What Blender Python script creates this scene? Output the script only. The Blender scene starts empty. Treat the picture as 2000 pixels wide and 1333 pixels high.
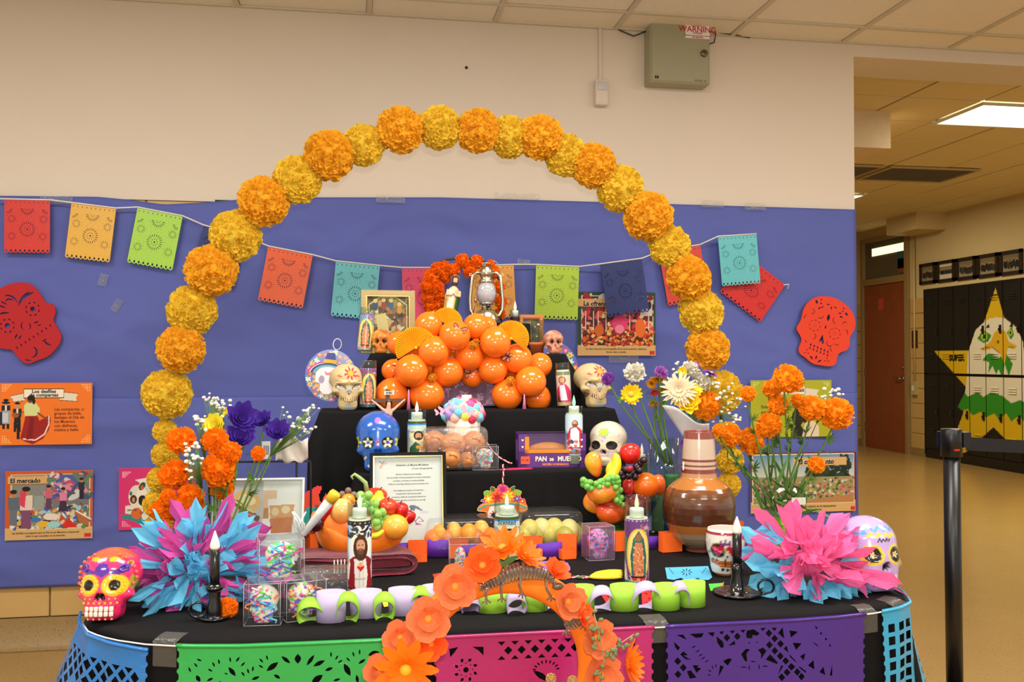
import bpy, bmesh, math, random
import numpy as np
from mathutils import Vector, Matrix, Euler
from math import cos, sin, pi as PI
MT = Matrix.Translation; V3 = Vector; nar = np.array
def LK(nt, a, b): nt.links.new(a, b)
def ND(nt, k): return nt.nodes.new(k)
R = math.radians
rnd = random.Random(7); ru = rnd.uniform
sc = bpy.context.scene
COL = sc.collection
# ------------------------------------------------------------------ camera
F, CX, CY = 1840.0, 1000.0, 666.5            # focal length and centre for the 2000 x 1333 frame
H, YAW, PITCH = 1.30, R(9.5), R(1.04)
cd = bpy.data.cameras.new('camera'); cam = bpy.data.objects.new('camera', cd); COL.objects.link(cam)
cam.location = (0, 0, H); cam.rotation_euler = (R(90) + PITCH, 0, -YAW)
cd.sensor_width = 36; cd.lens = F / 2000 * 36; cd.clip_start = .05; cd.clip_end = 60
sc.camera = cam
CR = Euler((R(90) + PITCH, 0, -YAW)).to_matrix()
# ------------------------------------------------------------------ world, lights, exposure
w = bpy.data.worlds.new('world'); sc.world = w; w.use_nodes = True
w.node_tree.nodes['Background'].inputs[0].default_value = (1.0, .95, .88, 1)
w.node_tree.nodes['Background'].inputs[1].default_value = .85
sc.view_settings.view_transform = 'Standard'; sc.view_settings.look = 'None'
sc.view_settings.gamma = 1; sc.view_settings.use_curve_mapping = False
sc.view_settings.exposure = 0.0
sc.cycles.max_bounces = 7; sc.cycles.transparent_max_bounces = 16; sc.cycles.diffuse_bounces = 3
sc.cycles.glossy_bounces = 3; sc.cycles.transmission_bounces = 4
sc.cycles.caustics_reflective = False; sc.cycles.caustics_refractive = False
sc.cycles.sample_clamp_indirect = 4
def area(name, loc, sx, sy, power, col=(1, .88, .68), rot=(0, 0, 0)):
    l = bpy.data.lights.new(name, 'AREA'); l.shape = 'RECTANGLE'; l.size = sx; l.size_y = sy; l.energy = power; l.color = col
    o = bpy.data.objects.new(name, l); o.location = loc; o.rotation_euler = rot; COL.objects.link(o); return o
CZ, CZ2 = 2.945, 3.15                          # ceilings of the room and of the hall
ROOM_LIGHTS = [(-1.6, 2.2), (.8, 2.2), (3.2, 2.2), (-1.6, -.4), (.8, -.4), (3.2, -.4)]
for x, y in ROOM_LIGHTS: area('ceiling_lamp', (x, y, CZ - .03), 1.15, .55, 53, (1, .97, .94))
area('hall_lamp', (5.08, 6.42, CZ2 - .03), 1.15, .58, 100, (1, .89, .62))
area('hall_lamp', (5.35, 10.17, CZ2 - .03), 1.15, .58, 55, (1, .89, .62))
fl = bpy.data.lights.new('camera_flash', 'AREA'); fl.shape = 'RECTANGLE'; fl.size = .06; fl.size_y = .035; fl.energy = 15; fl.color = (1, .97, .95); fl.spread = R(150)
fo = bpy.data.objects.new('camera_flash', fl); fo.location = (.03, -.02, H + .11); fo.rotation_euler = (R(92), 0, -YAW); COL.objects.link(fo)
# ------------------------------------------------------------------ pixel helpers: rays to real planes
def ray(px, py): return CR @ V3(((px - CX) / F, -(py - CY) / F, -1))
def atY(px, py, Y):
    d = ray(px, py); t = Y / d.y; return V3((d.x * t, Y, H + d.z * t))
def atZ(px, py, Z):
    d = ray(px, py); t = (Z - H) / d.z; return V3((d.x * t, d.y * t, Z))
def atX(px, py, X):
    d = ray(px, py); t = X / d.x; return V3((X, d.y * t, H + d.z * t))
def mpp(p):                                    # metres per pixel at a point
    v = CR.transposed() @ (V3(p) - V3((0, 0, H))); return -v.z / F
# ------------------------------------------------------------------ materials
def to_lin(c): c /= 255; return c / 12.92 if c <= .04045 else ((c + .055) / 1.055) ** 2.4
def lin(c): return (to_lin(c[0]), to_lin(c[1]), to_lin(c[2]), 1)
MATS = {}
def M(name, rgb, rough=.55, metal=0, spec=.4, var=.08, scale=25, bump=0, bscale=None, emit=0, trans=0, sheen=0, coat=0, sub=0, sp=None, thin=0):
    if name in MATS: return MATS[name]
    m = bpy.data.materials.new(name); m.use_nodes = True; nt = m.node_tree; b = nt.nodes['Principled BSDF']
    c = lin(rgb)
    tc = ND(nt, 'ShaderNodeTexCoord'); n = ND(nt, 'ShaderNodeTexNoise'); n.inputs['Scale'].default_value = scale; n.inputs['Detail'].default_value = 4
    LK(nt, tc.outputs['Object'], n.inputs['Vector'])
    mx = ND(nt, 'ShaderNodeMixRGB'); mx.inputs[1].default_value = [v * (1 - var) for v in c[:3]] + [1]; mx.inputs[2].default_value = [min(1, v * (1 + var)) for v in c[:3]] + [1]
    LK(nt, n.outputs['Fac'], mx.inputs[0]); out = mx.outputs[0]
    if sp:                                     # speckle: (rgb, amount, scale)
        n2 = ND(nt, 'ShaderNodeTexNoise'); n2.inputs['Scale'].default_value = sp[2]; n2.inputs['Detail'].default_value = 2
        LK(nt, tc.outputs['Object'], n2.inputs['Vector'])
        rp = ND(nt, 'ShaderNodeValToRGB'); rp.color_ramp.elements[0].position = .5 + .2 * (1 - sp[1]); rp.color_ramp.elements[1].position = .6 + .2 * (1 - sp[1])
        LK(nt, n2.outputs['Fac'], rp.inputs[0])
        m2 = ND(nt, 'ShaderNodeMixRGB'); m2.inputs[2].default_value = lin(sp[0]); LK(nt, rp.outputs[0], m2.inputs[0]); LK(nt, out, m2.inputs[1]); out = m2.outputs[0]
    LK(nt, out, b.inputs['Base Color'])
    b.inputs['Roughness'].default_value = rough; b.inputs['Metallic'].default_value = metal; b.inputs['Specular IOR Level'].default_value = spec
    if trans: b.inputs['Transmission Weight'].default_value = trans
    if sheen: b.inputs['Sheen Weight'].default_value = sheen
    if coat: b.inputs['Coat Weight'].default_value = coat; b.inputs['Coat Roughness'].default_value = .06
    if sub: b.inputs['Subsurface Weight'].default_value = sub; b.inputs['Subsurface Radius'].default_value = (.02, .015, .01)
    if emit: LK(nt, out, b.inputs['Emission Color']); b.inputs['Emission Strength'].default_value = emit
    if thin:                                   # light passes through a thin sheet
        tr = ND(nt, 'ShaderNodeBsdfTranslucent'); LK(nt, out, tr.inputs[0]); mxs = ND(nt, 'ShaderNodeMixShader'); mxs.inputs[0].default_value = thin
        LK(nt, b.outputs[0], mxs.inputs[1]); LK(nt, tr.outputs[0], mxs.inputs[2]); LK(nt, mxs.outputs[0], nt.nodes['Material Output'].inputs[0])
    if bump:
        n3 = ND(nt, 'ShaderNodeTexNoise'); n3.inputs['Scale'].default_value = bscale or scale * 3; n3.inputs['Detail'].default_value = 3
        LK(nt, tc.outputs['Object'], n3.inputs['Vector'])
        bp = ND(nt, 'ShaderNodeBump'); bp.inputs['Strength'].default_value = bump; bp.inputs['Distance'].default_value = .01
        LK(nt, n3.outputs['Fac'], bp.inputs['Height']); LK(nt, bp.outputs[0], b.inputs['Normal'])
    MATS[name] = m; return m
def MV(name, rough=.5, spec=.4, coat=0, bump=0, bscale=60, metal=0):    # colour carried by the mesh: print and paint
    if name in MATS: return MATS[name]
    m = bpy.data.materials.new(name); m.use_nodes = True; nt = m.node_tree; b = nt.nodes['Principled BSDF']
    a = ND(nt, 'ShaderNodeVertexColor'); a.layer_name = 'Col'; LK(nt, a.outputs[0], b.inputs['Base Color'])
    b.inputs['Roughness'].default_value = rough; b.inputs['Specular IOR Level'].default_value = spec; b.inputs['Metallic'].default_value = metal
    if coat: b.inputs['Coat Weight'].default_value = coat; b.inputs['Coat Roughness'].default_value = .05
    if bump:
        tc = ND(nt, 'ShaderNodeTexCoord'); n3 = ND(nt, 'ShaderNodeTexNoise'); n3.inputs['Scale'].default_value = bscale
        LK(nt, tc.outputs['Object'], n3.inputs['Vector']); bp = ND(nt, 'ShaderNodeBump'); bp.inputs['Strength'].default_value = bump; bp.inputs['Distance'].default_value = .01
        LK(nt, n3.outputs['Fac'], bp.inputs['Height']); LK(nt, bp.outputs[0], b.inputs['Normal'])
    MATS[name] = m; return m
def MGL(name, tint=(245, 250, 248), rough=.03, refl=1.0, body=0, bump=0):   # thin clear sheet: glass, cellophane, plastic
    if name in MATS: return MATS[name]
    m = bpy.data.materials.new(name); m.use_nodes = True; nt = m.node_tree; nt.nodes.clear()
    o = ND(nt, 'ShaderNodeOutputMaterial'); t = ND(nt, 'ShaderNodeBsdfTransparent'); t.inputs[0].default_value = lin(tint)
    g = ND(nt, 'ShaderNodeBsdfGlossy'); g.inputs['Roughness'].default_value = rough
    f = ND(nt, 'ShaderNodeLayerWeight'); f.inputs[0].default_value = .5
    pw = ND(nt, 'ShaderNodeMath'); pw.operation = 'POWER'; pw.inputs[1].default_value = 3.5; LK(nt, f.outputs['Facing'], pw.inputs[0])
    mu = ND(nt, 'ShaderNodeMath'); mu.operation = 'MULTIPLY_ADD'; mu.inputs[1].default_value = .55 * refl; mu.inputs[2].default_value = .035 * refl; LK(nt, pw.outputs[0], mu.inputs[0])
    src = t.outputs[0]
    if body:
        d = ND(nt, 'ShaderNodeBsdfDiffuse'); d.inputs[0].default_value = lin(tint); ms = ND(nt, 'ShaderNodeMixShader'); ms.inputs[0].default_value = body
        LK(nt, src, ms.inputs[1]); LK(nt, d.outputs[0], ms.inputs[2]); src = ms.outputs[0]
    x = ND(nt, 'ShaderNodeMixShader'); LK(nt, mu.outputs[0], x.inputs[0]); LK(nt, src, x.inputs[1]); LK(nt, g.outputs[0], x.inputs[2])
    if bump:
        tc = ND(nt, 'ShaderNodeTexCoord'); n3 = ND(nt, 'ShaderNodeTexNoise'); n3.inputs['Scale'].default_value = 55
        LK(nt, tc.outputs['Object'], n3.inputs['Vector']); bp = ND(nt, 'ShaderNodeBump'); bp.inputs['Strength'].default_value = bump; bp.inputs['Distance'].default_value = .02
        LK(nt, n3.outputs['Fac'], bp.inputs['Height']); LK(nt, bp.outputs[0], g.inputs['Normal']); LK(nt, bp.outputs[0], f.inputs['Normal'])
    LK(nt, x.outputs[0], o.inputs[0]); MATS[name] = m; return m
# ------------------------------------------------------------------ objects
def tag(o, label=None, cat=None, group=None, kind=None):
    if label: o['label'] = label
    if cat: o['category'] = cat
    if group: o['group'] = group
    if kind: o['kind'] = kind
    return o
def thing(name, label, cat, loc=(0, 0, 0), rot=(0, 0, 0), group=None, scale=None):
    o = bpy.data.objects.new(name, None); o.empty_display_size = .03; COL.objects.link(o); o.location = loc; o.rotation_euler = rot
    if scale: o.scale = (scale,) * 3
    return tag(o, label, cat, group)
class G:                                        # gathers geometry for ONE mesh object
    def __init__(s): s.V = []; s.Fc = []; s.C = []; s.n = 0
    def add(s, vf, m=None, col=None):
        v, f = vf[0], vf[1]; v = np.asarray(v, float)
        if m is not None: a = nar(m); v = v @ a[:3, :3].T + a[:3, 3]
        s.V.append(v); n = s.n
        s.Fc.extend([tuple(i + n for i in q) for q in f]); s.n += len(v)
        if len(vf) > 2: s.C.append(np.asarray(vf[2], float))
        elif col is not None: s.C.append(np.tile(nar(lin(col)[:3]), (len(v), 1)))
        return s
    def vf(s): return (np.vstack(s.V), s.Fc, np.vstack(s.C)) if s.C else (np.vstack(s.V), s.Fc)
    def obj(s, name, mat, parent=None, smooth=True, loc=None): return mo(name, s.vf(), mat, parent, smooth, loc)
def md_(name, vf, mat, smooth=True):
    me = bpy.data.meshes.new(name); v = np.asarray(vf[0], float)
    me.from_pydata([tuple(q) for q in v.tolist()], [], [tuple(q) for q in vf[1]])
    if smooth: me.polygons.foreach_set('use_smooth', [True] * len(me.polygons))
    if len(vf) > 2:
        a = me.color_attributes.new('Col', 'FLOAT_COLOR', 'POINT'); c = np.ones((len(v), 4)); c[:, :3] = vf[2]; a.data.foreach_set('color', c.ravel())
    if mat: me.materials.append(mat)
    me.update(); return me
def mo(name, vf, mat, parent=None, smooth=True, loc=None):
    return link(name, md_(name, vf, mat, smooth), parent, loc)
def link(name, me, parent=None, loc=None, rot=None, scale=None, mat=None, m=None):
    o = bpy.data.objects.new(name, me); COL.objects.link(o)
    if parent: o.parent = parent
    if m is not None: o.matrix_local = m
    if loc is not None: o.location = loc
    if rot is not None: o.rotation_euler = rot
    if scale is not None: o.scale = scale if hasattr(scale, '__len__') else (scale,) * 3
    if mat: o.material_slots[0].link = 'OBJECT'; o.material_slots[0].material = mat
    return o
def struct(name, vf, mat, parent=None, smooth=False):
    o = mo(name, vf, mat, parent, smooth)
    if not parent: o['kind'] = 'structure'
    return o
def T(x=0, y=0, z=0): return MT((x, y, z))
def RX(a): return Matrix.Rotation(a, 4, 'X')
def RY(a): return Matrix.Rotation(a, 4, 'Y')
def RZ(a): return Matrix.Rotation(a, 4, 'Z')
def S(x, y=None, z=None): return Matrix.Diagonal((x, x if y is None else y, x if z is None else z, 1))
def aim(d):                                     # rotation taking +Z to d
    return V3((0, 0, 1)).rotation_difference(V3(d).normalized()).to_matrix().to_4x4()
# ------------------------------------------------------------------ shapes: (verts, faces)
def box(x0, y0, z0, x1, y1, z1):
    v = [(x0, y0, z0), (x1, y0, z0), (x1, y1, z0), (x0, y1, z0), (x0, y0, z1), (x1, y0, z1), (x1, y1, z1), (x0, y1, z1)]
    return v, [(0, 3, 2, 1), (4, 5, 6, 7), (0, 1, 5, 4), (1, 2, 6, 5), (2, 3, 7, 6), (3, 0, 4, 7)]
def bbox(sx, sy, sz, b=.004, seg=2):            # bevelled box, base at z=0
    bm = bmesh.new(); bmesh.ops.create_cube(bm, size=1); bmesh.ops.scale(bm, vec=(sx, sy, sz), verts=bm.verts); bmesh.ops.translate(bm, vec=(0, 0, sz / 2), verts=bm.verts)
    bmesh.ops.bevel(bm, geom=bm.edges[:], offset=b, segments=seg, affect='EDGES', profile=.6); return bm_vf(bm)
def bm_vf(bm):
    bm.verts.index_update(); r = ([v.co[:] for v in bm.verts], [[v.index for v in f.verts] for f in bm.faces]); bm.free(); return r
def lathe(prof, n=24, cap=True):
    v = []; f = []; k = len(prof)
    for r_, z in prof:
        for i in range(n): a = 2 * PI * i / n; v.append((r_ * cos(a), r_ * sin(a), z))
    for j in range(k - 1):
        for i in range(n): i2 = (i + 1) % n; f.append((j * n + i, j * n + i2, (j + 1) * n + i2, (j + 1) * n + i))
    if cap:
        f.append(tuple(range(n - 1, -1, -1))); f.append(tuple(range((k - 1) * n, k * n)))
    return v, f
def tube(pts, r, n=8, cap=True, closed=False):
    pts = [V3(p) for p in pts]; k = len(pts); v = []; f = []; up = None
    for j, p in enumerate(pts):
        a = pts[(j - 1) % k] if closed or j > 0 else p; b = pts[(j + 1) % k] if closed or j < k - 1 else p
        t = (b - a).normalized()
        if up is None: up = V3((0, 0, 1)) if abs(t.z) < .9 else V3((1, 0, 0))
        x = t.cross(up); x.normalize(); y = x.cross(t); up = y
        rr = r(j / (k - 1)) if callable(r) else r
        for i in range(n): q = 2 * PI * i / n; v.append(tuple(p + rr * (cos(q) * x + sin(q) * y)))
    for j in range(k if closed else k - 1):
        j2 = (j + 1) % k
        for i in range(n): i2 = (i + 1) % n; f.append((j * n + i, j * n + i2, j2 * n + i2, j2 * n + i))
    if cap and not closed: f.append(tuple(range(n - 1, -1, -1))); f.append(tuple(range((k - 1) * n, k * n)))
    return v, f
_ico = {}
def ico(sub=3):
    if sub not in _ico:
        bm = bmesh.new(); bmesh.ops.create_icosphere(bm, subdivisions=sub, radius=1); v, f = bm_vf(bm); _ico[sub] = (nar(v), f)
    return _ico[sub]
def ell(rx, ry, rz, sub=3):
    v, f = ico(sub); return v * nar([rx, ry, rz]), f
def grid(nx, ny, fn):                           # fn(u, v) -> xyz
    v = [fn(i / nx, j / ny) for j in range(ny + 1) for i in range(nx + 1)]
    return v, [(j * (nx + 1) + i, j * (nx + 1) + i + 1, (j + 1) * (nx + 1) + i + 1, (j + 1) * (nx + 1) + i) for j in range(ny) for i in range(nx)]
def curve_vf(cu):
    o = bpy.data.objects.new('t', cu); me = o.to_mesh(); v = [x.co[:] for x in me.vertices]; f = [tuple(p.vertices) for p in me.polygons]
    o.to_mesh_clear(); bpy.data.objects.remove(o); bpy.data.curves.remove(cu); return v, f
def cut(polys, th=.0008):                       # outline + holes -> cut sheet in XY, thickness th
    cu = bpy.data.curves.new('c', 'CURVE'); cu.dimensions = '2D'; cu.fill_mode = 'BOTH'; cu.extrude = th / 2
    for p in polys:
        sp = cu.splines.new('POLY'); sp.points.add(len(p) - 1)
        for i, q in enumerate(p): sp.points[i].co = (q[0], q[1], 0, 1)
        sp.use_cyclic_u = True
    return curve_vf(cu)
def text(s, size, align='LEFT', bold=0, ext=.0003, shear=0, sx=1):
    cu = bpy.data.curves.new('t', 'FONT'); cu.body = s; cu.size = size; cu.align_x = align; cu.align_y = 'CENTER'; cu.offset = bold; cu.extrude = ext; cu.shear = shear; cu.resolution_u = 2
    v, f = curve_vf(cu); return [(a * sx, b, c) for a, b, c in v], f
UP = RX(R(90))                                  # XY sheet -> stands in XZ, facing -Y
def circ(cx, cy, r, n=10, ry=None, ph=0): return [(cx + r * cos(2 * PI * i / n + ph), cy + (ry or r) * sin(2 * PI * i / n + ph)) for i in range(n)]
def leafp(cx, cy, l, w_, a, n=3):               # slit with two points, for cut paper
    ca, sa = cos(a), sin(a); pts = [(-l / 2, 0)] + [(-l / 2 + l * i / (n + 1), w_ / 2 * sin(PI * i / (n + 1))) for i in range(1, n + 1)] + [(l / 2, 0)] + [(l / 2 - l * i / (n + 1), -w_ / 2 * sin(PI * i / (n + 1))) for i in range(1, n + 1)]
    return [(cx + x * ca - y * sa, cy + x * sa + y * ca) for x, y in pts]
# ------------------------------------------------------------------ flat paint on vertices
class Paint:
    def __init__(s, X, Y, bg=(255, 255, 255), mask=None):
        s.X = np.asarray(X, float); s.Y = np.asarray(Y, float); s.C = np.tile(nar(lin(bg)[:3]), (len(s.X), 1)); s.m = np.ones(len(s.X), bool) if mask is None else mask
    def put(s, k, c, a=1): k = k & s.m; s.C[k] = s.C[k] * (1 - a) + nar(lin(c)[:3]) * a; return s
    def rect(s, x0, y0, x1, y1, c, a=1): return s.put((s.X >= x0) & (s.X <= x1) & (s.Y >= y0) & (s.Y <= y1), c, a)
    def ell(s, cx, cy, rx, ry, c, a=1, rot=0):
        dx, dy = s.X - cx, s.Y - cy; q = R(rot); x = dx * cos(q) + dy * sin(q); y = -dx * sin(q) + dy * cos(q)
        return s.put((x / rx) ** 2 + (y / ry) ** 2 <= 1, c, a)
    def ring(s, cx, cy, r0, r1, c, a=1): d = np.hypot(s.X - cx, s.Y - cy); return s.put((d >= r0) & (d <= r1), c, a)
    def poly(s, pts, c, a=1):
        k = np.zeros(len(s.X), bool); n = len(pts)
        for i in range(n):
            x0, y0 = pts[i]; x1, y1 = pts[(i + 1) % n]
            if y0 == y1: continue
            k ^= ((y0 > s.Y) != (y1 > s.Y)) & (s.X < (x1 - x0) * (s.Y - y0) / (y1 - y0) + x0)
        return s.put(k, c, a)
    def line(s, pts, w_, c, a=1):
        k = np.zeros(len(s.X), bool)
        for (x0, y0), (x1, y1) in zip(pts, pts[1:]):
            dx, dy = x1 - x0, y1 - y0; t = np.clip(((s.X - x0) * dx + (s.Y - y0) * dy) / (dx * dx + dy * dy + 1e-9), 0, 1)
            k |= np.hypot(s.X - x0 - t * dx, s.Y - y0 - t * dy) <= w_ / 2
        return s.put(k, c, a)
    def flower(s, cx, cy, r, n, c, mid, ph=0, mr=.35):
        dx, dy = s.X - cx, s.Y - cy; d = np.hypot(dx, dy); a = np.arctan2(dy, dx)
        s.put(d <= r * (.72 + .28 * np.cos(n * (a - ph))), c); return s.put(d <= r * mr, mid)
    def grad(s, c0, c1, y0, y1, k=None):
        t = np.clip((s.Y - y0) / (y1 - y0), 0, 1)[:, None]; q = nar(lin(c0)[:3]) * (1 - t) + nar(lin(c1)[:3]) * t
        k = s.m if k is None else k & s.m; s.C[k] = q[k]; return s
    def dabs(s, x0, y0, x1, y1, n, r, cols, seed=1, el=1.0):
        g = random.Random(seed)
        for i in range(n): s.ell(g.uniform(x0, x1), g.uniform(y0, y1), r * g.uniform(.5, 1.3), r * el * g.uniform(.5, 1.3), g.choice(cols), 1, g.uniform(0, 180))
        return s
class Cv(Paint):                                # a sheet painted in its own pixel frame (y down)
    def __init__(s, x0, y0, x1, y1, nx, ny, bg=(255, 255, 255)):
        s.b = (x0, y0, x1, y1); s.nx, s.ny = nx, ny
        gx, gy = np.meshgrid(np.linspace(x0, x1, nx + 1), np.linspace(y1, y0, ny + 1)); Paint.__init__(s, gx.ravel(), gy.ravel(), bg)
    def faces(s): n = s.nx + 1; return [(j * n + i, j * n + i + 1, (j + 1) * n + i + 1, (j + 1) * n + i) for j in range(s.ny) for i in range(s.nx)]
    def flat(s, w_, h_, y=0):                   # standing sheet, base centre at the origin, facing -Y
        x0, y0, x1, y1 = s.b; u = (s.X - x0) / (x1 - x0) - .5; v = (y1 - s.Y) / (y1 - y0)
        return np.stack([u * w_, np.full_like(u, y), v * h_], 1), s.faces(), s.C
    def roll(s, r_, z0, z1, a0, a1):            # wrapped on a cylinder; angle 0 faces -Y, positive to the right
        x0, y0, x1, y1 = s.b; u = (s.X - x0) / (x1 - x0); v = (y1 - s.Y) / (y1 - y0); a = a0 + (a1 - a0) * u
        return np.stack([r_ * np.sin(a), -r_ * np.cos(a), z0 + (z1 - z0) * v], 1), s.faces(), s.C
PRINT = MV('matt print', .55, .3); GLOSSP = MV('glossy print', .25, .5); PAINTG = MV('glazed paint', .18, .5, coat=.6); PAINTM = MV('matt paint', .6, .3)
GLASS = MGL('clear glass', (240, 247, 243)); CLEAR = MGL('clear plastic', (246, 248, 250), .06, .9, .02); CELLO = MGL('crinkled cellophane', (246, 248, 250), .08, 1.6, .05, .9); TAPE = MGL('clear tape', (235, 235, 230), .2, .8, .1, .3)
# ------------------------------------------------------------------ room: back wall, ceiling, floor
WY = 4.54; WX0, WX1 = -3.6, atY(1667, 82, WY).x; WT = .33
cream = M('cream wall paint', (218, 204, 184), .6, var=.03, scale=2, bump=.04, bscale=90)
blockm = M('yellow glazed block', (196, 160, 98), .35, var=.06, scale=9)
jointm = M('block mortar', (120, 100, 66), .8)
cove = M('terrazzo base', (150, 122, 74), .4, var=.12, scale=60, sp=((92, 72, 40), .5, 220))
floorm = M('terrazzo floor', (172, 138, 82), .22, var=.07, scale=3, sp=((108, 82, 46), .45, 130))
BLK = atY(0, 383, WY).z; BZ = .135               # top of the block dado, top of the terrazzo base
wall = struct('wall_back', G().add(box(WX0, WY, BLK, WX1, WY + WT, CZ + .3)).add(box(WX0, WY + .012, 0, WX1, WY + WT - .012, BLK)).vf(), cream)
wall.data.materials.append(jointm)
for p in wall.data.polygons:
    if p.center.z < BLK - .01: p.material_index = 1
def blk_mesh(wd, hh, dd=.02): return md_('block', bbox(wd, dd, hh, .004, 1), blockm, False)
b1 = blk_mesh(.394, .194)
bx0 = atY(97, 1170, WY).x - 4 * .4
nrow = int((BLK - BZ) / .2)
for j in (0, nrow - 1):                           # the courses the paper leaves bare at its foot and along its top
    for i in range(14):
        if bx0 + .4 + i * .4 + (.2 if j % 2 else 0) > WX1: continue
        link('block', b1, wall, (bx0 + .2 + i * .4 + (.2 if j % 2 else 0), WY + .01, BZ + .003 + j * .2 + (.0 if j == 0 else BLK - BZ - nrow * .2)))
for k in range(3): link('block', b1, wall, (WX1 - .01, WY + .2, BZ + .003 + k * .2), (0, 0, R(90)), (.7, 1, 1))
base = struct('baseboard_back', grid(1, 8, lambda u, v: (WX0 + u * (WX1 - WX0 + .02), WY - .004 - .05 * (1 - sin(v * PI / 2)), .002 + BZ * v ** 1.5)), cove, smooth=True)
fl_ = struct('floor', box(-5, -4, -.1, 9.5, 16, 0), floorm)
# ceiling of the room: tiles laid in a grid of tees
tilem = M('ceiling tile', (236, 228, 210), .85, var=.04, scale=30, bump=.25, bscale=160)
teem = M('white tee bar', (206, 196, 172), .5)
ceil = struct('ceiling', box(-5, -3.5, CZ + .03, WX1 + 6.5, WY + WT + .05, CZ + .06), teem)
tx0 = atY(721, 18, WY).x; ty = [WY - .235 - .61 * k for k in range(13)]
tl = md_('ceiling_tile', bbox(.588, .588, .014, .004, 1), tilem, False)
cols_ = [tx0 + .61 * (i + .5) for i in range(-6, 10)]
for i, x in enumerate(cols_):
    for j in range(-1, 3):
        y = ty[0] - .61 * j - .305 if j >= 0 else WY - .1175
        if x > 6.9: continue
        link('ceiling_tile', tl, ceil, (x, y, CZ + .004 + ru(0, .003)), None, (1, 1 if j >= 0 else .36, 1))
g = G()
for x in [c + .305 for c in cols_]: g.add(box(x - .012, ty[3], CZ - .002, x + .012, WY, CZ + .006))
for y in ty[:4]: g.add(box(tx0 - 4, y - .012, CZ - .0022, 7, y + .012, CZ + .006))
g.add(box(tx0 - 4, WY - .02, CZ - .0024, 7, WY, CZ + .006)); g.obj('tee_grid', teem, ceil, False)
tl2 = md_('ceiling_tile', bbox(4.6 * .61, 2.42, .014, .004, 1), tilem, False)
for i in range(5): link('ceiling_tile', tl2, ceil, (-3.4 + i * 2.83, -.0, CZ + .005), None, (1, 2.2, 1))
difm = M('lamp diffuser', (255, 250, 235), .5, emit=2.2)
frm = M('white lamp frame', (225, 220, 205), .4)
def panel(x, y, z, label):
    t = thing('ceiling_light', label, 'ceiling light', (x, y, z))
    G().add(box(-.59, -.285, -.012, .59, .285, -.006)).obj('diffuser', difm, t, False)
    f_ = G()
    for q in ((-.61, -.305, .61, -.28), (-.61, .28, .61, .305), (-.61, -.28, -.585, .28), (.585, -.28, .61, .28)): f_.add(box(q[0], q[1], -.016, q[2], q[3], 0))
    f_.obj('frame', frm, t, False); return t
# ------------------------------------------------------------------ hall beyond the wall's end
HX = 7.41
bm_ = struct('trim_1', box(WX1, WY, CZ - .066, 8, WY + WT, CZ + .3), cream)
yel = M('hall wall paint', (208, 186, 138), .6, var=.03, scale=2)
tile2 = M('hall ceiling tile', (224, 206, 160), .85, var=.05, scale=25, bump=.2, bscale=150)
hceil = struct('ceiling_hall', box(WX1 - 2.5, WY + WT, CZ2 + .03, HX, 15, CZ2 + .06), M('hall tee bar', (176, 160, 118), .5))
hx0, hy0 = 4.47, 6.115
LT = [(4.47, 5.69, 6.12, 6.73), (4.74, 5.96, 9.87, 10.48)]
tl3 = md_('ceiling_tile', bbox(.592, .592, .014, .003, 1), tile2, False)
for i in range(-4, 6):
    for j in range(-2, 11):
        x, y = hx0 + .61 * (i + .5), hy0 + .61 * (j + .5)
        if x > HX - .1 or y > 12.6 or x < WX1 - 1 or (j == 0 and i in (0, 1)) or (j == 6 and i in (0, 1)) or (y < WY + WT + .3): continue
        link('ceiling_tile', tl3, hceil, (x, y, CZ2 + .004 + ru(0, .003)))
panel(hx0 + .61, hy0 + .305, CZ2, 'bright white ceiling light panel nearest in the hall')
panel(hx0 + .61, hy0 + 6.5 * .61, CZ2, 'small bright ceiling light panel far down the hall beside the wall corner')
ventm = M('grey vent louvre', (206, 192, 160), .6)
for k in range(2):
    p = [atZ(x, y, CZ2) for x, y in ((1713, 348), (1767, 326), (1874, 332), (1810, 352))]
    c = (p[0] + p[1] + p[2] + p[3]) / 4
    v = thing('ceiling_vent', ('grey return air grille in hall ceiling, the fully visible one', 'grey return air grille in hall ceiling, cut off by wall corner')[k], 'vent', (c.x - k * 1.02, c.y, CZ2 - .002))
    G().add(box(-.45, -.3, -.004, .45, .3, 0)).obj('backing', M('vent dark', (150, 136, 110), .8), v, False)
    sl = md_('slat', [(x, y, z) for x, y, z in ((-.44, -.008, -.014), (.44, -.008, -.014), (.44, .008, -.004), (-.44, .008, -.004))] and ([(-.44, -.008, -.014), (.44, -.008, -.014), (.44, .008, -.004), (-.44, .008, -.004)], [(0, 1, 2, 3)]), ventm, False)
    for q in range(20): link('slat', sl, v, (0, -.285 + q * .03, 0))
    f_ = G()
    for q in ((-.48, -.33, .48, -.3), (-.48, .3, .48, .33), (-.48, -.3, -.45, .3), (.45, -.3, .48, .3)): f_.add(box(q[0], q[1], -.016, q[2], q[3], 0))
    f_.obj('frame', M('vent frame', (188, 170, 128), .5), v, False)
struct('trim_2', box(2.4, 6.5, 2.88, 3.98, 9.2, CZ2 + .02), M('hall soffit', (226, 206, 172), .6))
struct('trim_3', box(7.0, 10.87, 2.935, HX + .02, 11.55, CZ2 + .02), yel)
DZ = [atX(1692, y, HX) for y in (560, 887)]
yA, yB = atX(1773, 700, HX).y, atX(1692, 700, HX).y
LY1 = atX(1808, 700, HX).y; LT_ = atX(1808, 566, HX).z
hw = struct('wall_right', box(HX, LY1 + .004, 0, HX + .4, 15, CZ2 + .1), yel)
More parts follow.
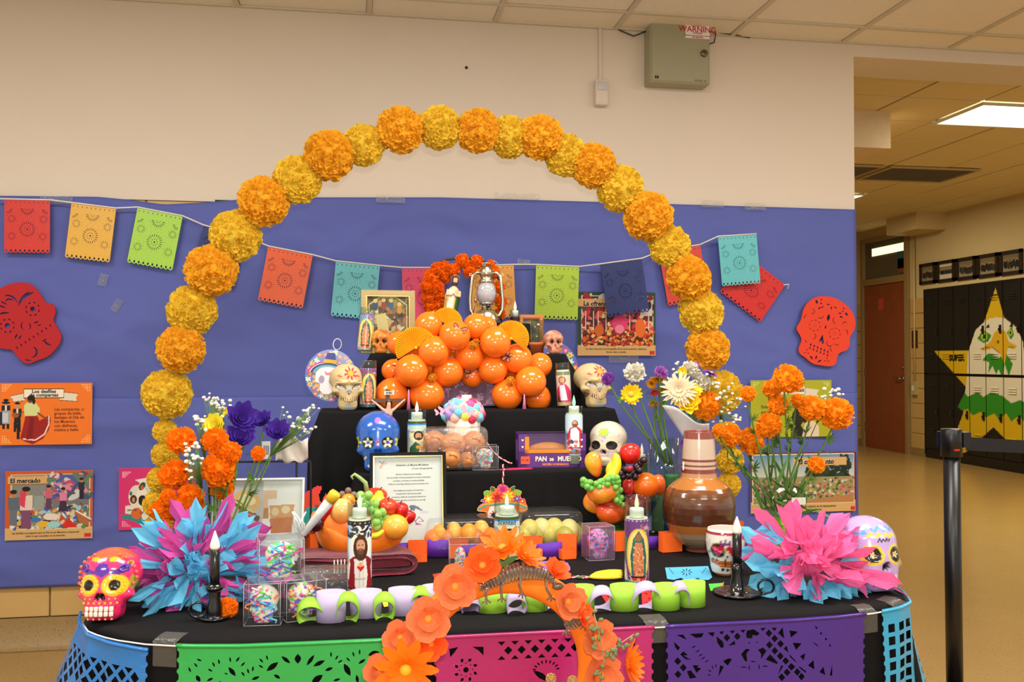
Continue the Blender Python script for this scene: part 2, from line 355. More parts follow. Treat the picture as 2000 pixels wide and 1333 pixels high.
struct('wall_right', box(HX, 4.9, 0, HX + .4, LY1 - 8 * .305 - .004, CZ2 + .1), yel); struct('wall_right', box(HX, LY1 - 8 * .305 - .004, LT_ + .004, HX + .4, LY1 + .004, CZ2 + .1), yel)
hb = md_('block', bbox(.02, .394, .194, .004, 1), blockm, False)
for j in range(10):
    for y0, y1 in ((LY1 + .01, yA - .09), (yB + .09, yB + .9)):
        y = y0 + (0 if j % 2 else .2)
        if j % 2 == 0: link('block', hb, hw, (HX - .008, y0 + .1, .1 + .2 * j), None, (1, .5, 1))
        while y < y1: link('block', hb, hw, (HX - .008, min(y, y1 - .4) + .2 if y + .4 < y1 else (y + y1) / 2, .1 + .2 * j), None, (1, 1 if y + .4 < y1 else max(.05, (y1 - y) / .4), 1)); y += .4
struct('baseboard_right', box(HX - .02, LY1 + .01, 0, HX, 15, .1), cove)
struct('wall_far', box(WX1 - 2.5, 15, 0, HX + .2, 15.1, CZ2 + .1), yel)
struct('wall_hall_left', box(WX1 - 2.6, WY + WT, 0, WX1 - 2.5, 15, CZ2 + .1), yel)
# door with a transom window
frame_m = M('tan steel door frame', (150, 124, 80), .45)
doorm = M('brown wood door', (138, 68, 34), .4, var=.18, scale=6)
dz = DZ[0].z; tz = atX(1733, 468, HX).z
dr = tag(thing('door_1', 'brown wooden door under a transom window at the hall end', 'door', (HX, (yA + yB) / 2, 0)), kind='structure')
dw = yB - yA
f_ = G()
for a, b, c, d in ((-dw / 2 - .07, -dw / 2, 0, tz + .06), (dw / 2, dw / 2 + .07, 0, tz + .06), (-dw / 2, dw / 2, dz, dz + .09), (-dw / 2, dw / 2, tz, tz + .06)): f_.add(box(-.05, a, c, .02, b, d))
f_.obj('door_frame', frame_m, dr, False)
G().add(box(-.025, -dw / 2 + .005, .01, .015, dw / 2 - .005, dz - .004)).obj('door_leaf', doorm, dr, False)
hd = G().add(tube([(-.03, -dw / 2 + .08, 1.02), (-.075, -dw / 2 + .08, 1.02), (-.075, -dw / 2 + .22, 1.02)], .012)).add(lathe([(.0, 0), (.032, 0), (.032, .01), (0, .01)], 16), T(-.025, -dw / 2 + .08, 1.02) @ RY(R(-90))).obj('lever_handle', M('brushed steel', (170, 165, 155), .3, 1), dr)
G().add(lathe([(0, 0), (.022, 0), (.022, .012), (0, .012)], 14), T(-.025, -dw / 2 + .08, 1.17) @ RY(R(-90))).obj('deadbolt', MATS['brushed steel'], dr)
hg = md_('hinge', box(-.035, dw / 2 - .015, -.06, -.02, dw / 2 + .012, .06), MATS['brushed steel'], False)
for z in (.3, 1.1, 1.95): link('hinge', hg, dr, (0, 0, z))
G().add(box(-.03, .02, 1.98, -.026, .14, 2.15)).obj('notice', M('red paper notice', (196, 72, 66), .6), dr, False)
wn = tag(thing('window_1', 'transom window over the brown hall door', 'window', (HX, (yA + yB) / 2, 0)), kind='structure')
G().add(box(-.004, -dw / 2, dz + .09, 0, dw / 2, tz)).obj('glass_pane', M('dim transom glass', (92, 84, 64), .05, spec=.8, var=.1, scale=3), wn, False)
G().add(box(-.016, -dw / 2 + .02, tz - .44, -.012, -dw / 2 + .22, tz - .14)).obj('poster', M('blue poster in transom', (62, 92, 110), .5), wn, False)
G().add(box(-.016, -dw / 2 + .02, dz + .12, -.012, -dw / 2 + .2, dz + .32)).obj('poster', M('brown poster in transom', (140, 78, 40), .5), wn, False)
G().add(box(-.018, -dw / 2 + .01, dz + .42, -.013, dw / 2 - .2, dz + .53)).obj('lamp_glow', M('lamp seen through transom', (255, 244, 190), .5, emit=1.5), wn, False)
sg = thing('door_sign', 'small brown room plaque between hall door and lockers', 'sign', (HX - .012, yA - .19, 1.55))
G().add(box(-.006, -.07, -.12, 0, .07, .12)).obj('plaque', M('brown plaque', (104, 58, 34), .5), sg, False)
G().add(tube([(HX - .03, LY1 + .2, .95), (HX - .03, LY1 + .2, 2.92)], .014)).obj('conduit', M('painted conduit', (196, 172, 120), .5)); tag(bpy.data.objects['conduit'], 'thin painted conduit running up the hall wall beside lockers', 'conduit')
ob = thing('outlet_box', 'small tan switch box low on the hall wall conduit', 'switch', (HX - .03, LY1 + .2, .9))
G().add(box(-.03, -.05, -.09, .02, .05, .09)).obj('housing', M('tan box', (176, 160, 118), .5), ob, False); G().add(box(-.034, -.02, -.035, -.03, .02, .035)).obj('switch_plate', frm, ob, False)
# ------------------------------------------------------------------ lockers carrying a painted eagle
LW, NL = .305, 8
black = M('black locker enamel', (26, 24, 22), .35)
lk = thing('locker_bank', 'black two tier lockers painted with an eagle on a yellow star', 'lockers', (HX, LY1, 0))
LZ0 = atX(1808, 889, HX).z + .02
lockfront = []
def lpx(y_w, z_w):                                # locker front point -> photo pixel, to lay the mural out
    v = CR.transposed() @ (V3((HX - .02, y_w, z_w)) - V3((0, 0, H))); return nar([CX + F * v.x / -v.z, CY - F * v.y / -v.z])
def mural(pt):
    pt.poly([(1824, 686), (1900, 686), (1925, 620), (1944, 562), (1960, 622), (1985, 686), (2080, 686), (2000, 760), (1985, 880), (1940, 835), (1862, 905), (1890, 760)], (214, 176, 28))
    pt.poly([(1944, 562), (1925, 625), (1962, 625)], (214, 176, 28)); pt.poly([(1882, 805), (1865, 850), (1895, 866), (1944, 832), (2010, 895), (2060, 890), (2040, 800)], (214, 176, 28))
    pt.poly([(1880, 800), (1888, 740), (1890, 690), (1905, 645), (1928, 624), (1945, 620), (1962, 622), (1985, 640), (1998, 670), (2005, 760), (2015, 800), (1960, 805)], (226, 218, 196))
    zz = [(1870, 795), (1884, 768), (1890, 775), (1910, 766), (1920, 776), (1936, 766), (1958, 774), (1975, 788), (1992, 782), (2030, 800), (2030, 830), (2000, 825), (1990, 812), (1975, 824), (1965, 808), (1950, 820), (1942, 808), (1925, 816), (1915, 805), (1900, 812), (1890, 800), (1878, 802)]
    pt.poly(zz, (52, 140, 40))
    pt.poly([(1918, 704), (1930, 690), (1940, 692), (1950, 700), (1965, 690), (1978, 712), (1970, 735), (1962, 712), (1958, 738), (1950, 722), (1945, 732), (1938, 716), (1930, 728), (1932, 708)], (52, 140, 40))
    pt.poly([(1908, 662), (1920, 645), (1936, 655), (1930, 668), (1920, 670)], (52, 140, 40)); pt.ell(1922, 658, 6, 8, (180, 200, 60)); pt.ell(1922, 658, 3, 5, (40, 60, 20))
    pt.poly([(1966, 650), (1976, 638), (1980, 655), (1974, 664)], (52, 140, 40)); pt.ell(1973, 650, 4, 6, (180, 200, 60)); pt.ell(1973, 650, 2, 3.5, (40, 60, 20))
    pt.poly([(1916, 682), (1934, 668), (1942, 650), (1952, 643), (1964, 648), (1970, 668), (1986, 676), (1982, 682), (1968, 680), (1962, 712), (1952, 690), (1940, 680), (1920, 686)], (218, 172, 34))
    pt.line([(1916, 682), (1936, 678), (1952, 690)], 1.6, (120, 84, 16)); pt.line([(1984, 680), (1968, 678)], 1.6, (52, 140, 40))
    pt.ell(1949, 668, 2.5, 3, (110, 80, 20))
    for a in ((1926, 634), (1972, 632)): pt.poly([(a[0] - 1, a[1] + 6), (a[0] + 5, a[1] - 2), (a[0] + 7, a[1] + 8)], (40, 26, 22))
LM = MV('locker enamel and mural paint', .38)
tz_ = [(LZ0 + .08, LZ0 + (LT_ - LZ0) * .48), (LZ0 + (LT_ - LZ0) * .49, LT_ - .03)]
G().add(box(-.01, -NL * LW, .0, .25, 0, LZ0 + .07)).add(box(0, -NL * LW, LZ0, .3, 0, LT_)).add(box(-.018, -.012, LZ0, 0, .012, LT_)).add(box(-.018, -NL * LW, LT_ - .03, 0, 0, LT_)).obj('carcass', black, lk, False)
for i in range(NL):
    for k, (z0, z1) in enumerate(tz_):
        y1, y0 = -i * LW - .006, -(i + 1) * LW + .006
        gg = grid(36, 84, lambda u, v: (-.018, y1 + (y0 - y1) * u, z0 + .006 + (z1 - z0 - .012) * v)); V = nar(gg[0])
        px = nar([lpx(LY1 + y, z) for _, y, z in V]); pt = Paint(px[:, 0], px[:, 1], (28, 26, 24)); mural(pt)
        d = mo('locker_door', (V, gg[1], pt.C), LM, lk, False)
        sd = G().add(box(-.017, y0, z0, -.001, y1, z1)); sd.obj('door_edge', black, d, False)
        for zc in (z1 - .18, z0 + .2):
            for q in range(3):
                z = zc + q * .028; lv = G()
                lv.add(([(-.0185, y1 - .08, z), (-.0185, y0 + .08, z), (-.03, y0 + .08, z - .012), (-.03, y1 - .08, z - .012)], [(0, 1, 2, 3)]))
                vv, ff = lv.vf(); px = nar([lpx(LY1 + y, z) for _, y, z in vv]); pt = Paint(px[:, 0], px[:, 1], (44, 41, 37)); mural(pt)
                mo('louvre', (vv, ff, pt.C), LM, d, False)
        G().add(box(-.03, y0 + .02, (z0 + z1) / 2 - .05, -.018, y0 + .05, (z0 + z1) / 2 + .05)).add(tube([(-.03, y0 + .035, (z0 + z1) / 2 + .02), (-.05, y0 + .035, (z0 + z1) / 2), (-.03, y0 + .035, (z0 + z1) / 2 - .04)], .006, 6)).obj('handle', M('dark steel handle', (70, 66, 60), .35, .8), d, False)
tp = atX(1868, 700, HX - .024); m_ = Matrix(((0, 0, -1, tp.x), (-1, 0, 0, tp.y), (0, 1, 0, tp.z), (0, 0, 0, 1)))
G().add(text('SUPER', .105, 'CENTER', .004, .001), MT((0, -LY1, 0)) @ MT((-HX, 0, 0)) @ m_).obj('lettering', M('black lettering paint', (24, 20, 16), .5), lk, False)
# row of framed class photographs above the lockers
fr_m = M('dark picture frame', (44, 28, 20), .4)
for i, (xa, xb) in enumerate(((1799, 1829), (1833, 1867), (1871, 1908), (1912, 1952), (1956, 1999))):
    ya, yb = (548, 0), 0
    A, Bp = atX(xa, 520, HX), atX(xb, 520, HX); z0, z1 = atX(xa, 557 - (xa - 1799) * .11, HX).z, atX(xa, 517 - (xa - 1799) * .155, HX).z
    wd = A.y - Bp.y; t = thing('framed_photo', 'framed class photograph above lockers, ' + ('farthest of the row of five', 'second from the far end, paler', 'third from the far end, the middle one', 'second nearest, standing group in dark clothes', 'nearest of the row of five')[i], 'picture', (HX, (A.y + Bp.y) / 2, z0), (0, 0, R(-90)), 'class photographs above the lockers')
    hh = z1 - z0; f_ = G()
    for q in ((-wd / 2, 0, -wd / 2 + .04, hh), (wd / 2 - .04, 0, wd / 2, hh), (-wd / 2, 0, wd / 2, .04), (-wd / 2, hh - .04, wd / 2, hh)): f_.add(box(q[0], -.03, q[1], q[2], 0, q[3]))
    f_.obj('frame', fr_m, t, False)
    cv = Cv(0, 0, 40, 34, 40, 34, (178, 164, 128)); cv.rect(2, 2, 38, 32, (120, 110, 84)).rect(2, 24, 38, 32, (150, 140, 112))
    if i == 1: cv.rect(2, 2, 38, 32, (208, 200, 180)).rect(2, 8, 38, 20, (110, 104, 84))
    for k in range(16): x = 5 + 2 * k; y = ru(10, 15) if i != 1 else 12; cv.ell(x, y + 7, 2.2, 7 if i != 1 else 4, rnd.choice(((36, 36, 34), (54, 58, 60), (70, 50, 40), (30, 40, 46)))); cv.ell(x, y - .5, 1.2, 1.6, (170, 130, 96))
    v, f, c = cv.flat(wd - .06, hh - .06, -.012); mo('photograph', (v + nar([0, 0, .03]), f, c), GLOSSP, t, False)
# ------------------------------------------------------------------ belt post in front of the hall
bk = M('black powder coat', (14, 13, 13), .35, spec=.5)
q = atY(1861, 838, 3.05); s_ = mpp(q); ph = q.z
st = thing('belt_post', 'black crowd control belt post standing before the hall', 'post', (q.x, q.y, 0), (0, R(-.35), 0))
rr = 15.5 * s_
G().add(lathe([(0, 0), (.17, 0), (.175, .006), (.17, .02), (.06, .035), (rr + .004, .05), (rr + .004, .06)], 32)).obj('base', bk, st)
G().add(lathe([(rr, .05), (rr, ph - .085)], 28)).obj('pole', bk, st)
G().add(lathe([(rr + .002, ph - .1), (rr + .008, ph - .098), (rr + .008, ph - .004), (rr + .005, ph), (0, ph)], 28)).obj('belt_head', bk, st)
G().add(box(rr, -.028, ph - .065, rr + .03, .028, ph - .012)).add(box(-.028, rr, ph - .065, .028, rr + .02, ph - .012)).obj('belt_clip', bk, st, False)
G().add(box(-.014, -rr - .0095, ph - .075, .006, -rr - .006, ph - .069)).obj('red_mark', M('red mark', (190, 30, 24), .5), st, False)
G().add(grid(20, 3, lambda u, v: (rr + .028 + u * 1.2, .35 * u, ph - .03 - .048 * v - .11 * u * (1 - .3 * u)))).obj('belt', M('black belt webbing', (16, 15, 15), .7), st)
# ------------------------------------------------------------------ blue paper, posters, bunting on the back wall
from mathutils import noise as mnoise
bluem = M('blue bulletin paper', (88, 98, 168), .62, spec=.25, var=.05, scale=4, bump=.45, bscale=3.2)
PY = WY - .012
def paper(label, ptop, pbot, seed, amp, x0=-3.3):
    def fn(u, v):
        x = x0 + (WX1 - .002 - x0) * u; zt, zb = ptop(x), pbot(x); z = zb + (zt - zb) * v
        d = min(1.0, max(-1.0, 1.3 * (mnoise.noise((x * 1.1 + z * 1.6 + seed, z * 1.9 - x * .7, 3)) + .55 * mnoise.noise((x * 2.2 + z * 4.5, z * 2.5 - x * 2 + seed, 9)) + .3 * mnoise.noise((x * 5 + z * 9, z * 5, seed))))) * amp
        d += amp * .5 * max(0, 1 - 7 * abs(mnoise.noise((x * .9 + z * 1.5 + seed, z * 2.6 - x * .5, 7)))) + amp * .3 * max(0, 1 - 6 * abs(mnoise.noise((x * 2 - z * 1.2 + seed, z * 3, 17))))
        edge = min(1, min(v, 1 - v) * 7 + .15) * min(1, (1 - u) * 12 + .1)
        return (x, PY - .004 - (d + amp * 1.05) * edge, z)
    vf = grid(240, 56, fn); o = tag(mo('bulletin_paper', vf, bluem), label, 'paper')
    md = o.modifiers.new('s', 'SOLIDIFY'); md.thickness = .001; return o
_pt = [(-60, 382), (0, 383), (190, 385), (255, 391), (320, 400), (400, 396), (462, 391), (500, 386), (860, 386), (1270, 398), (1677, 410)]
PTX = [atY(a, b, PY) for a, b in _pt]
def ptop(x): return np.interp(x, [p.x for p in PTX], [p.z for p in PTX])
seam = atY(220, 777, PY).z; pbz = atY(80, 1147, PY).z
paper('wide blue bulletin paper sheet across the wall, upper strip behind the flags', ptop, lambda x: seam - .012, 3, .011)
paper('blue bulletin paper sheet on the lower wall, ending above the tan blocks', lambda x: seam, lambda x: pbz, 17, .010).location.y = -.003
g1 = atY(432, 393, PY - .02); G().add(box(g1.x - .03, PY - .003, g1.z - .02, g1.x + .12, PY - .0015, g1.z + .008)).obj('border_strip', M('dark green border paper', (30, 70, 52), .6)); tag(bpy.data.objects['border_strip'], 'short dark green border strip showing above the blue paper', 'strip')
def tape(px, py, w_, h_, label, rot=0, Y=PY - .03):
    p = atY(px, py, Y); s = mpp(p)
    o = link('clear_tape', md_('clear_tape', grid(6, 3, lambda u, v: ((u - .5) * w_ * s, -.003 * sin(9 * u) * v, (v - .5) * h_ * s)), TAPE), None, p, (0, R(rot), 0)); tag(o, label, 'tape')
tape(763, 389, 56, 14, 'clear tape holding the blue paper edge above the teal flag'); tape(1010, 384, 90, 12, 'long clear tape strip on the paper edge right of centre'); tape(1392, 398, 46, 14, 'clear tape on the paper edge above the arch right side')
tape(1475, 403, 44, 14, 'clear tape on the paper edge above the high teal flag'); tape(201, 547, 16, 24, 'small clear tape scrap on blue paper under lime flag', 15); tape(228, 597, 14, 26, 'loose tape scrap under the green flag, the lower of two', 30); tape(1023, 512, 26, 10, 'clear tape above the middle lime flag', 5); tape(1218, 701, 60, 16, 'clear tape under the altar photograph poster'); tape(110, 391, 60, 16, 'shiny tape on the string end by the red flag', -4)
def poster(label, x0, y0, x1, y1, cv, texts=(), name='poster', dy=0, mat=None, yaw=0):
    Y = WY - .045 - dy; a = atY(x0, (y0 + y1) / 2, Y); b = atY(x1, (y0 + y1) / 2, Y); zt = atY((x0 + x1) / 2, y0, Y).z; zb = atY((x0 + x1) / 2, y1, Y).z
    wd, hh = b.x - a.x, zt - zb; t = thing(name, label, 'poster', ((a.x + b.x) / 2, Y, zb))
    v, f, c = cv.flat(wd, hh, -.0012); mo('printed_face', (v, f, c), PRINT, t, False)
    G().add(box(-wd / 2, -.0008, 0, wd / 2, .0008, hh)).obj('card', M('poster card', (230, 226, 216), .6), t, False)
    bx0, by0, bx1, by1 = cv.b; sx = wd / (bx1 - bx0); sz = hh / (by1 - by0)
    for s, cx, cy, size, al, col, bold in texts:
        o = G().add(text(s, size * sx, al, bold * sx, .0002), MT(((cx - (bx0 + bx1) / 2) * sx, -.002, (by1 - cy) * sz)) @ UP).obj('lettering', M('ink %d %d %d' % col, col, .6, var=0), t, False)
    return t
def corners(cv, w_, h_, col):
    for x, sx in ((8, 1), (w_ - 8, -1)):
        for y, sy in ((8, 1), (h_ - 8, -1)):
            for i in range(3):
                cv.rect(min(x, x + sx * (16 - 4 * i)), min(y + sy * i * 5, y + sy * (i * 5 + 3)), max(x, x + sx * (16 - 4 * i)), max(y + sy * i * 5, y + sy * (i * 5 + 3)), col)
def banner(cv, x0, y0, x1, y1, tail=14):
    c = (232, 222, 202); cv.poly([(x0 - 28, y0 + tail), (x0 + 8, y0 + 10), (x0 + 8, y1 + 8), (x0 - 24, y1 + tail), (x0 - 18, (y0 + y1) / 2 + tail)], (206, 194, 170)); cv.poly([(x1 + 28, y0 + tail), (x1 - 8, y0 + 10), (x1 - 8, y1 + 8), (x1 + 26, y1 + tail + 3), (x1 + 18, (y0 + y1) / 2 + tail)], (206, 194, 170)); cv.rect(x0, y0, x1, y1, c); cv.line([(x0, y0), (x1, y0)], 1, (90, 70, 50)); cv.line([(x0, y1), (x1, y1)], 1, (90, 70, 50))
def fig(cv, x, y, h, top, bottom, skin=(176, 120, 82), hair=(26, 20, 18), wd=.2):   # a small printed standing figure
    cv.poly([(x - h * wd, y), (x + h * wd, y), (x + h * .1, y - h * .5), (x - h * .1, y - h * .5)], bottom); cv.poly([(x - h * .14, y - h * .42), (x + h * .14, y - h * .42), (x + h * .15, y - h * .76), (x - h * .15, y - h * .76)], top); cv.ell(x, y - h * .85, h * .085, h * .1, skin); cv.ell(x, y - h * .91, h * .095, h * .06, hair)
# orange poster
cv = Cv(0, 104, 706, 586, 212, 145, (232, 116, 30)); cv.rect(0, 104, 706, 108, (210, 100, 24))
for x, sx in ((686, -1), (20, 1)):
    for y, sy in ((122, 1), (566, -1)):
        for i in range(4):
            for k in range(5 - i): cv.rect(x + sx * (k * 15) - 5, y + sy * i * 15 - 5, x + sx * (k * 15) + 5, y + sy * i * 15 + 4, (245, 176, 110))
c = (236, 226, 200)
cv.poly([(70, 208), (185, 182), (185, 244), (95, 252), (100, 232)], (222, 210, 184)).poly([(600, 190), (485, 178), (450, 240), (590, 252), (580, 222)], (222, 210, 184)).rect(180, 152, 487, 222, c)
for q in ([(180, 152), (487, 152)], [(180, 222), (487, 222)], [(180, 152), (180, 222)], [(487, 152), (487, 222)], [(70, 208), (180, 184)], [(487, 178), (600, 190)], [(95, 252), (180, 244)], [(450, 240), (592, 252)]): cv.line(q, 4, (40, 28, 18))
cv.poly([(195, 360), (285, 360), (300, 400), (380, 355), (388, 400), (375, 470), (330, 540), (250, 582), (190, 560), (155, 535)], (150, 26, 22)).line([(372, 365), (372, 430), (340, 505), (270, 550), (180, 540)], 11, (238, 200, 190)).poly([(230, 370), (260, 370), (250, 540), (200, 545)], (122, 16, 16))
cv.poly([(182, 280), (205, 255), (270, 258), (300, 300), (300, 340), (272, 362), (190, 362), (180, 320)], (206, 212, 140)).ell(228, 235, 22, 28, (120, 70, 44)).ell(236, 222, 30, 22, (22, 16, 14)).ell(256, 250, 12, 22, (22, 16, 14)).line([(290, 340), (330, 370), (360, 385)], 14, (120, 70, 44))
for x, y, s in ((45, 350, 1), (132, 375, 1)):
    cv.poly([(x - 24, y - 10), (x + 24, y - 10), (x + 28, y + 110), (x + 8, y + 110), (x, y + 30), (x - 8, y + 110), (x - 28, y + 110)], (22, 20, 22)).poly([(x - 34, y - 70), (x + 34, y - 70), (x + 30, y), (x - 30, y)], (34, 34, 34)).ell(x, y - 95, 18, 22, (190, 140, 96)).ell(x, y - 112, 22, 10, (20, 16, 14)).rect(x - 6, y - 70, x + 6, y - 10, (226, 220, 206))
cv.ell(45, 258, 32, 10, (24, 20, 18)).rect(18, 320, 78, 420, (150, 156, 160)).rect(18, 335, 60, 410, (190, 196, 200)).ell(118, 355, 26, 20, (150, 84, 30)).line([(130, 350), (180, 330)], 7, (110, 60, 24)).rect(0, 330, 18, 430, (36, 40, 50)).rect(128, 420, 152, 540, (22, 20, 22))
ink = (120, 44, 8)
poster('orange printed poster of a dancer in red skirt with musicians and text', 0, 748, 180, 869, cv, [('Los desfiles', 334, 172, 40, 'CENTER', (24, 18, 14), 1), ('de comparsas', 334, 200, 40, 'CENTER', (24, 18, 14), 1)] + [(s, 414, 312 + i * 32, 33, 'LEFT', ink, .6) for i, s in enumerate(('Las comparsas, o', 'grupos de baile,', 'festejan el Día de', 'los Muertos', 'con disfraces,', 'música y baile.'))])
def photo_poster(label, x0, y0, x1, y1, cv, border, title, ttx, ts, cap, x_, y_, w_, h_, tagx, ttb=None, **kw):
    return poster(label, x0, y0, x1, y1, cv, [(title, ttx[0] + 3, ttx[1] + 3, ts, 'LEFT', (60, 40, 24), 2), (title, ttx[0], ttx[1], ts, 'LEFT', (250, 246, 236), 1.2)] + [(s, x_, y_ + i * h_, w_, 'CENTER', (70, 50, 26), .3) for i, s in enumerate(cap)] + [('SRE', tagx[0], tagx[1], 16, 'CENTER', (250, 240, 235), .5)][:0], **kw)
# market photograph
cv = Cv(42, 788, 706, 1312, 230, 180, (196, 84, 36)); cv.rect(42, 1220, 706, 1312, (204, 164, 104)).rect(80, 812, 686, 1235, (214, 190, 150)).rect(92, 820, 680, 1225, (110, 110, 112))
cv.rect(92, 820, 350, 1225, (126, 128, 120)).dabs(350, 820, 680, 1000, 90, 16, ((180, 70, 96), (206, 130, 150), (70, 90, 150), (120, 60, 80), (196, 196, 190), (90, 120, 90), (60, 80, 110)), 4, 3).dabs(92, 1050, 680, 1225, 170, 22, ((206, 186, 150), (80, 130, 70), (214, 160, 60), (60, 90, 160), (200, 60, 40), (226, 214, 190), (40, 40, 44), (150, 190, 200), (120, 70, 40)), 5, .6)
fig(cv, 200, 1225, 330, (216, 196, 180), (120, 70, 104), wd=.12); cv.poly([(160, 930), (200, 950), (190, 1070), (140, 1040)], (206, 60, 84)); fig(cv, 370, 1080, 190, (196, 90, 110), (90, 60, 80), wd=.13); fig(cv, 480, 1100, 190, (214, 120, 150), (60, 40, 60), wd=.2); fig(cv, 620, 1010, 170, (36, 40, 52), (30, 32, 44), wd=.1); fig(cv, 105, 1200, 280, (90, 100, 110), (100, 108, 120), wd=.1)
cv.rect(260, 980, 335, 1090, (140, 150, 140)).ell(390, 1140, 60, 26, (222, 206, 190)).ell(330, 1195, 55, 24, (216, 170, 60)).ell(410, 1200, 50, 26, (150, 200, 196)).ell(275, 1160, 40, 20, (60, 110, 170)).poly([(480, 1225), (520, 1150), (590, 1225)], (206, 36, 30)).poly([(580, 1100), (680, 1150), (680, 1225), (600, 1180)], (170, 100, 50)).line([(580, 1100), (690, 1165)], 10, (230, 224, 214)).rect(60, 826, 355, 888, (206, 160, 96)).line([(60, 888), (355, 888)], 5, (120, 80, 40)).line([(80, 1238), (690, 1238)], 2, (140, 100, 60)).rect(645, 1272, 696, 1302, (204, 40, 30))
photo_poster('market photograph poster with orange border and tan caption strip', 10, 920, 181, 1054, cv, 0, 'El mercado', (75, 858), 50, ('Las familias se preparan para el Día de los Muertos comprando', 'todo lo que necesitan en el mercado.'), 350, 1260, 20, 24, (670, 1287))
# altar photograph
cv = Cv(1220, 585, 1910, 1160, 200, 168, (34, 66, 44)); cv.rect(1220, 1065, 1910, 1160, (206, 164, 104)).rect(1254, 616, 1892, 1074, (226, 206, 176)).rect(1262, 624, 1884, 1068, (74, 30, 26))
cv.dabs(1262, 624, 1884, 760, 60, 24, ((150, 30, 40), (60, 30, 30), (196, 190, 180), (90, 60, 50), (120, 20, 30), (40, 40, 44)), 8, 2).dabs(1262, 760, 1884, 960, 120, 20, ((196, 40, 60), (226, 90, 40), (206, 60, 100), (220, 150, 110), (120, 30, 30), (90, 40, 30), (230, 200, 160)), 9, 1.3).dabs(1262, 930, 1884, 1068, 240, 13, ((214, 84, 24), (226, 110, 30), (160, 50, 22), (190, 60, 30), (120, 40, 24), (230, 140, 50), (220, 190, 120)), 10)
for x in (1290, 1360, 1400, 1470, 1680, 1850): cv.line([(x, 760), (x, 930)], 7, (236, 214, 190))
cv.ell(1590, 870, 66, 76, (220, 60, 110)).ell(1590, 920, 40, 40, (232, 130, 150)).ell(1775, 910, 46, 86, (226, 104, 36)).ell(1410, 930, 40, 50, (206, 96, 34)).rect(1790, 660, 1880, 800, (206, 196, 186)).ell(1858, 700, 16, 40, (30, 30, 34)).rect(1224, 650, 1480, 718, (208, 160, 96)).rect(1480, 650, 1700, 718, (208, 160, 96)).rect(1855, 1118, 1902, 1150, (204, 44, 34))
photo_poster('altar photograph poster in dark green border behind the navy flag', 1128, 571, 1280, 695, cv, 0, 'La ofrenda', (1266, 688), 54, ('Un altar decorado con fotografías de los seres queridos, calaveras,', 'flores, velas y comida.'), 1560, 1100, 20, 28, (1878, 1134))
# cemetery photograph
cv = Cv(370, 715, 1096, 1125, 190, 110, (110, 28, 34)); cv.rect(370, 1050, 1092, 1125, (204, 162, 98)).rect(380, 725, 1084, 1066, (222, 208, 180)).rect(388, 730, 1080, 1062, (96, 150, 176))
cv.grad((84, 140, 170), (196, 196, 180), 730, 880, (cv.X > 388) & (cv.X < 1080) & (cv.Y > 730) & (cv.Y < 880)); cv.dabs(760, 800, 1050, 900, 60, 24, ((26, 44, 28), (40, 60, 36), (20, 34, 24)), 3); cv.dabs(990, 740, 1050, 840, 26, 14, ((22, 36, 26), (40, 50, 40)), 4); cv.line([(1040, 760), (1040, 900)], 8, (40, 34, 26)); cv.rect(388, 885, 1080, 1062, (150, 140, 84)).dabs(388, 890, 1080, 1030, 240, 10, ((206, 200, 180), (90, 120, 60), (190, 70, 60), (60, 60, 90), (206, 170, 90), (110, 100, 60), (200, 110, 130), (50, 80, 50)), 6).poly([(700, 1062), (860, 1030), (1080, 1010), (1080, 1062)], (176, 120, 66)).rect(660, 752, 1028, 805, (206, 164, 104)).rect(1054, 1092, 1088, 1120, (206, 44, 34))
photo_poster('cemetery photograph poster behind the marigold vase by the wall edge', 1466, 884, 1672, 1001, cv, 0, 'El camposanto', (690, 778), 42, ('Las familias se reúnen en el camposanto', 'con sus flores.'), 800, 1086, 19, 22, (1070, 1106))
# green and pink posters
cv = Cv(370, 222, 925, 612, 160, 112, (168, 168, 30)); corners(cv, 0, 0, (200, 200, 110)) if 0 else 0
for x, sx in ((390, 1), (905, -1)):
    for i in range(4):
        for k in range(5 - i): cv.rect(x + sx * k * 9 - 3, 238 + i * 9 - 3, x + sx * k * 9 + 3, 238 + i * 9 + 3, (206, 206, 120))
cv.rect(470, 262, 740, 318, (232, 222, 200)).poly([(740, 275), (840, 290), (822, 318), (838, 340), (740, 330)], (214, 204, 180)).line([(740, 262), (740, 318)], 3, (60, 50, 20)).ell(690, 480, 40, 60, (40, 34, 20)).poly([(640, 610), (690, 500), (760, 610)], (30, 28, 24)).ell(738, 490, 18, 26, (46, 30, 24)).poly([(720, 612), (740, 520), (800, 500), (835, 540), (835, 612)], (222, 200, 170)).ell(765, 470, 24, 28, (150, 96, 62)).poly([(480, 612), (520, 470), (560, 612)], (70, 60, 30))
poster('lime green poster half hidden behind the tall marigolds', 1466, 743, 1624, 854, cv, [('Las danzas', 735, 288, 40, 'RIGHT', (24, 20, 14), .8), ('Estas danzas son', 440, 404, 28, 'LEFT', (90, 84, 20), .5), ('parte de la fiesta', 440, 440, 28, 'LEFT', (90, 84, 20), .5)])
cv = Cv(908, 758, 1500, 1236, 148, 120, (208, 44, 106))
for y, sy in ((790, 1), (1206, -1)):
    for i in range(4):
        for k in range(5 - i): cv.rect(936 + k * 13, y + sy * i * 12 - 5, 944 + k * 13, y + sy * i * 12 + 4, (236, 150, 176))
cv.poly([(1030, 850), (1140, 832), (1300, 832), (1300, 900), (1060, 895), (1066, 872)], (226, 218, 202)).poly([(1140, 870), (1175, 862), (1175, 886), (1145, 884)], (120, 110, 100))
cv.poly([(920, 1120), (1000, 1116), (1130, 1160), (1250, 1190), (1200, 1232), (1120, 1215), (990, 1160), (940, 1150)], (50, 130, 130))
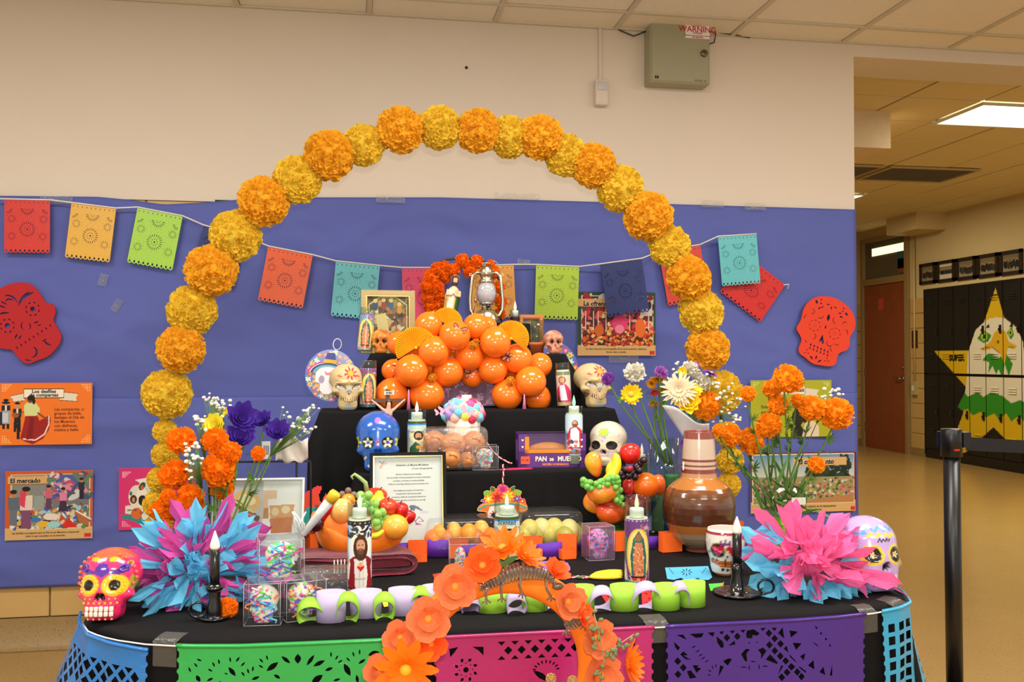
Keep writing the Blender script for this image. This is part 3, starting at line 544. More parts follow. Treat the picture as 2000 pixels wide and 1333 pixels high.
cv.ell(1045, 980, 62, 90, (216, 210, 190)).ell(1150, 980, 110, 112, (226, 220, 202)).poly([(1060, 1050), (1240, 1050), (1210, 1170), (1090, 1160)], (226, 220, 202)).poly([(960, 1050), (1040, 1040), (1050, 1120), (960, 1110)], (216, 210, 190)).ell(1020, 1000, 26, 34, (80, 24, 30)).ell(1020, 1005, 12, 18, (180, 150, 60)).ell(1088, 1012, 32, 42, (24, 22, 20)).ell(1170, 1020, 28, 40, (24, 22, 20)).ell(1085, 900, 22, 34, (40, 80, 50), 1, 30).ell(1085, 910, 12, 18, (200, 90, 40)).ell(1045, 1110, 42, 44, (206, 100, 36)).ell(1000, 955, 12, 16, (40, 110, 90))
for i in range(6): cv.ring(975 + i * 13, 1085, 4, 7, (60, 50, 44)); cv.ring(1080 + i * 22, 1105, 8, 11, (60, 50, 44))
for i in range(9): cv.ell(1110 + 8 * i, 900 + (i % 3) * 18, 4, 5, (60, 130, 90))
poster('pink poster printed with decorated skulls behind the left flowers', 232, 914, 383, 1034, cv)
# ------------------------------------------------------------------ cut paper flags on a string
def sun(cx, cy, r0, r1, n, wd, a0=0, a1=360, dots=0, off=0):
    o = []
    for i in range(n):
        a = R(a0 + (a1 - a0) * (i + .5) / n) + off; rm = (r0 + r1) / 2; o.append(leafp(cx + rm * cos(a), cy + rm * sin(a), r1 - r0, wd, a, 1))
        if dots and i % 2 == 0: o.append(circ(cx + dots * cos(a), cy + dots * sin(a), .007, 4))
    return o
fl_p = []
n_sc = 10
out = [(0, 1.2), (0, .05)]
for i in range(n_sc):
    for k in range(1, 6): a = PI * (1 + k / 6); out.append(((i + .5) / n_sc + .05 * cos(a), .05 + .05 * sin(a)))
out += [(1, .05), (1, 1.2)]
fl_p.append(out)
for i in range(n_sc):
    fl_p.append(leafp((i + .5) / n_sc, 1.13, .045, .022, PI / 2, 2)); fl_p.append(circ((i + .5) / n_sc, .05, .022, 8, .03))
    fl_p.append(circ((i + .5) / n_sc, .125, .006, 4))
fl_p += sun(.5, .53, .105, .19, 20, .017, dots=.225) + sun(.5, .53, .05, .085, 9, .018) + [circ(.5, .53, .02, 6)]
for x, y in ((.16, .76), (.86, .76), (.16, .37), (.84, .37)): fl_p += sun(x, y, .035, .105, 11, .014, dots=.125)
fl_p += sun(.5, 1.0, .08, .17, 10, .017, 180, 360, dots=.2) + sun(.5, 1.0, .03, .06, 5, .014, 180, 360)
fl_p += sun(.06, 1.0, .06, .14, 5, .015, 262, 350) + sun(.94, 1.0, .06, .14, 5, .015, 190, 278)
flag_me = md_('flag', cut(fl_p, .004), None, False); flag_me.materials.append(None)
FC = {'red': (206, 52, 38), 'yellow': (222, 172, 62), 'lime': (160, 208, 66), 'navy': (36, 48, 104), 'orange': (226, 94, 44), 'teal': (96, 186, 190), 'pink': (212, 48, 92), 'gold': (226, 160, 66), 'lime2': (174, 206, 60), 'redorange': (208, 62, 44)}
# corners: top-left x,y  top-right x,y  height px, colour, depth step
FL = [(9, 389, 98, 391, 105, 'red', 0), (140, 396, 227, 407, 108, 'yellow', 0), (269, 405, 357, 422, 110, 'lime', 0), (398, 440, 480, 462, 108, 'navy', 0), (524, 481, 611, 498, 108, 'orange', 0), (656, 510, 742, 519, 108, 'teal', 0), (785, 523, 868, 523, 108, 'pink', 0), (918, 520, 1003, 517, 104, 'gold', 0), (1047, 517, 1131, 521, 106, 'lime2', 0), (1172, 516, 1253, 505, 106, 'navy', .03), (1286, 492, 1367, 478, 108, 'redorange', 0), (1402, 462, 1477, 457, 98, 'teal', .03)]
bl = thing('papel_picado_bunting', 'string of small cut paper flags in many colours across blue wall', 'bunting', (0, WY - .06, 0))
strp = []
for x0, y0, x1, y1, hp, c, dy in FL:
    Y = WY - .06 - dy; a, b = atY(x0, y0, Y), atY(x1, y1, Y); wd = (b - a).length; s_ = mpp(a)
    sk = math.atan2(b.z - a.z, b.x - a.x)
    link('flag', flag_me, bl, None, mat=M('flag paper ' + c, FC[c], .35 if c != 'navy' else .5, spec=.4, var=.03), m=MT((a.x, -dy, a.z)) @ RY(-sk) @ UP @ S(wd, hp * s_ / 1.2, 1) @ T(0, -1.2, 0))
    strp += [V3((a.x, -.004 - dy, a.z)), V3((b.x, -.004 - dy, b.z))]
strp = [V3((atY(0, 390, WY - .06).x - .3, -.004, strp[0].z))] + strp
a, b = atY(1455, 497, WY - .045), atY(1533, 557, WY - .045)
G().add(tube(strp, .0035, 5)).obj('string', M('white string', (226, 220, 210), .6), bl)
sk = math.atan2(b.z - a.z, b.x - a.x)
t = thing('fallen_flag', 'red cut paper flag hanging askew under the teal flag end', 'flag', (a.x, WY - .046, a.z))
link('flag', flag_me, t, None, mat=M('flag paper red2', (204, 34, 26), .4, var=.03), m=RY(-sk) @ UP @ S((b - a).length, .235 / 1.2, 1) @ T(0, -1.2, 0))
G().add(tube([(b.x - a.x - .01, -.003, b.z - a.z), (b.x - a.x + .02, -.004, b.z - a.z + .004), (b.x - a.x + .012, -.004, b.z - a.z - .02)], .003, 5)).obj('string_end', MATS['white string'], t)
# ------------------------------------------------------------------ cut-out foam skulls on the wall
def pxl(pts, k, ox, oy, Y, o):
    r_ = []
    for x, y in pts: p = atY(x / k + ox, y / k + oy, Y); r_.append((p.x - o.x, p.z - o.z))
    return r_
def cutout(label, outline, holes, k, ox, oy, col, ctr, lift=.02):
    Y = WY - lift - .028; o = atY(ctr[0] / k + ox, ctr[1] / k + oy, Y); s_ = mpp(o) / k
    ps = [pxl(outline, k, ox, oy, Y, o)]
    for h in holes: ps.append(pxl(h, k, ox, oy, Y, o))
    t = tag(mo('skull_cutout', cut(ps, .006), M('foam ' + label[:14], col, .7, var=.05), None, False), label, 'decoration'); t.location = o; t.rotation_euler = (R(90), 0, 0); return t
def arc(cx, cy, r, a0, a1, wd, n=7):
    o = [(cx + r * cos(R(a0 + (a1 - a0) * i / n)), cy + r * sin(R(a0 + (a1 - a0) * i / n))) for i in range(n + 1)]; i_ = [(cx + (r - wd * sin(PI * (.1 + .8 * i / n))) * cos(R(a0 + (a1 - a0) * i / n)), cy + (r - wd * sin(PI * (.1 + .8 * i / n))) * sin(R(a0 + (a1 - a0) * i / n))) for i in range(n, -1, -1)]
    return o + i_
def scal(pts, n=70, amp=5):                       # scalloped edge
    P = []; L = [math.dist(a, b) for a, b in zip(pts, pts[1:] + pts[:1])]; tot = sum(L); N = n * 4; acc = 0; j = 0
    for i in range(N):
        d = tot * i / N
        while d > acc + L[j]: acc += L[j]; j += 1
        u = (d - acc) / L[j]; a, b = pts[j], pts[(j + 1) % len(pts)]; nx, ny = (b[1] - a[1]) / L[j], -(b[0] - a[0]) / L[j]; q = amp * abs(sin(PI * i / 4))
        P.append((a[0] + (b[0] - a[0]) * u + nx * q, a[1] + (b[1] - a[1]) * u + ny * q))
    return P
def smooth(pts, it=2):
    for _ in range(it):
        q = []
        for a, b in zip(pts, pts[1:] + pts[:1]): q += [(.75 * a[0] + .25 * b[0], .75 * a[1] + .25 * b[1]), (.25 * a[0] + .75 * b[0], .25 * a[1] + .75 * b[1])]
        pts = q
    return pts
o1 = smooth([(-60, 800), (0, 758), (60, 728), (130, 712), (210, 716), (268, 760), (310, 825), (335, 862), (388, 872), (404, 920), (382, 985), (402, 1020), (444, 1085), (440, 1135), (405, 1190), (350, 1245), (285, 1268), (200, 1302), (150, 1272), (110, 1222), (85, 1190), (40, 1192), (-20, 1175), (-90, 1130), (-135, 1040), (-110, 900)], 1)
h1 = [circ(237, 903, 18, 10), circ(55, 1025, 20, 10), arc(240, 880, 105, 180, 255, 20), arc(250, 860, 80, 200, 265, 16), arc(60, 870, 70, 250, 350, 14), arc(70, 860, 34, 200, 330, 12), leafp(30, 860, 60, 12, .5), leafp(15, 885, 70, 12, .35), arc(40, 1010, 85, 235, 290, 14), leafp(262, 1000, 42, 11, -.4), leafp(285, 1020, 36, 9, -.3), arc(185, 1025, 34, 100, 240, 9), arc(200, 1028, 24, 290, 60, 8) if 0 else arc(200, 1028, 26, -70, 60, 8), leafp(118, 1100, 46, 12, 2.1), leafp(146, 1108, 40, 11, 2.2), arc(365, 1120, 48, 80, 175, 14), arc(330, 1140, 20, 180, 300, 9), arc(235, 1215, 40, -80, 90, 14), arc(210, 1240, 40, 60, 140, 10)]
for i in range(9): h1.append(leafp(125 + i * 30, 1184 - i * 20, 24, 10, 1.0))
for cx, cy in ((237, 903), (55, 1025)):
    for i in range(8): a = i * PI / 4 + .3; h1.append(leafp(cx + 48 * cos(a), cy + 48 * sin(a), 24, 10, a + PI / 2))
cutout('red scalloped skull cutout taped on the wall at the left frame edge', scal(o1), h1, 3.702, 0, 360, (176, 24, 30), (150, 1000))
o2 = smooth([(1236, 780), (1272, 730), (1285, 650), (1320, 590), (1380, 550), (1450, 542), (1530, 556), (1600, 596), (1665, 660), (1690, 740), (1680, 805), (1640, 860), (1646, 920), (1622, 960), (1558, 978), (1546, 1020), (1534, 1074), (1480, 1084), (1420, 1074), (1355, 1062), (1305, 1015), (1256, 985), (1250, 940), (1277, 890), (1268, 850), (1238, 806)], 2)
h2 = [leafp(1480, 710, 60, 26, 1.75), leafp(1458, 782, 34, 12, 1.9), [(1436, 838), (1446, 905), (1430, 912), (1424, 885), (1406, 905), (1412, 878)], leafp(1502, 636, 30, 12, 1.8), leafp(1478, 608, 30, 9, .1), leafp(1534, 632, 30, 9, .5), leafp(1390, 588, 36, 20, 1.2), leafp(1426, 572, 18, 12, .6), leafp(1424, 600, 18, 12, 0), leafp(1412, 636, 26, 14, 2.4), leafp(1434, 628, 22, 12, 2.4), leafp(1596, 640, 22, 12, 1.2), leafp(1568, 676, 26, 12, 0), leafp(1618, 682, 34, 20, .9), leafp(1578, 704, 30, 16, .4), leafp(1590, 662, 18, 9, 0)]
for i in range(6): h2.append(leafp(1345 + i * 26, 916 + i * 11, 24, 13, 1.75)); h2.append(leafp(1338 + i * 27, 942 + i * 11, 22, 12, 1.8))
for x, y in ((1313, 972), (1468, 1034)):
    for i in range(3): h2.append(leafp(x + 15 * cos(i * 2.1 + .6), y + 15 * sin(i * 2.1 + .6), 20, 7, i * 2.1 + .6))
h2 += [leafp(1350, 1015, 40, 14, 1.0), leafp(1386, 1014, 36, 14, 1.9), leafp(1412, 1042, 40, 14, -.5), arc(1355, 660, 22, -90, 120, 6), arc(1420, 690, 26, 0, 140, 6), arc(1330, 720, 40, 180, 250, 6), arc(1540, 730, 28, 90, 250, 6), arc(1605, 760, 20, 160, 340, 6), arc(1365, 850, 22, -80, 110, 6), arc(1490, 905, 26, 20, 240, 6), arc(1545, 905, 18, 0, 200, 5), arc(1590, 830, 40, -60, 20, 7), arc(1320, 880, 20, 90, 190, 5), arc(1515, 945, 24, 100, 220, 6)]
for cx, cy in ((1375, 770), (1528, 832)):
    for i in range(8): a = i * PI / 4 + .2; h2.append(arc(cx + 32 * cos(a), cy + 32 * sin(a), 13, math.degrees(a) - 65, math.degrees(a) + 65, 5, 4)); h2.append(circ(cx + 12 * cos(a), cy + 12 * sin(a), 2.5, 4))
cutout('orange red skull cutout on blue wall near the right wall edge', o2, h2, 3.92, 1240, 440, (222, 62, 30), (1460, 800))
# ------------------------------------------------------------------ control box, motion sensor and cable on the upper wall
p0, p1 = atY(1270, 157, WY - .1), atY(1386, 44, WY - .1)
wd, hh = p1.x - p0.x, p1.z - p0.z
cb = thing('control_box', 'grey green metal control box with a warning label high on wall', 'control box', ((p0.x + p1.x) / 2, WY - .002, p0.z - .008))
gm = M('grey green enamel', (158, 154, 124), .45, var=.03)
G().add(bbox(wd, .098, hh, .004, 1), T(0, -.05, 0)).obj('housing', gm, cb, False); G().add(bbox(wd - .012, .012, hh - .012, .004, 1), T(0, -.1, .006)).obj('door', gm, cb, False)
tp = G().add(box(wd * .08, -.1075, hh * .74, wd * .49, -.1062, hh * .985)).obj('warning_label', M('white label', (232, 226, 218), .5), cb, False)
redk = M('red ink', (190, 44, 36), .6)
for s, z, sz in (('THIS PANEL IS', hh * .945, .012), ('WARNING', hh * .885, .04), ('DANGER', hh * .825, .012), ('Disconnect power before servicing', hh * .785, .0095), ('this equipment', hh * .76, .0095)): G().add(text(s, sz, 'CENTER', .0006 if sz > .02 else .0002), T(wd * .285, -.108, z) @ UP).obj('lettering', redk, tp, False)
G().add(lathe([(0, 0), (.018, 0), (.018, .008), (.012, .012), (0, .012)], 18), T(wd * .39, -.107, hh * .5) @ RX(R(90))).obj('lock', M('brass lock', (120, 112, 88), .3, .9), cb)
for x in (-.43, -.395): G().add(box(wd * x, -.108, hh * .055, wd * x + wd * .025, -.1065, hh * .1)).obj('emblem', M('black mark', (30, 26, 24), .5), cb, False)
G().add(text('MODEL 7A', .013, 'CENTER'), T(wd * .33, -.1075, hh * .05) @ UP).obj('lettering', M('faint ink', (110, 104, 84), .6), cb, False)
for sgn, pts in ((1, [(wd / 2, -.05, hh * .98), (wd / 2 + .06, -.03, hh * .93), (wd / 2 + .05, -.03, hh * .78), (wd / 2 + .0, -.04, hh * .72)]), (1, [(wd / 2, -.05, hh * .9), (wd / 2 + .04, -.03, hh * .97), (wd / 2 + .25, -.01, hh * .92)]), (1, [(-wd / 2, -.03, hh * .9), (-wd / 2 - .06, -.02, hh * .82), (-wd / 2 - .12, -.012, hh * .9), (-wd / 2 - .16, -.01, hh * .97)])):
    G().add(tube(pts, .004, 6)).obj('cable', M('grey cable', (70, 66, 60), .5), cb)
p0, p1 = atY(1162, 206, WY - .03), atY(1187, 156, WY - .03); wd, hh = p1.x - p0.x, p1.z - p0.z
ms = thing('motion_sensor', 'small white motion sensor on the wall below a thin conduit', 'sensor', ((p0.x + p1.x) / 2, WY, p0.z))
wm = M('white plastic', (216, 202, 184), .4); G().add(bbox(wd, .045, hh, .01, 3), T(0, -.024, 0)).obj('housing', wm, ms); G().add(bbox(wd * .72, .012, hh * .36, .005, 2), T(0, -.046, hh * .55)).obj('lens', M('milky lens', (196, 190, 186), .3), ms); G().add(bbox(.014, .012, CZ - p0.z - hh, .002, 1), T(0, -.007, hh)).obj('conduit', MATS['cream wall paint'], ms, False)
p = atY(911, 132, WY - .004); G().add(lathe([(0, 0), (.007, 0), (.007, .006), (.003, .008), (0, .008)], 10), T(p.x, WY, p.z) @ RX(R(90))).obj('nail', M('dark steel', (60, 54, 50), .4, .8)); tag(bpy.data.objects['nail'], 'small dark nail head in the bare cream wall', 'nail')
# ------------------------------------------------------------------ table, black cloth, stepped riser
TZ = .735
blackc = M('black cloth', (17, 16, 16), .85, spec=.15, var=.15, scale=30, bump=.12, bscale=240)
P_ = [atZ(x, y, TZ) for x, y in ((134, 1206), (296, 1256), (760, 1238), (1240, 1215), (1712, 1192), (1788, 1156))]
TB = 3.05
poly = [(p.x, p.y) for p in P_] + [(P_[5].x + .005, TB), (P_[0].x - .005, TB)]
def resample(pts, n):
    L = [math.dist(a, b) for a, b in zip(pts, pts[1:] + pts[:1])]; tot = sum(L); o = []; acc = 0; j = 0
    for i in range(n):
        d = tot * i / n
        while d > acc + L[j]: acc += L[j]; j += 1
        u = (d - acc) / L[j]; a, b = pts[j], pts[(j + 1) % len(pts)]; o.append((a[0] + (b[0] - a[0]) * u, a[1] + (b[1] - a[1]) * u))
    return o
def drape(pts, z1, z0, n=220, flare=None, wav=.012, r=.012, lv=14, sm=2, seed=0, dip=.0015):
    q = nar(resample(smooth(pts, sm), n)); c = q.mean(0); t = np.roll(q, -1, 0) - np.roll(q, 1, 0); nn = np.stack([t[:, 1], -t[:, 0]], 1); nn /= np.linalg.norm(nn, axis=1)[:, None]
    V = []; ring = 0
    def put(off, z):
        V.append(np.stack([q[:, 0] + nn[:, 0] * off, q[:, 1] + nn[:, 1] * off, z], 1))
    rng = np.random.RandomState(seed + 3)
    for sx in (.02, .3, .55, .75, .88): Q = c + (q - c) * sx; V.append(np.stack([Q[:, 0], Q[:, 1], nar([z1 + dip * mnoise.noise((x * 7, y * 7, seed)) for x, y in Q])], 1))
    s_ = np.arange(n) / n * 2 * PI
    wv = sum(np.sin(s_ * k + seed + k) * a for k, a in ((23, .5), (37, .6), (51, .45), (11, .4)))
    for a in (0, 30, 60, 90): put(np.full(n, -r + r * sin(R(a))), np.full(n, z1 - r + r * cos(R(a))))
    for k in range(1, lv + 1):
        u = k / lv; d = (z1 - r - z0) * u
        f = nar([flare(x, y, d) if flare else .02 * u for x, y in q]); put(f + wav * wv * min(1, u * 1.6), np.full(n, z1 - r - d))
    V = np.vstack(V); m = len(V) // n
    Fc = [(j * n + i, j * n + (i + 1) % n, (j + 1) * n + (i + 1) % n, (j + 1) * n + i) for j in range(m - 1) for i in range(n)] + [tuple(range(n - 1, -1, -1))]
    Fc = [f[::-1] for f in Fc]
    return V, Fc
XL, XR = poly[0][0], poly[5][0]
def tfl(x, y, d):
    e = max(0, (XL + .12 - x) / .12, (x - XR + .08) / .08); return min(1, e) * (.42 * d if d < .25 else .105 + .1 * (d - .25)) + .012 * d
tag(mo('tablecloth', drape(poly, TZ, .01, 300, tfl, .006, .014, 16, 1), blackc), 'black cloth covering the altar table down to the floor', 'tablecloth')
t = thing('folding_table', 'long altar table hidden under the black cloth', 'table', ((XL + XR) / 2, (1.95 + TB) / 2, 0))
hx, hy = (XR - XL) / 2 - .22, (TB - 2.1) / 2 - .06
G().add(bbox(2 * hx, 2 * hy, .03, .004), T(0, .04, TZ - .05)).obj('tabletop', M('table laminate', (120, 110, 96), .5), t)
lg = md_('leg', tube([(0, 0, 0), (0, 0, TZ - .05)], .015, 8), M('grey table leg', (90, 90, 92), .4, .8))
for x in (-1, 1):
    for y in (-1, 1): link('leg', lg, t, (x * (hx - .06), y * (hy - .06), 0))
S1Y, S2Y, S3Y = 2.86, 3.065, 3.265
Z1, Z2, Z3 = atY(900, 922, S1Y).z, atY(900, 801, S2Y).z, atY(900, 691, S3Y).z
def rect(xa, xb, ya, yb): return [(xa, ya), (xb, ya), (xb, yb), (xa, yb)]
rs = thing('stepped_riser', 'stepped black cloth covered riser at the back of the table', 'riser', (0, 0, 0))
def step(xa, xb, y0, y1, z, zb, fl_, seed, wav=.004):
    a, b = atY(xa, 800, y0).x, atY(xb, 800, y0).x
    q = []
    for p0, p1 in zip(rect(a, b, y0, y1), rect(a, b, y0, y1)[1:] + rect(a, b, y0, y1)[:1]): q += [(p0[0] + (p1[0] - p0[0]) * u, p0[1] + (p1[1] - p0[1]) * u) for u in (.0, .04, .5, .96)]
    def f(x, y, d): e = max(0, 1 - min(x - a, b - x) / .03); return e * fl_(d) + .004 * min(1, d * 8)
    mo('step', drape(q, z, zb, 200, f, wav, .01, 12, 1, seed), blackc, rs)
step(692, 1240, S1Y, 3.06, Z1, TZ + .002, lambda d: .15 * d, 1)
step(622, 1203, S2Y, 3.26, Z2, .02, lambda d: min(.03, .35 * d) + .01 * d, 2)
step(722, 1108, S3Y, 3.44, Z3, Z2 - .1, lambda d: .55 * d, 3)
bx_ = G().add(bbox(.34, .12, atY(900, 632, 3.36).z - Z3 - .001, .006), T(atY(930, 600, 3.36).x + .02, 3.37, Z3 + .001)).obj('top_shelf_box', blackc); tag(bx_, 'black covered box on the top step carrying the lantern and statue', 'box')
Z4 = atY(900, 632, 3.36).z
# ------------------------------------------------------------------ ruffled balls: tissue pom-poms and marigolds
def ruffle(n, r0, w_, jag, seed, face=None, cup=.25, nu=2, nv=4, rr=.14, tip=.0):
    g = random.Random(seed); V = []; Fc = []
    for i in range(n):
        z = 1 - 2 * (i + .5) / n; a = i * 2.39996; d = V3((math.sqrt(1 - z * z) * cos(a), math.sqrt(1 - z * z) * sin(a), z)); d = (d + V3((g.uniform(-1, 1), g.uniform(-1, 1), g.uniform(-1, 1))) * .22).normalized()
        if face is not None and d.y > face: continue
        t1 = d.cross(V3((g.uniform(-1, 1), g.uniform(-1, 1), g.uniform(-1, 1)))).normalized(); t2 = d.cross(t1); L = 1 - rr * g.random() * 1.4; b = len(V); ph = g.uniform(0, 6); wf = w_ * g.uniform(.75, 1.25)
        for u in range(nu + 1):
            s = u / nu; rad = r0 + (L - r0) * s
            for v in range(nv + 1):
                q = v / nv - .5; k = wf * (.25 + .75 * s ** .7)
                p = d * (rad * (1 - cup * q * q * s) + (g.uniform(-jag, jag) if u == nu else 0)) + t1 * (2 * q * k) + t2 * (k * (.42 * sin(q * 9 + ph) * s + tip * s * s))
                V.append(tuple(p))
        Fc += [(b + u * (nv + 1) + v, b + u * (nv + 1) + v + 1, b + (u + 1) * (nv + 1) + v + 1, b + (u + 1) * (nv + 1) + v) for u in range(nu) for v in range(nv)]
    core = ell(r0 + .12, r0 + .12, r0 + .12, 2); k = len(V); V += [tuple(q) for q in core[0]]; Fc += [tuple(i + k for i in f) for f in core[1]]
    return V, Fc
tis_o = M('orange tissue paper', (255, 192, 52), .8, spec=.1, var=.1, scale=18, thin=.5); tis_y = M('gold tissue paper', (250, 214, 70), .8, spec=.1, var=.1, scale=18, thin=.5)
pm = [md_('pom_pom', ruffle(520, .72, .15, .03, 40 + k, .45, .25, 2, 4, .1), None) for k in range(4)]
for m_ in pm: m_.materials.append(None)
AY = 3.56
POM = [(325, 770, 49, 0), (354, 683, 47, 1), (374, 606, 49, 0), (412, 530, 51, 1), (459, 461, 50, 0), (515, 395, 50, 1), (580, 350, 48, 0), (643, 305, 50, 1), (711, 282, 42, 0), (782, 255, 47, 1), (859, 248, 43, 0), (933, 257, 44, 1), (996, 266, 42, 0), (1055, 270, 45, 1), (1106, 302, 42, 0), (1159, 325, 44, 1), (1213, 367, 47, 0), (1265, 424, 49, 1), (1310, 480, 42, 0), (1345, 545, 47, 1), (1371, 609, 47, 0), (1381, 682, 44, 1), (1410, 768, 44, 0), (1424, 850, 26, 0), (1428, 900, 28, 0), (1424, 950, 26, 0), (321, 843, 24, 0), (322, 890, 27, 0), (312, 938, 26, 0), (306, 985, 28, 0), (308, 1030, 26, 0)]
ar = thing('pom_pom_arch', 'tall arch of orange and gold tissue pom poms behind the altar', 'arch', (0, AY, 0))
pts = [atY(x, y, AY) for x, y, r, c in POM]
order = [30, 29, 28, 27, 26] + list(range(0, 26))
path = [V3((pts[30].x, .05, .01))] + [V3((pts[i].x, .05, pts[i].z)) for i in order] + [V3((pts[25].x, .05, .01))]
G().add(tube(path, .008, 8)).obj('arch_frame', M('green garden wire', (60, 84, 50), .5), ar)
for i, (x, y, r, c) in enumerate(POM):
    s = mpp(pts[i]) * r * 1.06; v = pts[i]
    link('pom_pom', pm[i % 4], ar, (v.x, (-.006 if c else .012), v.z), (ru(-.25, .25), ru(-.8, .8), ru(-.2, .2)), (s * ru(.97, 1.03), s * .75, s), tis_o if c else tis_y)
# ------------------------------------------------------------------ balloon garland
ball = M('orange balloon latex', (255, 120, 28), .16, spec=.5, var=.02, coat=.25)
bal_v = [(r_, z) for r_, z in ((0.004, -1.16), (.05, -1.15), (.03, -1.1), (.05, -1.06), (.25, -.97), (.52, -.83), (.76, -.6), (.93, -.3), (1, 0), (.97, .28), (.86, .55), (.66, .77), (.4, .93), (.16, .99), (0.003, 1))]
bme = md_('balloon', lathe(bal_v, 32, False), ball)
BL = [(750, 455, 122, 1), (990, 552, 138, 0), (1190, 470, 116, 1), (1370, 610, 138, 0), (475, 625, 106, 2), (795, 700, 138, 0), (1130, 740, 128, 1), (1570, 770, 133, 1), (590, 882, 146, 0), (415, 872, 98, 2), (925, 890, 138, 1), (1345, 870, 130, 1), (1155, 930, 100, 2), (1780, 830, 110, 2), (1695, 985, 138, 0), (405, 1095, 146, 1), (730, 1105, 156, 1), (1475, 1105, 138, 1), (1765, 1130, 118, 2), (790, 860, 80, 3), (1290, 470, 90, 2), (970, 745, 80, 3), (1530, 900, 80, 3), (640, 740, 90, 3), (1250, 720, 90, 3)]
bg = thing('balloon_garland', 'cluster of small orange balloons across the second black step', 'balloons', (0, 3.16, 0))
bpos = {}
for i, (x, y, r, l) in enumerate(BL):
    Y = 3.115 + .035 * l; p = atY(680 + x / 4.762, 540 + y / 4.762, Y); s = mpp(p) * r / 4.762
    bpos[i] = (p, s)
    s *= 1.07; link('balloon', bme, bg, (p.x, Y - 3.16, p.z), ((R(60), ru(-.6, .6), 0) if i % 3 else (R(200), .3, 0)), (s, s, s))
bfo = M('butterfly orange print', (206, 116, 84), .6); bfk = M('butterfly black print', (34, 24, 24), .6)
def butterfly(parent, x, y, Y, size, rot, loc0):
    p = atY(680 + x / 4.762, 540 + y / 4.762, Y); s = mpp(p) * size / 4.762
    W = [smooth([(0, .05), (.25, .5), (.75, .62), (.85, .4), (.6, .05), (.1, -.05)], 1), smooth([(0, -.05), (.5, 0), (.7, -.25), (.5, -.6), (.2, -.5)], 1)]
    g = G(); k = G()
    for sx in (1, -1):
        for w_ in W:
            o = [(a * sx, b) for a, b in w_]; cx = sum(a for a, b in o) / len(o); cy = sum(b for a, b in o) / len(o)
            k.add(cut([o], .01)); g.add(cut([[(cx + (a - cx) * .78 + 0, cy + (b - cy) * .78) for a, b in o]], .03))
            for q in (.3, .6): k.add(tube([(0, 0, .018), (o[int(len(o) * q)][0], o[int(len(o) * q)][1], .018)], .022, 4))
    k.add(ell(.06, .38, .05, 1))
    m = MT(V3((p.x, Y, p.z)) - V3(loc0)) @ RY(R(rot)) @ UP @ S(s)
    b = k.obj('butterfly', bfk, parent); b.matrix_local = m; g.obj('wing_print', bfo, b)
for x, y, i, sz, rot in ((1035, 500, 1, 85, 20), (1485, 745, 7, 70, -60), (460, 880, 9, 100, 75), (1140, 905, 12, 82, 5)):
    butterfly(bg, x, y, bpos[i][0].y - bpos[i][1] * .93, sz, rot, (0, 3.16, 0))
mg_or = M('orange marigold petals', (255, 128, 8), .75, spec=.15, var=.12, scale=40, thin=.3); mg_dk = M('deep orange marigold petals', (242, 112, 12), .75, spec=.15, var=.15, scale=40, thin=.3)
mgm = [md_('bloom', ruffle(170, .55, .17, .04, 90 + k, None, .3, 2, 3, .12), None) for k in range(3)]
for m_ in mgm: m_.materials.append(None)
mg_ye = M('amber silk marigold', (226, 140, 10), .7)
for x, y, r in ((1170, 635, 48), (785, 945, 46), (1510, 975, 48), (1190, 605, 34)):
    p = atY(680 + x / 4.762, 540 + y / 4.762, 3.1); s = mpp(p) * r / 4.762; link('silk_marigold', mgm[rnd.randrange(3)], bg, (p.x, -.06, p.z), (ru(0, 3), 0, 0), (s, s, s * .8), mg_ye)
# pleated paper fans
fanm = M('yellow pleated paper', (255, 186, 30), .6, var=.05)
def fan(label, hx_, hy_, r, a0, a1, Y, tilt):
    p = atY(680 + hx_ / 4.762, 540 + hy_ / 4.762, Y); s = mpp(p) * r / 4.762; n = int(abs(a1 - a0) / 6) * 2; v = []
    for k in range(4):
        q = .08 + .92 * k / 3
        for i in range(n + 1): a = R(a0 + (a1 - a0) * i / n); dz = (.045 if i % 2 else -.045) * q; rr = q * (1 + (.02 if i % 2 else -.02)); v.append((s * rr * cos(a), s * dz * 1.6, s * rr * sin(a)))
    f = [(k * (n + 1) + i, k * (n + 1) + i + 1, (k + 1) * (n + 1) + i + 1, (k + 1) * (n + 1) + i) for k in range(3) for i in range(n)]
    t = thing('paper_fan', label, 'paper fan', p, (R(tilt), 0, 0), 'yellow pleated fans among the balloons'); o = mo('pleated_sheet', (v, f), fanm, t, False); md = o.modifiers.new('s', 'SOLIDIFY'); md.thickness = .001
    G().add(ell(.006, .006, .006, 1)).obj('hub', fanm, t)
fan('yellow pleated paper fan low on the left of the balloons', 630, 665, 195, 28, 212, 3.10, 8); fan('yellow pleated paper fan at the top of the balloons before the statue', 915, 440, 150, -12, 160, 3.13, 8); fan('yellow pleated paper fan on the right of the balloons below the lantern', 1515, 580, 170, -38, 142, 3.10, 8)
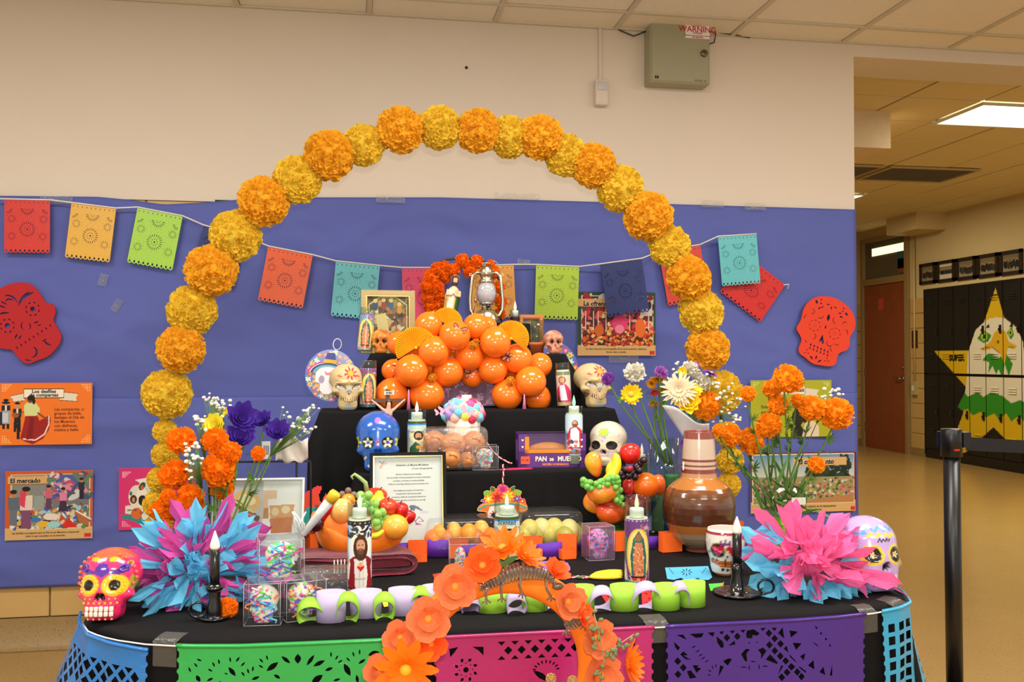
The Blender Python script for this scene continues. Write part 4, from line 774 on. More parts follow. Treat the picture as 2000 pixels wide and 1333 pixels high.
# lace hanging under the balloons
cv = Cv(865, 735, 985, 802, 150, 84, (190, 140, 168))
k = ((np.floor(cv.X / 1.7) + np.floor(cv.Y / 1.7)) % 2 == 0); cv.put(k & (cv.X < 950), (34, 22, 30)); cv.put(k & (cv.X >= 950), (96, 74, 98))
g_ = random.Random(5)
for i in range(26):
    x, y = g_.uniform(868, 982), g_.uniform(742, 800); cv.flower(x, y, g_.uniform(4, 8), 5, (208, 164, 188), (150, 110, 140), g_.random() * 6, .25)
for i in range(14): x, y = g_.uniform(868, 982), g_.uniform(742, 800); cv.line([(x, y), (x + g_.uniform(-9, 9), y + g_.uniform(-9, 9)), (x + g_.uniform(-14, 14), y + g_.uniform(-6, 12))], 2, (214, 170, 194))
a, b = atY(862, 735, 3.22), atY(986, 802, 3.22); v, f, c = cv.flat(b.x - a.x, a.z - Z2 - .004)
v = v + np.stack([0 * v[:, 0], .006 * np.sin(v[:, 0] * 70), 0 * v[:, 0]], 1)
o = mo('lace_cloth', (v, f, c), PRINT, None); o.location = ((a.x + b.x) / 2, 3.225, Z2 + .004); tag(o, 'pink lace cloth hanging under the middle of the balloons', 'lace'); md = o.modifiers.new('s', 'SOLIDIFY'); md.thickness = .001
# ------------------------------------------------------------------ crepe tissue flowers with pointed petals
def petal(L, W, seed, nu=4, sharp=.55):
    g = random.Random(seed); V = []
    cr = g.uniform(.2, .55); bend = g.uniform(-.6, .6); sk = g.uniform(-.2, .2)
    for u in range(nu + 1):
        s = u / nu; w_ = W * (.18 + .82 * sin(PI * min(1, s * sharp / .5) * .5) if s < sharp + .2 else max(.0, (1 - s) / (.8 - sharp)) * .95 + .03)
        for v in (-1, -.45, 0, .5, 1):
            V.append((v * w_ / 2 + sk * W * s, L * bend * s * s * .6 + abs(v) ** .8 * w_ * cr * (1 if v < 0 else .75) + g.uniform(-.06, .06) * W, L * s + (g.uniform(-.06, .06) * L if v else 0) * (s > .3)))
    return V, [(u * 5 + v, u * 5 + v + 1, (u + 1) * 5 + v + 1, (u + 1) * 5 + v) for u in range(nu) for v in range(4)]
pk = M('pink tissue paper', (244, 112, 170), .65, spec=.2, var=.06, thin=.3); bu = M('sky blue tissue paper', (110, 200, 234), .65, spec=.2, var=.06, thin=.3)
mgn = M('magenta tissue paper', (214, 84, 164), .65, spec=.2, var=.06, thin=.3)
ptm = [md_('petal', petal(1, .5, 200 + k, 4, .5 + .06 * (k % 4)), None, False) for k in range(8)]
for m_ in ptm: m_.materials.append(None)
def tissue_flower(label, x, y, rx, ry, Y, fn, n, seed, name='tissue_flower', face=(0, -1, .15), wid=1, ln=1):
    p = atY(x, y, Y); s = mpp(p); g = random.Random(seed); t = thing(name, label, 'paper flower', (p.x, Y, p.z)); up = V3((0, 1, 0)); face = V3(face).normalized()
    q0 = V3((0, 0, 1)).rotation_difference(face)
    for i in range(n):
        el = (i + .5) / n; az = i * 2.39996 + g.uniform(-.4, .4); th = math.acos(1 - 1.25 * el) + g.uniform(-.12, .12)
        d = q0 @ V3((sin(th) * cos(az), sin(th) * sin(az), cos(th)))
        L = (.62 + .42 * sin(th)) * g.uniform(.85, 1.15) * ln; d2 = V3((d.x * rx, d.y * min(rx, ry) * .8, d.z * ry)) * s * L
        base = d2 * g.uniform(.3, .68); tip = d2 * g.uniform(.42, .6) + V3((g.uniform(-1, 1), g.uniform(-.6, .6), g.uniform(-1, 1))) * s * min(rx, ry) * .34
        if p.z + (base + tip).z < TZ + .004: tip.z = TZ + .006 - p.z - base.z
        if p.z + base.z < TZ + .012: base.z = TZ + .012 - p.z
        m = MT(base) @ aim(tip) @ RZ(g.uniform(0, 6.3)) @ S(s * min(rx, ry) * .62 * wid * g.uniform(.7, 1.25), s * min(rx, ry) * .5, tip.length * 1.05)
        link('petal', ptm[g.randrange(8)], t, None, mat=fn(d, th, i, g), m=m)
    G().add(ell(rx * s * .3, rx * s * .25, ry * s * .3, 2)).obj('heart', fn(V3((0, -1, 0)), 0, 0, g), t)
    return t
tissue_flower('blue and pink pointed tissue paper flower beside the pink skull on the left', 388, 1112, 122, 104, atZ(388, 1205, TZ).y + .125, lambda d, th, i, g: bu if (g.random() < .6 - .25 * d.z or th < .5) else mgn, 210, 4, wid=.95)
tissue_flower('big pink tissue paper flower with blue fringe on the right', 1578, 1100, 122, 92, atZ(1578, 1190, TZ).y + .13, lambda d, th, i, g: bu if (th > 1.05 and (d.x < -.1 and d.z < .25 or d.z < -.35 or g.random() < .14)) else pk, 120, 9, face=(.05, -1, .5), wid=1.35)
# ------------------------------------------------------------------ skulls: one closed surface, painted
def sd_ell(P, c, r):
    q = (P - nar(c)) / nar(r); k0 = np.linalg.norm(q, axis=-1); k1 = np.linalg.norm(q / nar(r), axis=-1) + 1e-9; return k0 * (k0 - 1) / k1
def sd_box(P, c, h, r):
    q = np.abs(P - nar(c)) - (nar(h) - r); return np.linalg.norm(np.maximum(q, 0), axis=-1) + np.minimum(q.max(-1), 0) - r
def smin(a, b, k): h = np.clip(.5 + .5 * (b - a) / k, 0, 1); return b + (a - b) * h - k * h * (1 - h)
def smax(a, b, k): return -smin(-a, -b, k)
def skull_sdf(P, style):
    X = np.abs(P[..., 0]); Q = np.stack([X, P[..., 1], P[..., 2]], -1)
    if style == 'round':                          # big cranium, heavy jaw (painted ceramic)
        d = sd_ell(Q, (0, .06, .64), (.38, .43, .36)); d = smin(d, sd_ell(Q, (0, -.14, .42), (.32, .26, .24)), .1)
        d = smin(d, sd_box(Q, (0, -.16, .19), (.23, .2, .19), .12), .08); d = smin(d, sd_ell(Q, (.27, -.14, .36), (.09, .12, .07)), .05)
        d = smax(d, -sd_ell(Q, (.165, -.47, .5), (.115, .14, .11)), .03); d = smax(d, -sd_ell(Q, (.032, -.42, .335), (.035, .1, .06)), .015)
        d = smin(d, sd_ell(Q, (0, -.3, .17), (.17, .085, .085)), .02)
    elif style == 'mask':                         # long face, narrow angry eyes, gaunt cheeks
        d = sd_ell(Q, (0, .06, .68), (.37, .42, .32)); d = smin(d, sd_ell(Q, (0, -.14, .44), (.32, .24, .22)), .1)
        d = smin(d, sd_box(Q, (0, -.16, .2), (.2, .19, .2), .12), .09); d = smin(d, sd_ell(Q, (.27, -.2, .42), (.08, .12, .055)), .05)
        d = smin(d, sd_ell(Q, (.14, -.36, .6), (.15, .05, .035)), .05)
        e = sd_ell(np.stack([Q[..., 0] * .95 + .25 * (Q[..., 2] - .5), Q[..., 1], Q[..., 2] - .28 * (Q[..., 0] - .15)], -1), (.16, -.42, .5), (.105, .12, .06)); d = smax(d, -e, .03)
        d = smax(d, -sd_ell(Q, (.03, -.42, .37), (.035, .07, .075)), .02); d = smax(d, -sd_ell(Q, (.27, -.3, .26), (.07, .12, .1)), .05)
        d = smin(d, sd_ell(Q, (0, -.31, .2), (.15, .07, .1)), .03)
    else:                                         # small plain skull, big sockets
        d = sd_ell(Q, (0, .05, .62), (.42, .48, .38)); d = smin(d, sd_box(Q, (0, -.2, .26), (.25, .18, .26), .12), .12); d = smin(d, sd_ell(Q, (.27, -.2, .36), (.1, .13, .08)), .06)
        d = smax(d, -sd_ell(Q, (.16, -.44, .5), (.115, .2, .11)), .03); d = smax(d, -sd_ell(Q, (.025, -.46, .36), (.035, .12, .06)), .02)
        d = smax(d, -sd_ell(Q, (.25, -.3, .22), (.06, .12, .09)), .06)
    return smax(d, -P[..., 2] + .0, .02)
_sk = {}
def skull_surf(style, sub):
    if (style, sub) in _sk: return _sk[(style, sub)]
    D, Fc = ico(sub); c0 = nar([0, .0, .46]); lo = np.full(len(D), .02); t = np.full(len(D), .72); done = np.zeros(len(D), bool)
    for _ in range(70):
        d = skull_sdf(c0 + D * t[:, None], style); t = np.where(d > .002, np.maximum(t - np.maximum(d * .6, .002), .05), t)
    _sk[(style, sub)] = (c0 + D * t[:, None], Fc); return _sk[(style, sub)]
def at(px, Y, Z):
    p = atY(px, 700 + (H - Z) / Y * F, Y); return V3((p.x, Y, Z))
def fcam(p): return math.atan2(-p[0], p[1])
def skull(name, label, px, Y, Z, hpx, yaw, pitch, style, sub, bg, paint, mat=PAINTG, aspect=1.0, fn=None):
    p = at(px, Y, Z); s = mpp(p) * hpx; t = thing(name, label, 'skull', p, (0, 0, fcam(p) + R(yaw)))
    V, Fc = skull_surf(style, sub); pt = Paint(V[:, 0], V[:, 2], bg, V[:, 1] < .12); paint(pt, V)
    V2 = V * nar([aspect, aspect, 1]) * s
    if pitch:
        a = nar(RX(R(pitch)).to_3x3()); V2 = V2 @ a.T; dz = -V2[:, 2].min(); V2[:, 2] += dz
    else: dz = 0
    mo('cranium', (V2, Fc, pt.C), mat, t)
    if fn: fn(t, s, V, (RX(R(pitch)) if pitch else Matrix()), dz, aspect)
    return t
def surf_y(V, x, z):                              # front surface depth at (x, z)
    d = (V[:, 0] - x) ** 2 + (V[:, 2] - z) ** 2; k = (V[:, 1] < .15) & (d < max(.0006, np.sort(d[V[:, 1] < .15])[3])); return V[k][:, 1].min()
def beads(t, s, V, m, dz, asp, pts, col, r=.018, name='bead', sq=1.0):
    me = md_(name, ell(r * s, r * s * .7, r * s * sq, 2), M('glazed ' + str(col), col, .15, coat=.6, var=.02))
    for x, z in pts:
        v = m @ V3((x * asp * s, surf_y(V, x, z) * asp * s, z * s)); link(name, me, t, (v.x, v.y, v.z + dz))
def teeth(t, s, V, m, dz, asp, z, n, w_, h, col=(236, 226, 206)):
    me = md_('tooth', bbox(w_ * s * .92, .03 * s, h * s, w_ * s * .22, 2), M('glazed teeth', col, .2, coat=.5, var=.02))
    for r_ in range(2):
        for i in range(n):
            x = (i - (n - 1) / 2) * w_; y = surf_y(V, x, z) - .008
            v = m @ V3((x * asp * s, y * asp * s, (z - r_ * h * 1.04) * s)); a = math.atan2(x * 1.1, .3)
            link('tooth', me, t, (v.x, v.y, v.z + dz), (0, 0, a))
# pink sugar skull, front left
def p_pink(pt, V):
    pt.put(V[:, 2] > .86, (250, 92, 60)); pt.put((V[:, 2] < .2), (214, 34, 92))
    for sx in (1, -1):
        pt.ell(.165 * sx, .5, .155, .155, (240, 120, 50)); pt.ell(.165 * sx, .5, .145, .145, (236, 186, 30)); pt.ell(.165 * sx, .5, .07, .075, (16, 12, 12)); pt.ell(.335 * sx, .53, .022, .1, (160, 160, 40))
        pt.ell(.12 * sx, .85, .06, .03, (170, 170, 40)); pt.ell(.29 * sx, .78, .03, .045, (170, 170, 50))
    pt.poly([(-.31, .69), (-.2, .64), (-.08, .655), (0, .6), (.08, .655), (.2, .64), (.31, .69), (.3, .78), (.2, .79), (.19, .72), (.1, .7), (.06, .79), (0, .8), (-.06, .79), (-.1, .7), (-.19, .72), (-.2, .79), (-.3, .78)], (84, 44, 150))
    pt.poly([(0, .405), (-.04, .39), (-.075, .31), (-.05, .285), (-.012, .31), (0, .33), (.012, .31), (.05, .285), (.075, .31), (.04, .39)], (24, 12, 14)); pt.rect(-.2, .07, .2, .22, (200, 30, 80))
def f_pink(t, s, V, m, dz, asp):
    teeth(t, s, V, m, dz, asp, .145, 6, .062, .068)
    beads(t, s, V, m, dz, asp, [(-.21 + .07 * i, .255 + .01 * abs(i - 3) * 0) for i in range(7)], (246, 166, 60), .02); beads(t, s, V, m, dz, asp, [(-.15 + .075 * i, .035) for i in range(5)], (250, 150, 80), .018)
    beads(t, s, V, m, dz, asp, [(x * sx, .31) for sx in (1, -1) for x in (.12, .19)], (176, 160, 50), .017)
    beads(t, s, V, m, dz, asp, [(.165 * sx + .118 * cos(a * .449), .5 + .118 * sin(a * .449)) for sx in (1, -1) for a in range(14)], (246, 206, 50), .012)
    beads(t, s, V, m, dz, asp, [(.37 * cos(R(a)) * 1.0 * sx, .62 + .32 * sin(R(a))) for sx in (1, -1) for a in range(-20, 75, 14)], (252, 106, 66), .026)
    for sx in (1, -1):
        pts = [V3((sx * (.25 + .045 * cos(a * .9)), 0, .73 + .045 * sin(a * .9))) for a in range(8)]
        o = [m @ V3((q.x * asp * s, (surf_y(V, q.x, q.z) - .008) * asp * s, q.z * s)) + V3((0, 0, dz)) for q in pts]; G().add(tube(o, .011 * s, 6)).obj('scroll', M('glazed violet', (96, 54, 160), .15, coat=.6), t)
P0 = atZ(213, 1207, TZ)
skull('sugar_skull', 'pink and orange glazed sugar skull with yellow eye rings at table corner', 213, P0.y, TZ, 136, -20, -8, 'round', 6, (238, 52, 104), p_pink, aspect=1.08, fn=f_pink)
def p_lav(pt, V):
    for sx in (1, -1):
        pt.ell(.165 * sx, .5, .14, .14, (222, 190, 40)); pt.ell(.165 * sx, .5, .1, .105, (14, 12, 12)); pt.flower(.165 * sx, .5, .045, 5, (236, 214, 150), (230, 120, 50), 0, .3); pt.ell(.3 * sx, .36, .035, .05, (150, 180, 60))
    def zig(x0, x1, z, a, n): return [(x0 + (x1 - x0) * i / n, z + (a if i % 2 else -a)) for i in range(n + 1)]
    pt.line(zig(-.22, .22, .84, .032, 7), .03, (84, 160, 206)); pt.line(zig(-.2, .2, .755, .022, 8), .032, (226, 200, 40)); pt.line(zig(-.09, .09, .69, .018, 7), .018, (18, 16, 16)); pt.line([(-.3, .78), (-.2, .78)], .03, (84, 160, 206)); pt.ell(-.3, .62, .03, .03, (120, 196, 220)); pt.ell(-.34, .73, .03, .03, (20, 16, 18))
    pt.poly([(0, .42), (-.03, .41), (-.06, .31), (-.04, .28), (0, .3), (.04, .28), (.06, .31), (.03, .41)], (20, 16, 18)); pt.rect(-.16, .12, .16, .225, (228, 224, 214))
    for i in range(9): pt.line([(-.16 + .04 * i, .12), (-.16 + .04 * i, .225)], .006, (190, 184, 180))
    pt.line([(-.2, .1), (-.1, .05), (0, .04), (.1, .05), (.2, .1)], .007, (90, 80, 110)); pt.flower(.03, .035, .035, 6, (90, 160, 210), (230, 240, 250), 0, .4); pt.ell(-.21, .14, .03, .035, (120, 196, 220))
P1 = atZ(1706, 1150, TZ)
skull('ceramic_skull', 'glossy lavender painted skull at the right end of the table', 1702, P1.y, TZ, 142, 34, -6, 'round', 6, (182, 156, 208), p_lav, aspect=1.02)
def p_blue(pt, V):
    for sx in (1, -1):
        pt.ell(.165 * sx, .5, .1, .1, (22, 30, 30)); pt.flower(.165 * sx, .5, .085, 5, (220, 226, 180), (84, 60, 150), .3, .35); pt.flower(.36 * sx, .5, .09, 5, (206, 206, 60), (120, 40, 90), 0, .3)
    pt.ell(0, .86, .05, .05, (200, 110, 190)); pt.line([(0, .75), (0, .6)], .03, (90, 140, 196)); pt.flower(0, .5, .05, 5, (190, 70, 110), (60, 80, 170)); pt.ell(.3, .25, .03, .05, (220, 190, 60)); pt.ell(-.3, .25, .03, .05, (220, 190, 60)); pt.line([(-.28, .18), (-.2, .26)], .03, (226, 210, 120)); pt.dabs(-.3, .02, .3, .2, 12, .02, ((230, 220, 200), (220, 190, 60)), 3)
skull('painted_skull', 'blue glazed skull with flower eyes behind the framed letter', 738, 2.93, Z1, 116, 0, 0, 'round', 6, (36, 92, 176), p_blue, aspect=.98)
def p_white(pt, V):
    pt.m = V[:, 1] < .25
    for sx in (1, -1):
        pt.ell(.165 * sx, .49, .135, .13, (226, 200, 150), .7); pt.ell(.165 * sx, .49, .108, .1, (22, 20, 20)); pt.ell(.12 * sx, .34, .07, .02, (190, 160, 220))
    pt.flower(0, .78, .12, 10, (86, 176, 60), (240, 200, 30), 0, .55); pt.poly([(0, .42), (-.05, .31), (-.01, .31), (0, .33), (.01, .31), (.05, .31)], (20, 18, 18)); pt.dabs(-.36, .45, -.2, .78, 14, .016, ((190, 80, 60), (120, 170, 90), (80, 90, 60)), 4, .5); pt.dabs(.2, .5, .34, .8, 10, .016, ((190, 150, 210), (120, 170, 90)), 5, .5); pt.dabs(-.06, .58, .06, .68, 6, .022, ((180, 150, 214),), 6); pt.dabs(-.3, .1, .3, .32, 16, .018, ((180, 150, 214), (226, 190, 90), (120, 170, 90)), 7, .6)
skull('painted_skull', 'white skull with a green and yellow forehead flower behind the glass fruit bowl', 1187, 2.95, Z1, 86, -14, 0, 'round', 6, (206, 196, 172), p_white, PAINTM, aspect=1.1)
def p_mask(pt, V):
    pt.put((V[:, 2] > -1) & (skull_sdf(V + nar([0, -.0, 0]), 'mask') < 9) & (V[:, 1] < -.1) & (np.abs(V[:, 0]) > .2) & (V[:, 2] < .34), (196, 170, 110), .5)
    for sx in (1, -1):
        pt.poly([(sx * x, z) for x, z in ((.05, .47), (.12, .545), (.27, .565), (.285, .5), (.2, .445), (.1, .44))], (96, 84, 44), 1); pt.poly([(sx * x, z) for x, z in ((.075, .475), (.13, .525), (.25, .54), (.262, .5), (.19, .455), (.11, .452))], (214, 206, 200)); pt.line([(sx * .04, .6), (sx * .14, .61), (sx * .28, .64)], .012, (120, 84, 44)); pt.poly([(sx * .2, .32), (sx * .3, .36), (sx * .26, .18), (sx * .22, .2)], (84, 64, 36), .9)
        pt.dabs(.2 * sx - .05, .7, .2 * sx + .05, .78, 4, .02, ((206, 54, 74),), 3)
    pt.flower(.04, .8, .15, 8, (206, 40, 76), (232, 160, 40), .2, .42); pt.ell(0, .44, .04, .09, (150, 176, 190), .7); pt.ell(0, .36, .03, .02, (150, 80, 40)); pt.flower(0, .62, .03, 4, (220, 130, 60), (200, 70, 60))
    pt.line([(-.18, .27), (-.1, .2), (0, .185), (.1, .2), (.18, .27)], .012, (120, 80, 44))
    for i in range(9): x = -.16 + .04 * i; z = .2 + abs(x) * .35; pt.line([(x, z - .04), (x, z + .05)], .014, (84, 50, 26))
    pt.ell(0, .06, .1, .05, (150, 190, 204), .7); pt.ell(.22, .5, .05, .02, (226, 200, 70), .5)
skull('painted_skull', 'gaunt bone coloured skull with red flower left of the balloons', 677, 3.12, Z2, 90, 8, 0, 'mask', 6, (196, 174, 126), p_mask, PAINTM, aspect=.98)
skull('painted_skull', 'gaunt bone coloured skull with red flower right of the balloons', 1158, 3.13, Z2, 88, 26, -4, 'mask', 6, (192, 168, 122), p_mask, PAINTM, aspect=1.02)
def p_small(dark, spot):
    def f(pt, V):
        for sx in (1, -1): pt.ell(.16 * sx, .5, .105, .1, (36, 30, 22))
        pt.poly([(0, .43), (-.055, .32), (0, .34), (.055, .32)], (40, 30, 22)); pt.m = V[:, 1] < .6; pt.dabs(-.4, .55, .4, 1, 26, .06, spot, 5); pt.dabs(-.3, 0, .3, .3, 16, .04, dark, 6)
        for sx in (1, -1): pt.ell(.16 * sx, .5, .1, .095, (36, 30, 22))
        pt.line([(-.2, .15), (.2, .15)], .012, dark[0])
    return f
skull('resin_skull', 'small orange brown resin skull beside the gold picture frame', 745, 3.3, Z3, 48, -6, 0, 'small', 4, (206, 126, 44), p_small(((150, 80, 26), (190, 100, 40)), ((190, 76, 36), (214, 150, 70), (196, 120, 44))), PAINTM)
skull('resin_skull', 'small dusty pink resin skull at the right end of the top step', 1081, 3.3, Z3, 46, 12, 0, 'small', 4, (196, 130, 104), p_small(((130, 76, 64), (206, 150, 124)), ((180, 104, 84), (206, 160, 124), (170, 110, 96))), PAINTM)
# ------------------------------------------------------------------ glass candles
waxw = M('white wax', (240, 234, 218), .4, sub=.15, var=.03); ledw = M('white plastic insert', (244, 240, 230), .35, var=.02); flamem = M('plastic flame', (255, 240, 206), .3, emit=.25, var=.02)
def text_roll(s, size, r_, z, bold=.0, off=0):
    v, f = text(s, size, 'CENTER', bold, .0001); return [(r_ * sin(x / r_ + off), -r_ * cos(x / r_ + off), z + y) for x, y, _ in v], f
def candle(label, px, Y, Z, wpx, hpx, cv=None, lo=.1, hi=.8, wax=None, wtop=.86, flame='led', texts=(), yaw=0, name='glass_candle', tilt=0, flcol=None):
    p = at(px, Y, Z); s = mpp(p); r_ = wpx * s / 2; h = hpx * s; t = thing(name, label, 'candle', p, (0, R(tilt), fcam(p) + R(yaw)))
    G().add(lathe([(0, 0), (r_ * .9, 0), (r_, .003), (r_, h * .97), (r_ * .985, h), (r_ * .93, h), (r_ * .92, h * .97), (r_ * .92, .012), (0, .01)], 32, False)).obj('glass_jar', GLASS, t)
    if wax and isinstance(wax[0], tuple):
        g = G(); z0 = .012; n = len(wax); V, Fc = lathe([(0, z0)] + [(r_ * .915, z0 + (h * wtop - z0) * i / 24) for i in range(25)] + [(0, h * wtop)], 24, False); V = nar(V); u = np.clip((V[:, 2] - z0) / (h * wtop - z0), 0, 1) * n
        i0 = np.clip(u.astype(int), 0, n - 1); cl = nar([lin(c)[:3] for c in wax]); fr = np.clip((u - i0 - .8) / .2, 0, 1)[:, None]; C = cl[i0] * (1 - fr) + cl[np.minimum(i0 + 1, n - 1)] * fr
        mo('wax', (V, Fc, C), MV('coloured wax', .45), t)
    else: G().add(lathe([(0, .012), (r_ * .915, .012), (r_ * .915, h * wtop), (r_ * .6, h * wtop - .003), (0, h * wtop - .003)], 24, False)).obj('wax', waxw, t)
    if cv is not None: mo('paper_label', cv.roll(r_ * 1.012, h * lo, h * hi, -R(88), R(88)), GLOSSP, t)
    for tx, sz, v, col in texts: G().add(text_roll(tx, sz * s, r_ * 1.02, h * v, .02 * sz * s)).obj('lettering', M('ink %d %d %d' % col, col, .6, var=0), t, False)
    if flame:
        zt = h * wtop
        G().add(lathe([(0, zt), (r_ * .6, zt), (r_ * .6, zt + .02), (r_ * .55, zt + .023), (0, zt + .023)], 20, False)).obj('led_insert', ledw, t)
        G().add(lathe([(0, 0), (.0045, .004), (.006, .011), (.0045, .02), (.002, .03), (.0003, .036)], 12, False), T(0, 0, zt + .022) @ RX(R(6))).obj('flame', flcol or flamem, t)
    return t
SK = (206, 150, 112); HR = (70, 40, 24)
def cv_base(bg): return Cv(0, 0, 100, 200, 70, 120, bg)
# sacred heart
cv = cv_base((150, 190, 214)); cv.ell(52, 70, 40, 60, (226, 232, 226)); cv.ell(52, 60, 26, 34, (244, 236, 206)); cv.dabs(0, 12, 100, 44, 46, 8, ((34, 34, 40), (60, 66, 70), (190, 206, 214)), 3, .6); cv.rect(0, 0, 100, 12, (46, 36, 40)); [cv.ell(8 + 14 * i, 6, 2, 2, (200, 180, 120)) for i in range(7)]
cv.poly([(14, 200), (8, 150), (14, 112), (32, 98), (72, 98), (90, 112), (98, 150), (92, 200)], (140, 30, 36)).poly([(38, 200), (34, 104), (66, 104), (72, 150), (66, 200)], (226, 220, 210)).line([(50, 110), (48, 200)], 2, (190, 180, 176)).line([(58, 110), (60, 200)], 2, (190, 180, 176)).rect(36, 158, 66, 163, (190, 180, 170)).poly([(6, 118), (16, 100), (22, 120), (16, 165), (4, 160)], (230, 224, 216)).poly([(98, 120), (90, 110), (84, 130), (90, 165), (100, 160)], (220, 210, 206)).ell(10, 112, 6, 12, SK)
cv.ell(52, 74, 20, 36, HR).ell(52, 68, 12, 18, SK).ell(52, 84, 9, 9, (104, 60, 34)).ell(52, 80, 4, 2, (160, 90, 76)); cv.ell(47, 66, 2, 1.5, (40, 26, 20)); cv.ell(57, 66, 2, 1.5, (40, 26, 20)); cv.poly([(52, 140), (42, 128), (44, 122), (52, 126), (60, 122), (62, 128)], (206, 40, 40)).ell(52, 119, 5, 5, (226, 160, 60)); cv.rect(0, 186, 100, 200, (58, 22, 22))
candle('tall white candle printed with a red robed Sacred Heart figure beside the folded towel', 702, atZ(702, 1158, TZ).y, TZ, 47, 176, cv, .02, .81, wtop=.83, texts=(('Sacred Heart of Jesus', 8, .055, (232, 226, 210)),), yaw=2)
# guadalupe
def guad(top, sides, low, sc_=1):
    cv = cv_base(sides[0]); cv.rect(0, 0, 100, 60, top); cv.poly([(0, 30), (22, 60), (10, 200), (0, 200)], sides[1]); cv.poly([(100, 120), (84, 150), (90, 200), (100, 200)], sides[2]); cv.poly([(0, 120), (16, 140), (24, 190), (0, 186)], (206, 200, 190)); cv.rect(0, 0, 100, 8, (110, 70, 130)); [cv.ell(6 + 11 * i, 4, 2, 2, (206, 196, 220)) for i in range(9)]
    cv.dabs(60, 14, 98, 44, 22, 5, ((206, 150, 170), (150, 90, 130), (120, 140, 90)), 8); cv.ell(55, 105, 36, 78, (226, 186, 70)).ell(55, 105, 31, 72, (236, 214, 120)); cv.poly([(55, 32), (70, 60), (78, 110), (76, 168), (60, 182), (36, 170), (32, 110), (40, 60)], (50, 104, 96)).poly([(46, 70), (64, 70), (70, 120), (68, 172), (42, 172), (40, 120)], (206, 120, 84)); cv.dabs(42, 80, 68, 168, 34, 3, ((226, 160, 110), (170, 70, 60), (236, 190, 120)), 4); cv.ell(55, 54, 8, 11, (150, 98, 66)).ell(55, 90, 6, 7, (190, 130, 90)); cv.dabs(34, 60, 76, 168, 26, 1.4, ((226, 206, 110),), 6)
    cv.ell(54, 176, 26, 6, (30, 30, 34)); cv.poly([(34, 176), (30, 188), (54, 186), (80, 190), (76, 176)], (190, 60, 50)).ell(54, 182, 5, 6, SK).line([(30, 170), (40, 190)], 2, (230, 226, 200)).line([(80, 170), (70, 190)], 2, (230, 226, 200)); cv.rect(0, 186, 100, 200, low); return cv
Yg = atZ(1244, 1140, TZ).y
candle('tall purple topped candle showing the Virgin in yellow glow before glass fruit bowl', 1244, Yg, TZ, 47, 170, guad((104, 60, 120), (50, 100, 70, 0)[:3] and ((112, 66, 120), (70, 120, 80), (150, 90, 90)), (40, 110, 116)), .0, .75, wtop=.76, texts=(('Virgen de', 9, .05, (224, 230, 226)),))
candle('glass candle with the Virgin label beside the gaunt left skull', 718, 3.12, Z2, 31, 97, guad((120, 80, 110), ((170, 120, 110), (90, 130, 90), (180, 90, 70)), (30, 90, 96)), .06, .84, wtop=.8, flame=None, tilt=1)
candle('glass candle with the Virgin label leaning before the gold picture frame', 712, 3.31, Z3, 29, 90, guad((110, 150, 170), ((206, 196, 150), (180, 90, 70), (90, 140, 90)), (150, 150, 130)), .08, .86, wtop=.5, flame=None, tilt=4, yaw=-12)
# st jude style labels
def jude(seed):
    cv = cv_base((80, 150, 204)); cv.grad((64, 140, 200), (226, 226, 200), 30, 150); cv.ell(55, 75, 34, 40, (236, 226, 170)); cv.rect(0, 0, 100, 14, (70, 84, 48)); cv.poly([(12, 22), (90, 22), (94, 44), (76, 52), (26, 52), (8, 44)], (206, 222, 200)).rect(20, 24, 82, 46, (190, 212, 196))
    cv.poly([(24, 200), (28, 140), (44, 112), (66, 108), (88, 120), (94, 200)], (214, 190, 150)).poly([(22, 200), (24, 145), (46, 110), (62, 130), (52, 200)], (44, 92, 56)); cv.ell(56, 78, 17, 26, (54, 34, 24)).ell(56, 80, 11, 18, SK).ell(56, 94, 8, 7, (74, 46, 30)); cv.ell(52, 77, 2, 1.4, (30, 20, 16)); cv.ell(60, 77, 2, 1.4, (30, 20, 16)); cv.ell(56, 140, 9, 10, (214, 150, 60)).ell(70, 150, 7, 14, SK, 1, 20); return cv
candle('scented blue label candle in the middle of the table before the sombrero cutout', 990, atZ(990, 1094, TZ).y, TZ, 50, 116, jude(1), .03, .75, wtop=.77, texts=(('Scented', 12, .652, (70, 86, 84)),))
candle('glass candle with a blue saint label beside the blue skull', 814, 2.95, Z1, 37, 118, jude(2), .2, .8, wtop=.82, texts=(('SAN JUDAS', 5.5, .625, (60, 86, 100)),))
cv = cv_base((120, 180, 214)); cv.ell(50, 40, 60, 50, (196, 220, 230)); cv.poly([(30, 160), (20, 110), (34, 66), (50, 56), (66, 60), (88, 80), (98, 140), (92, 170)], (206, 44, 44)).poly([(34, 160), (38, 70), (56, 60), (70, 80), (72, 160)], (222, 232, 236)); cv.ell(54, 44, 12, 18, (120, 70, 30)).ell(53, 40, 8, 11, SK).ell(53, 49, 6, 5, (110, 64, 34)); cv.dabs(0, 120, 60, 180, 18, 9, ((190, 40, 36), (226, 120, 90), (226, 200, 180), (60, 70, 110)), 5); cv.rect(0, 178, 100, 200, (150, 80, 60)); cv.dabs(0, 176, 100, 196, 12, 7, ((180, 90, 60), (110, 60, 50), (90, 130, 170)), 7); cv.rect(0, 194, 100, 200, (130, 180, 210))
candle('white candle with red robed figure and green flame on lowest black step', 1121, 2.93, Z1, 34, 119, cv, .2, .86, wtop=.88, flcol=M('green lit flame', (150, 236, 180), .3, emit=.5))
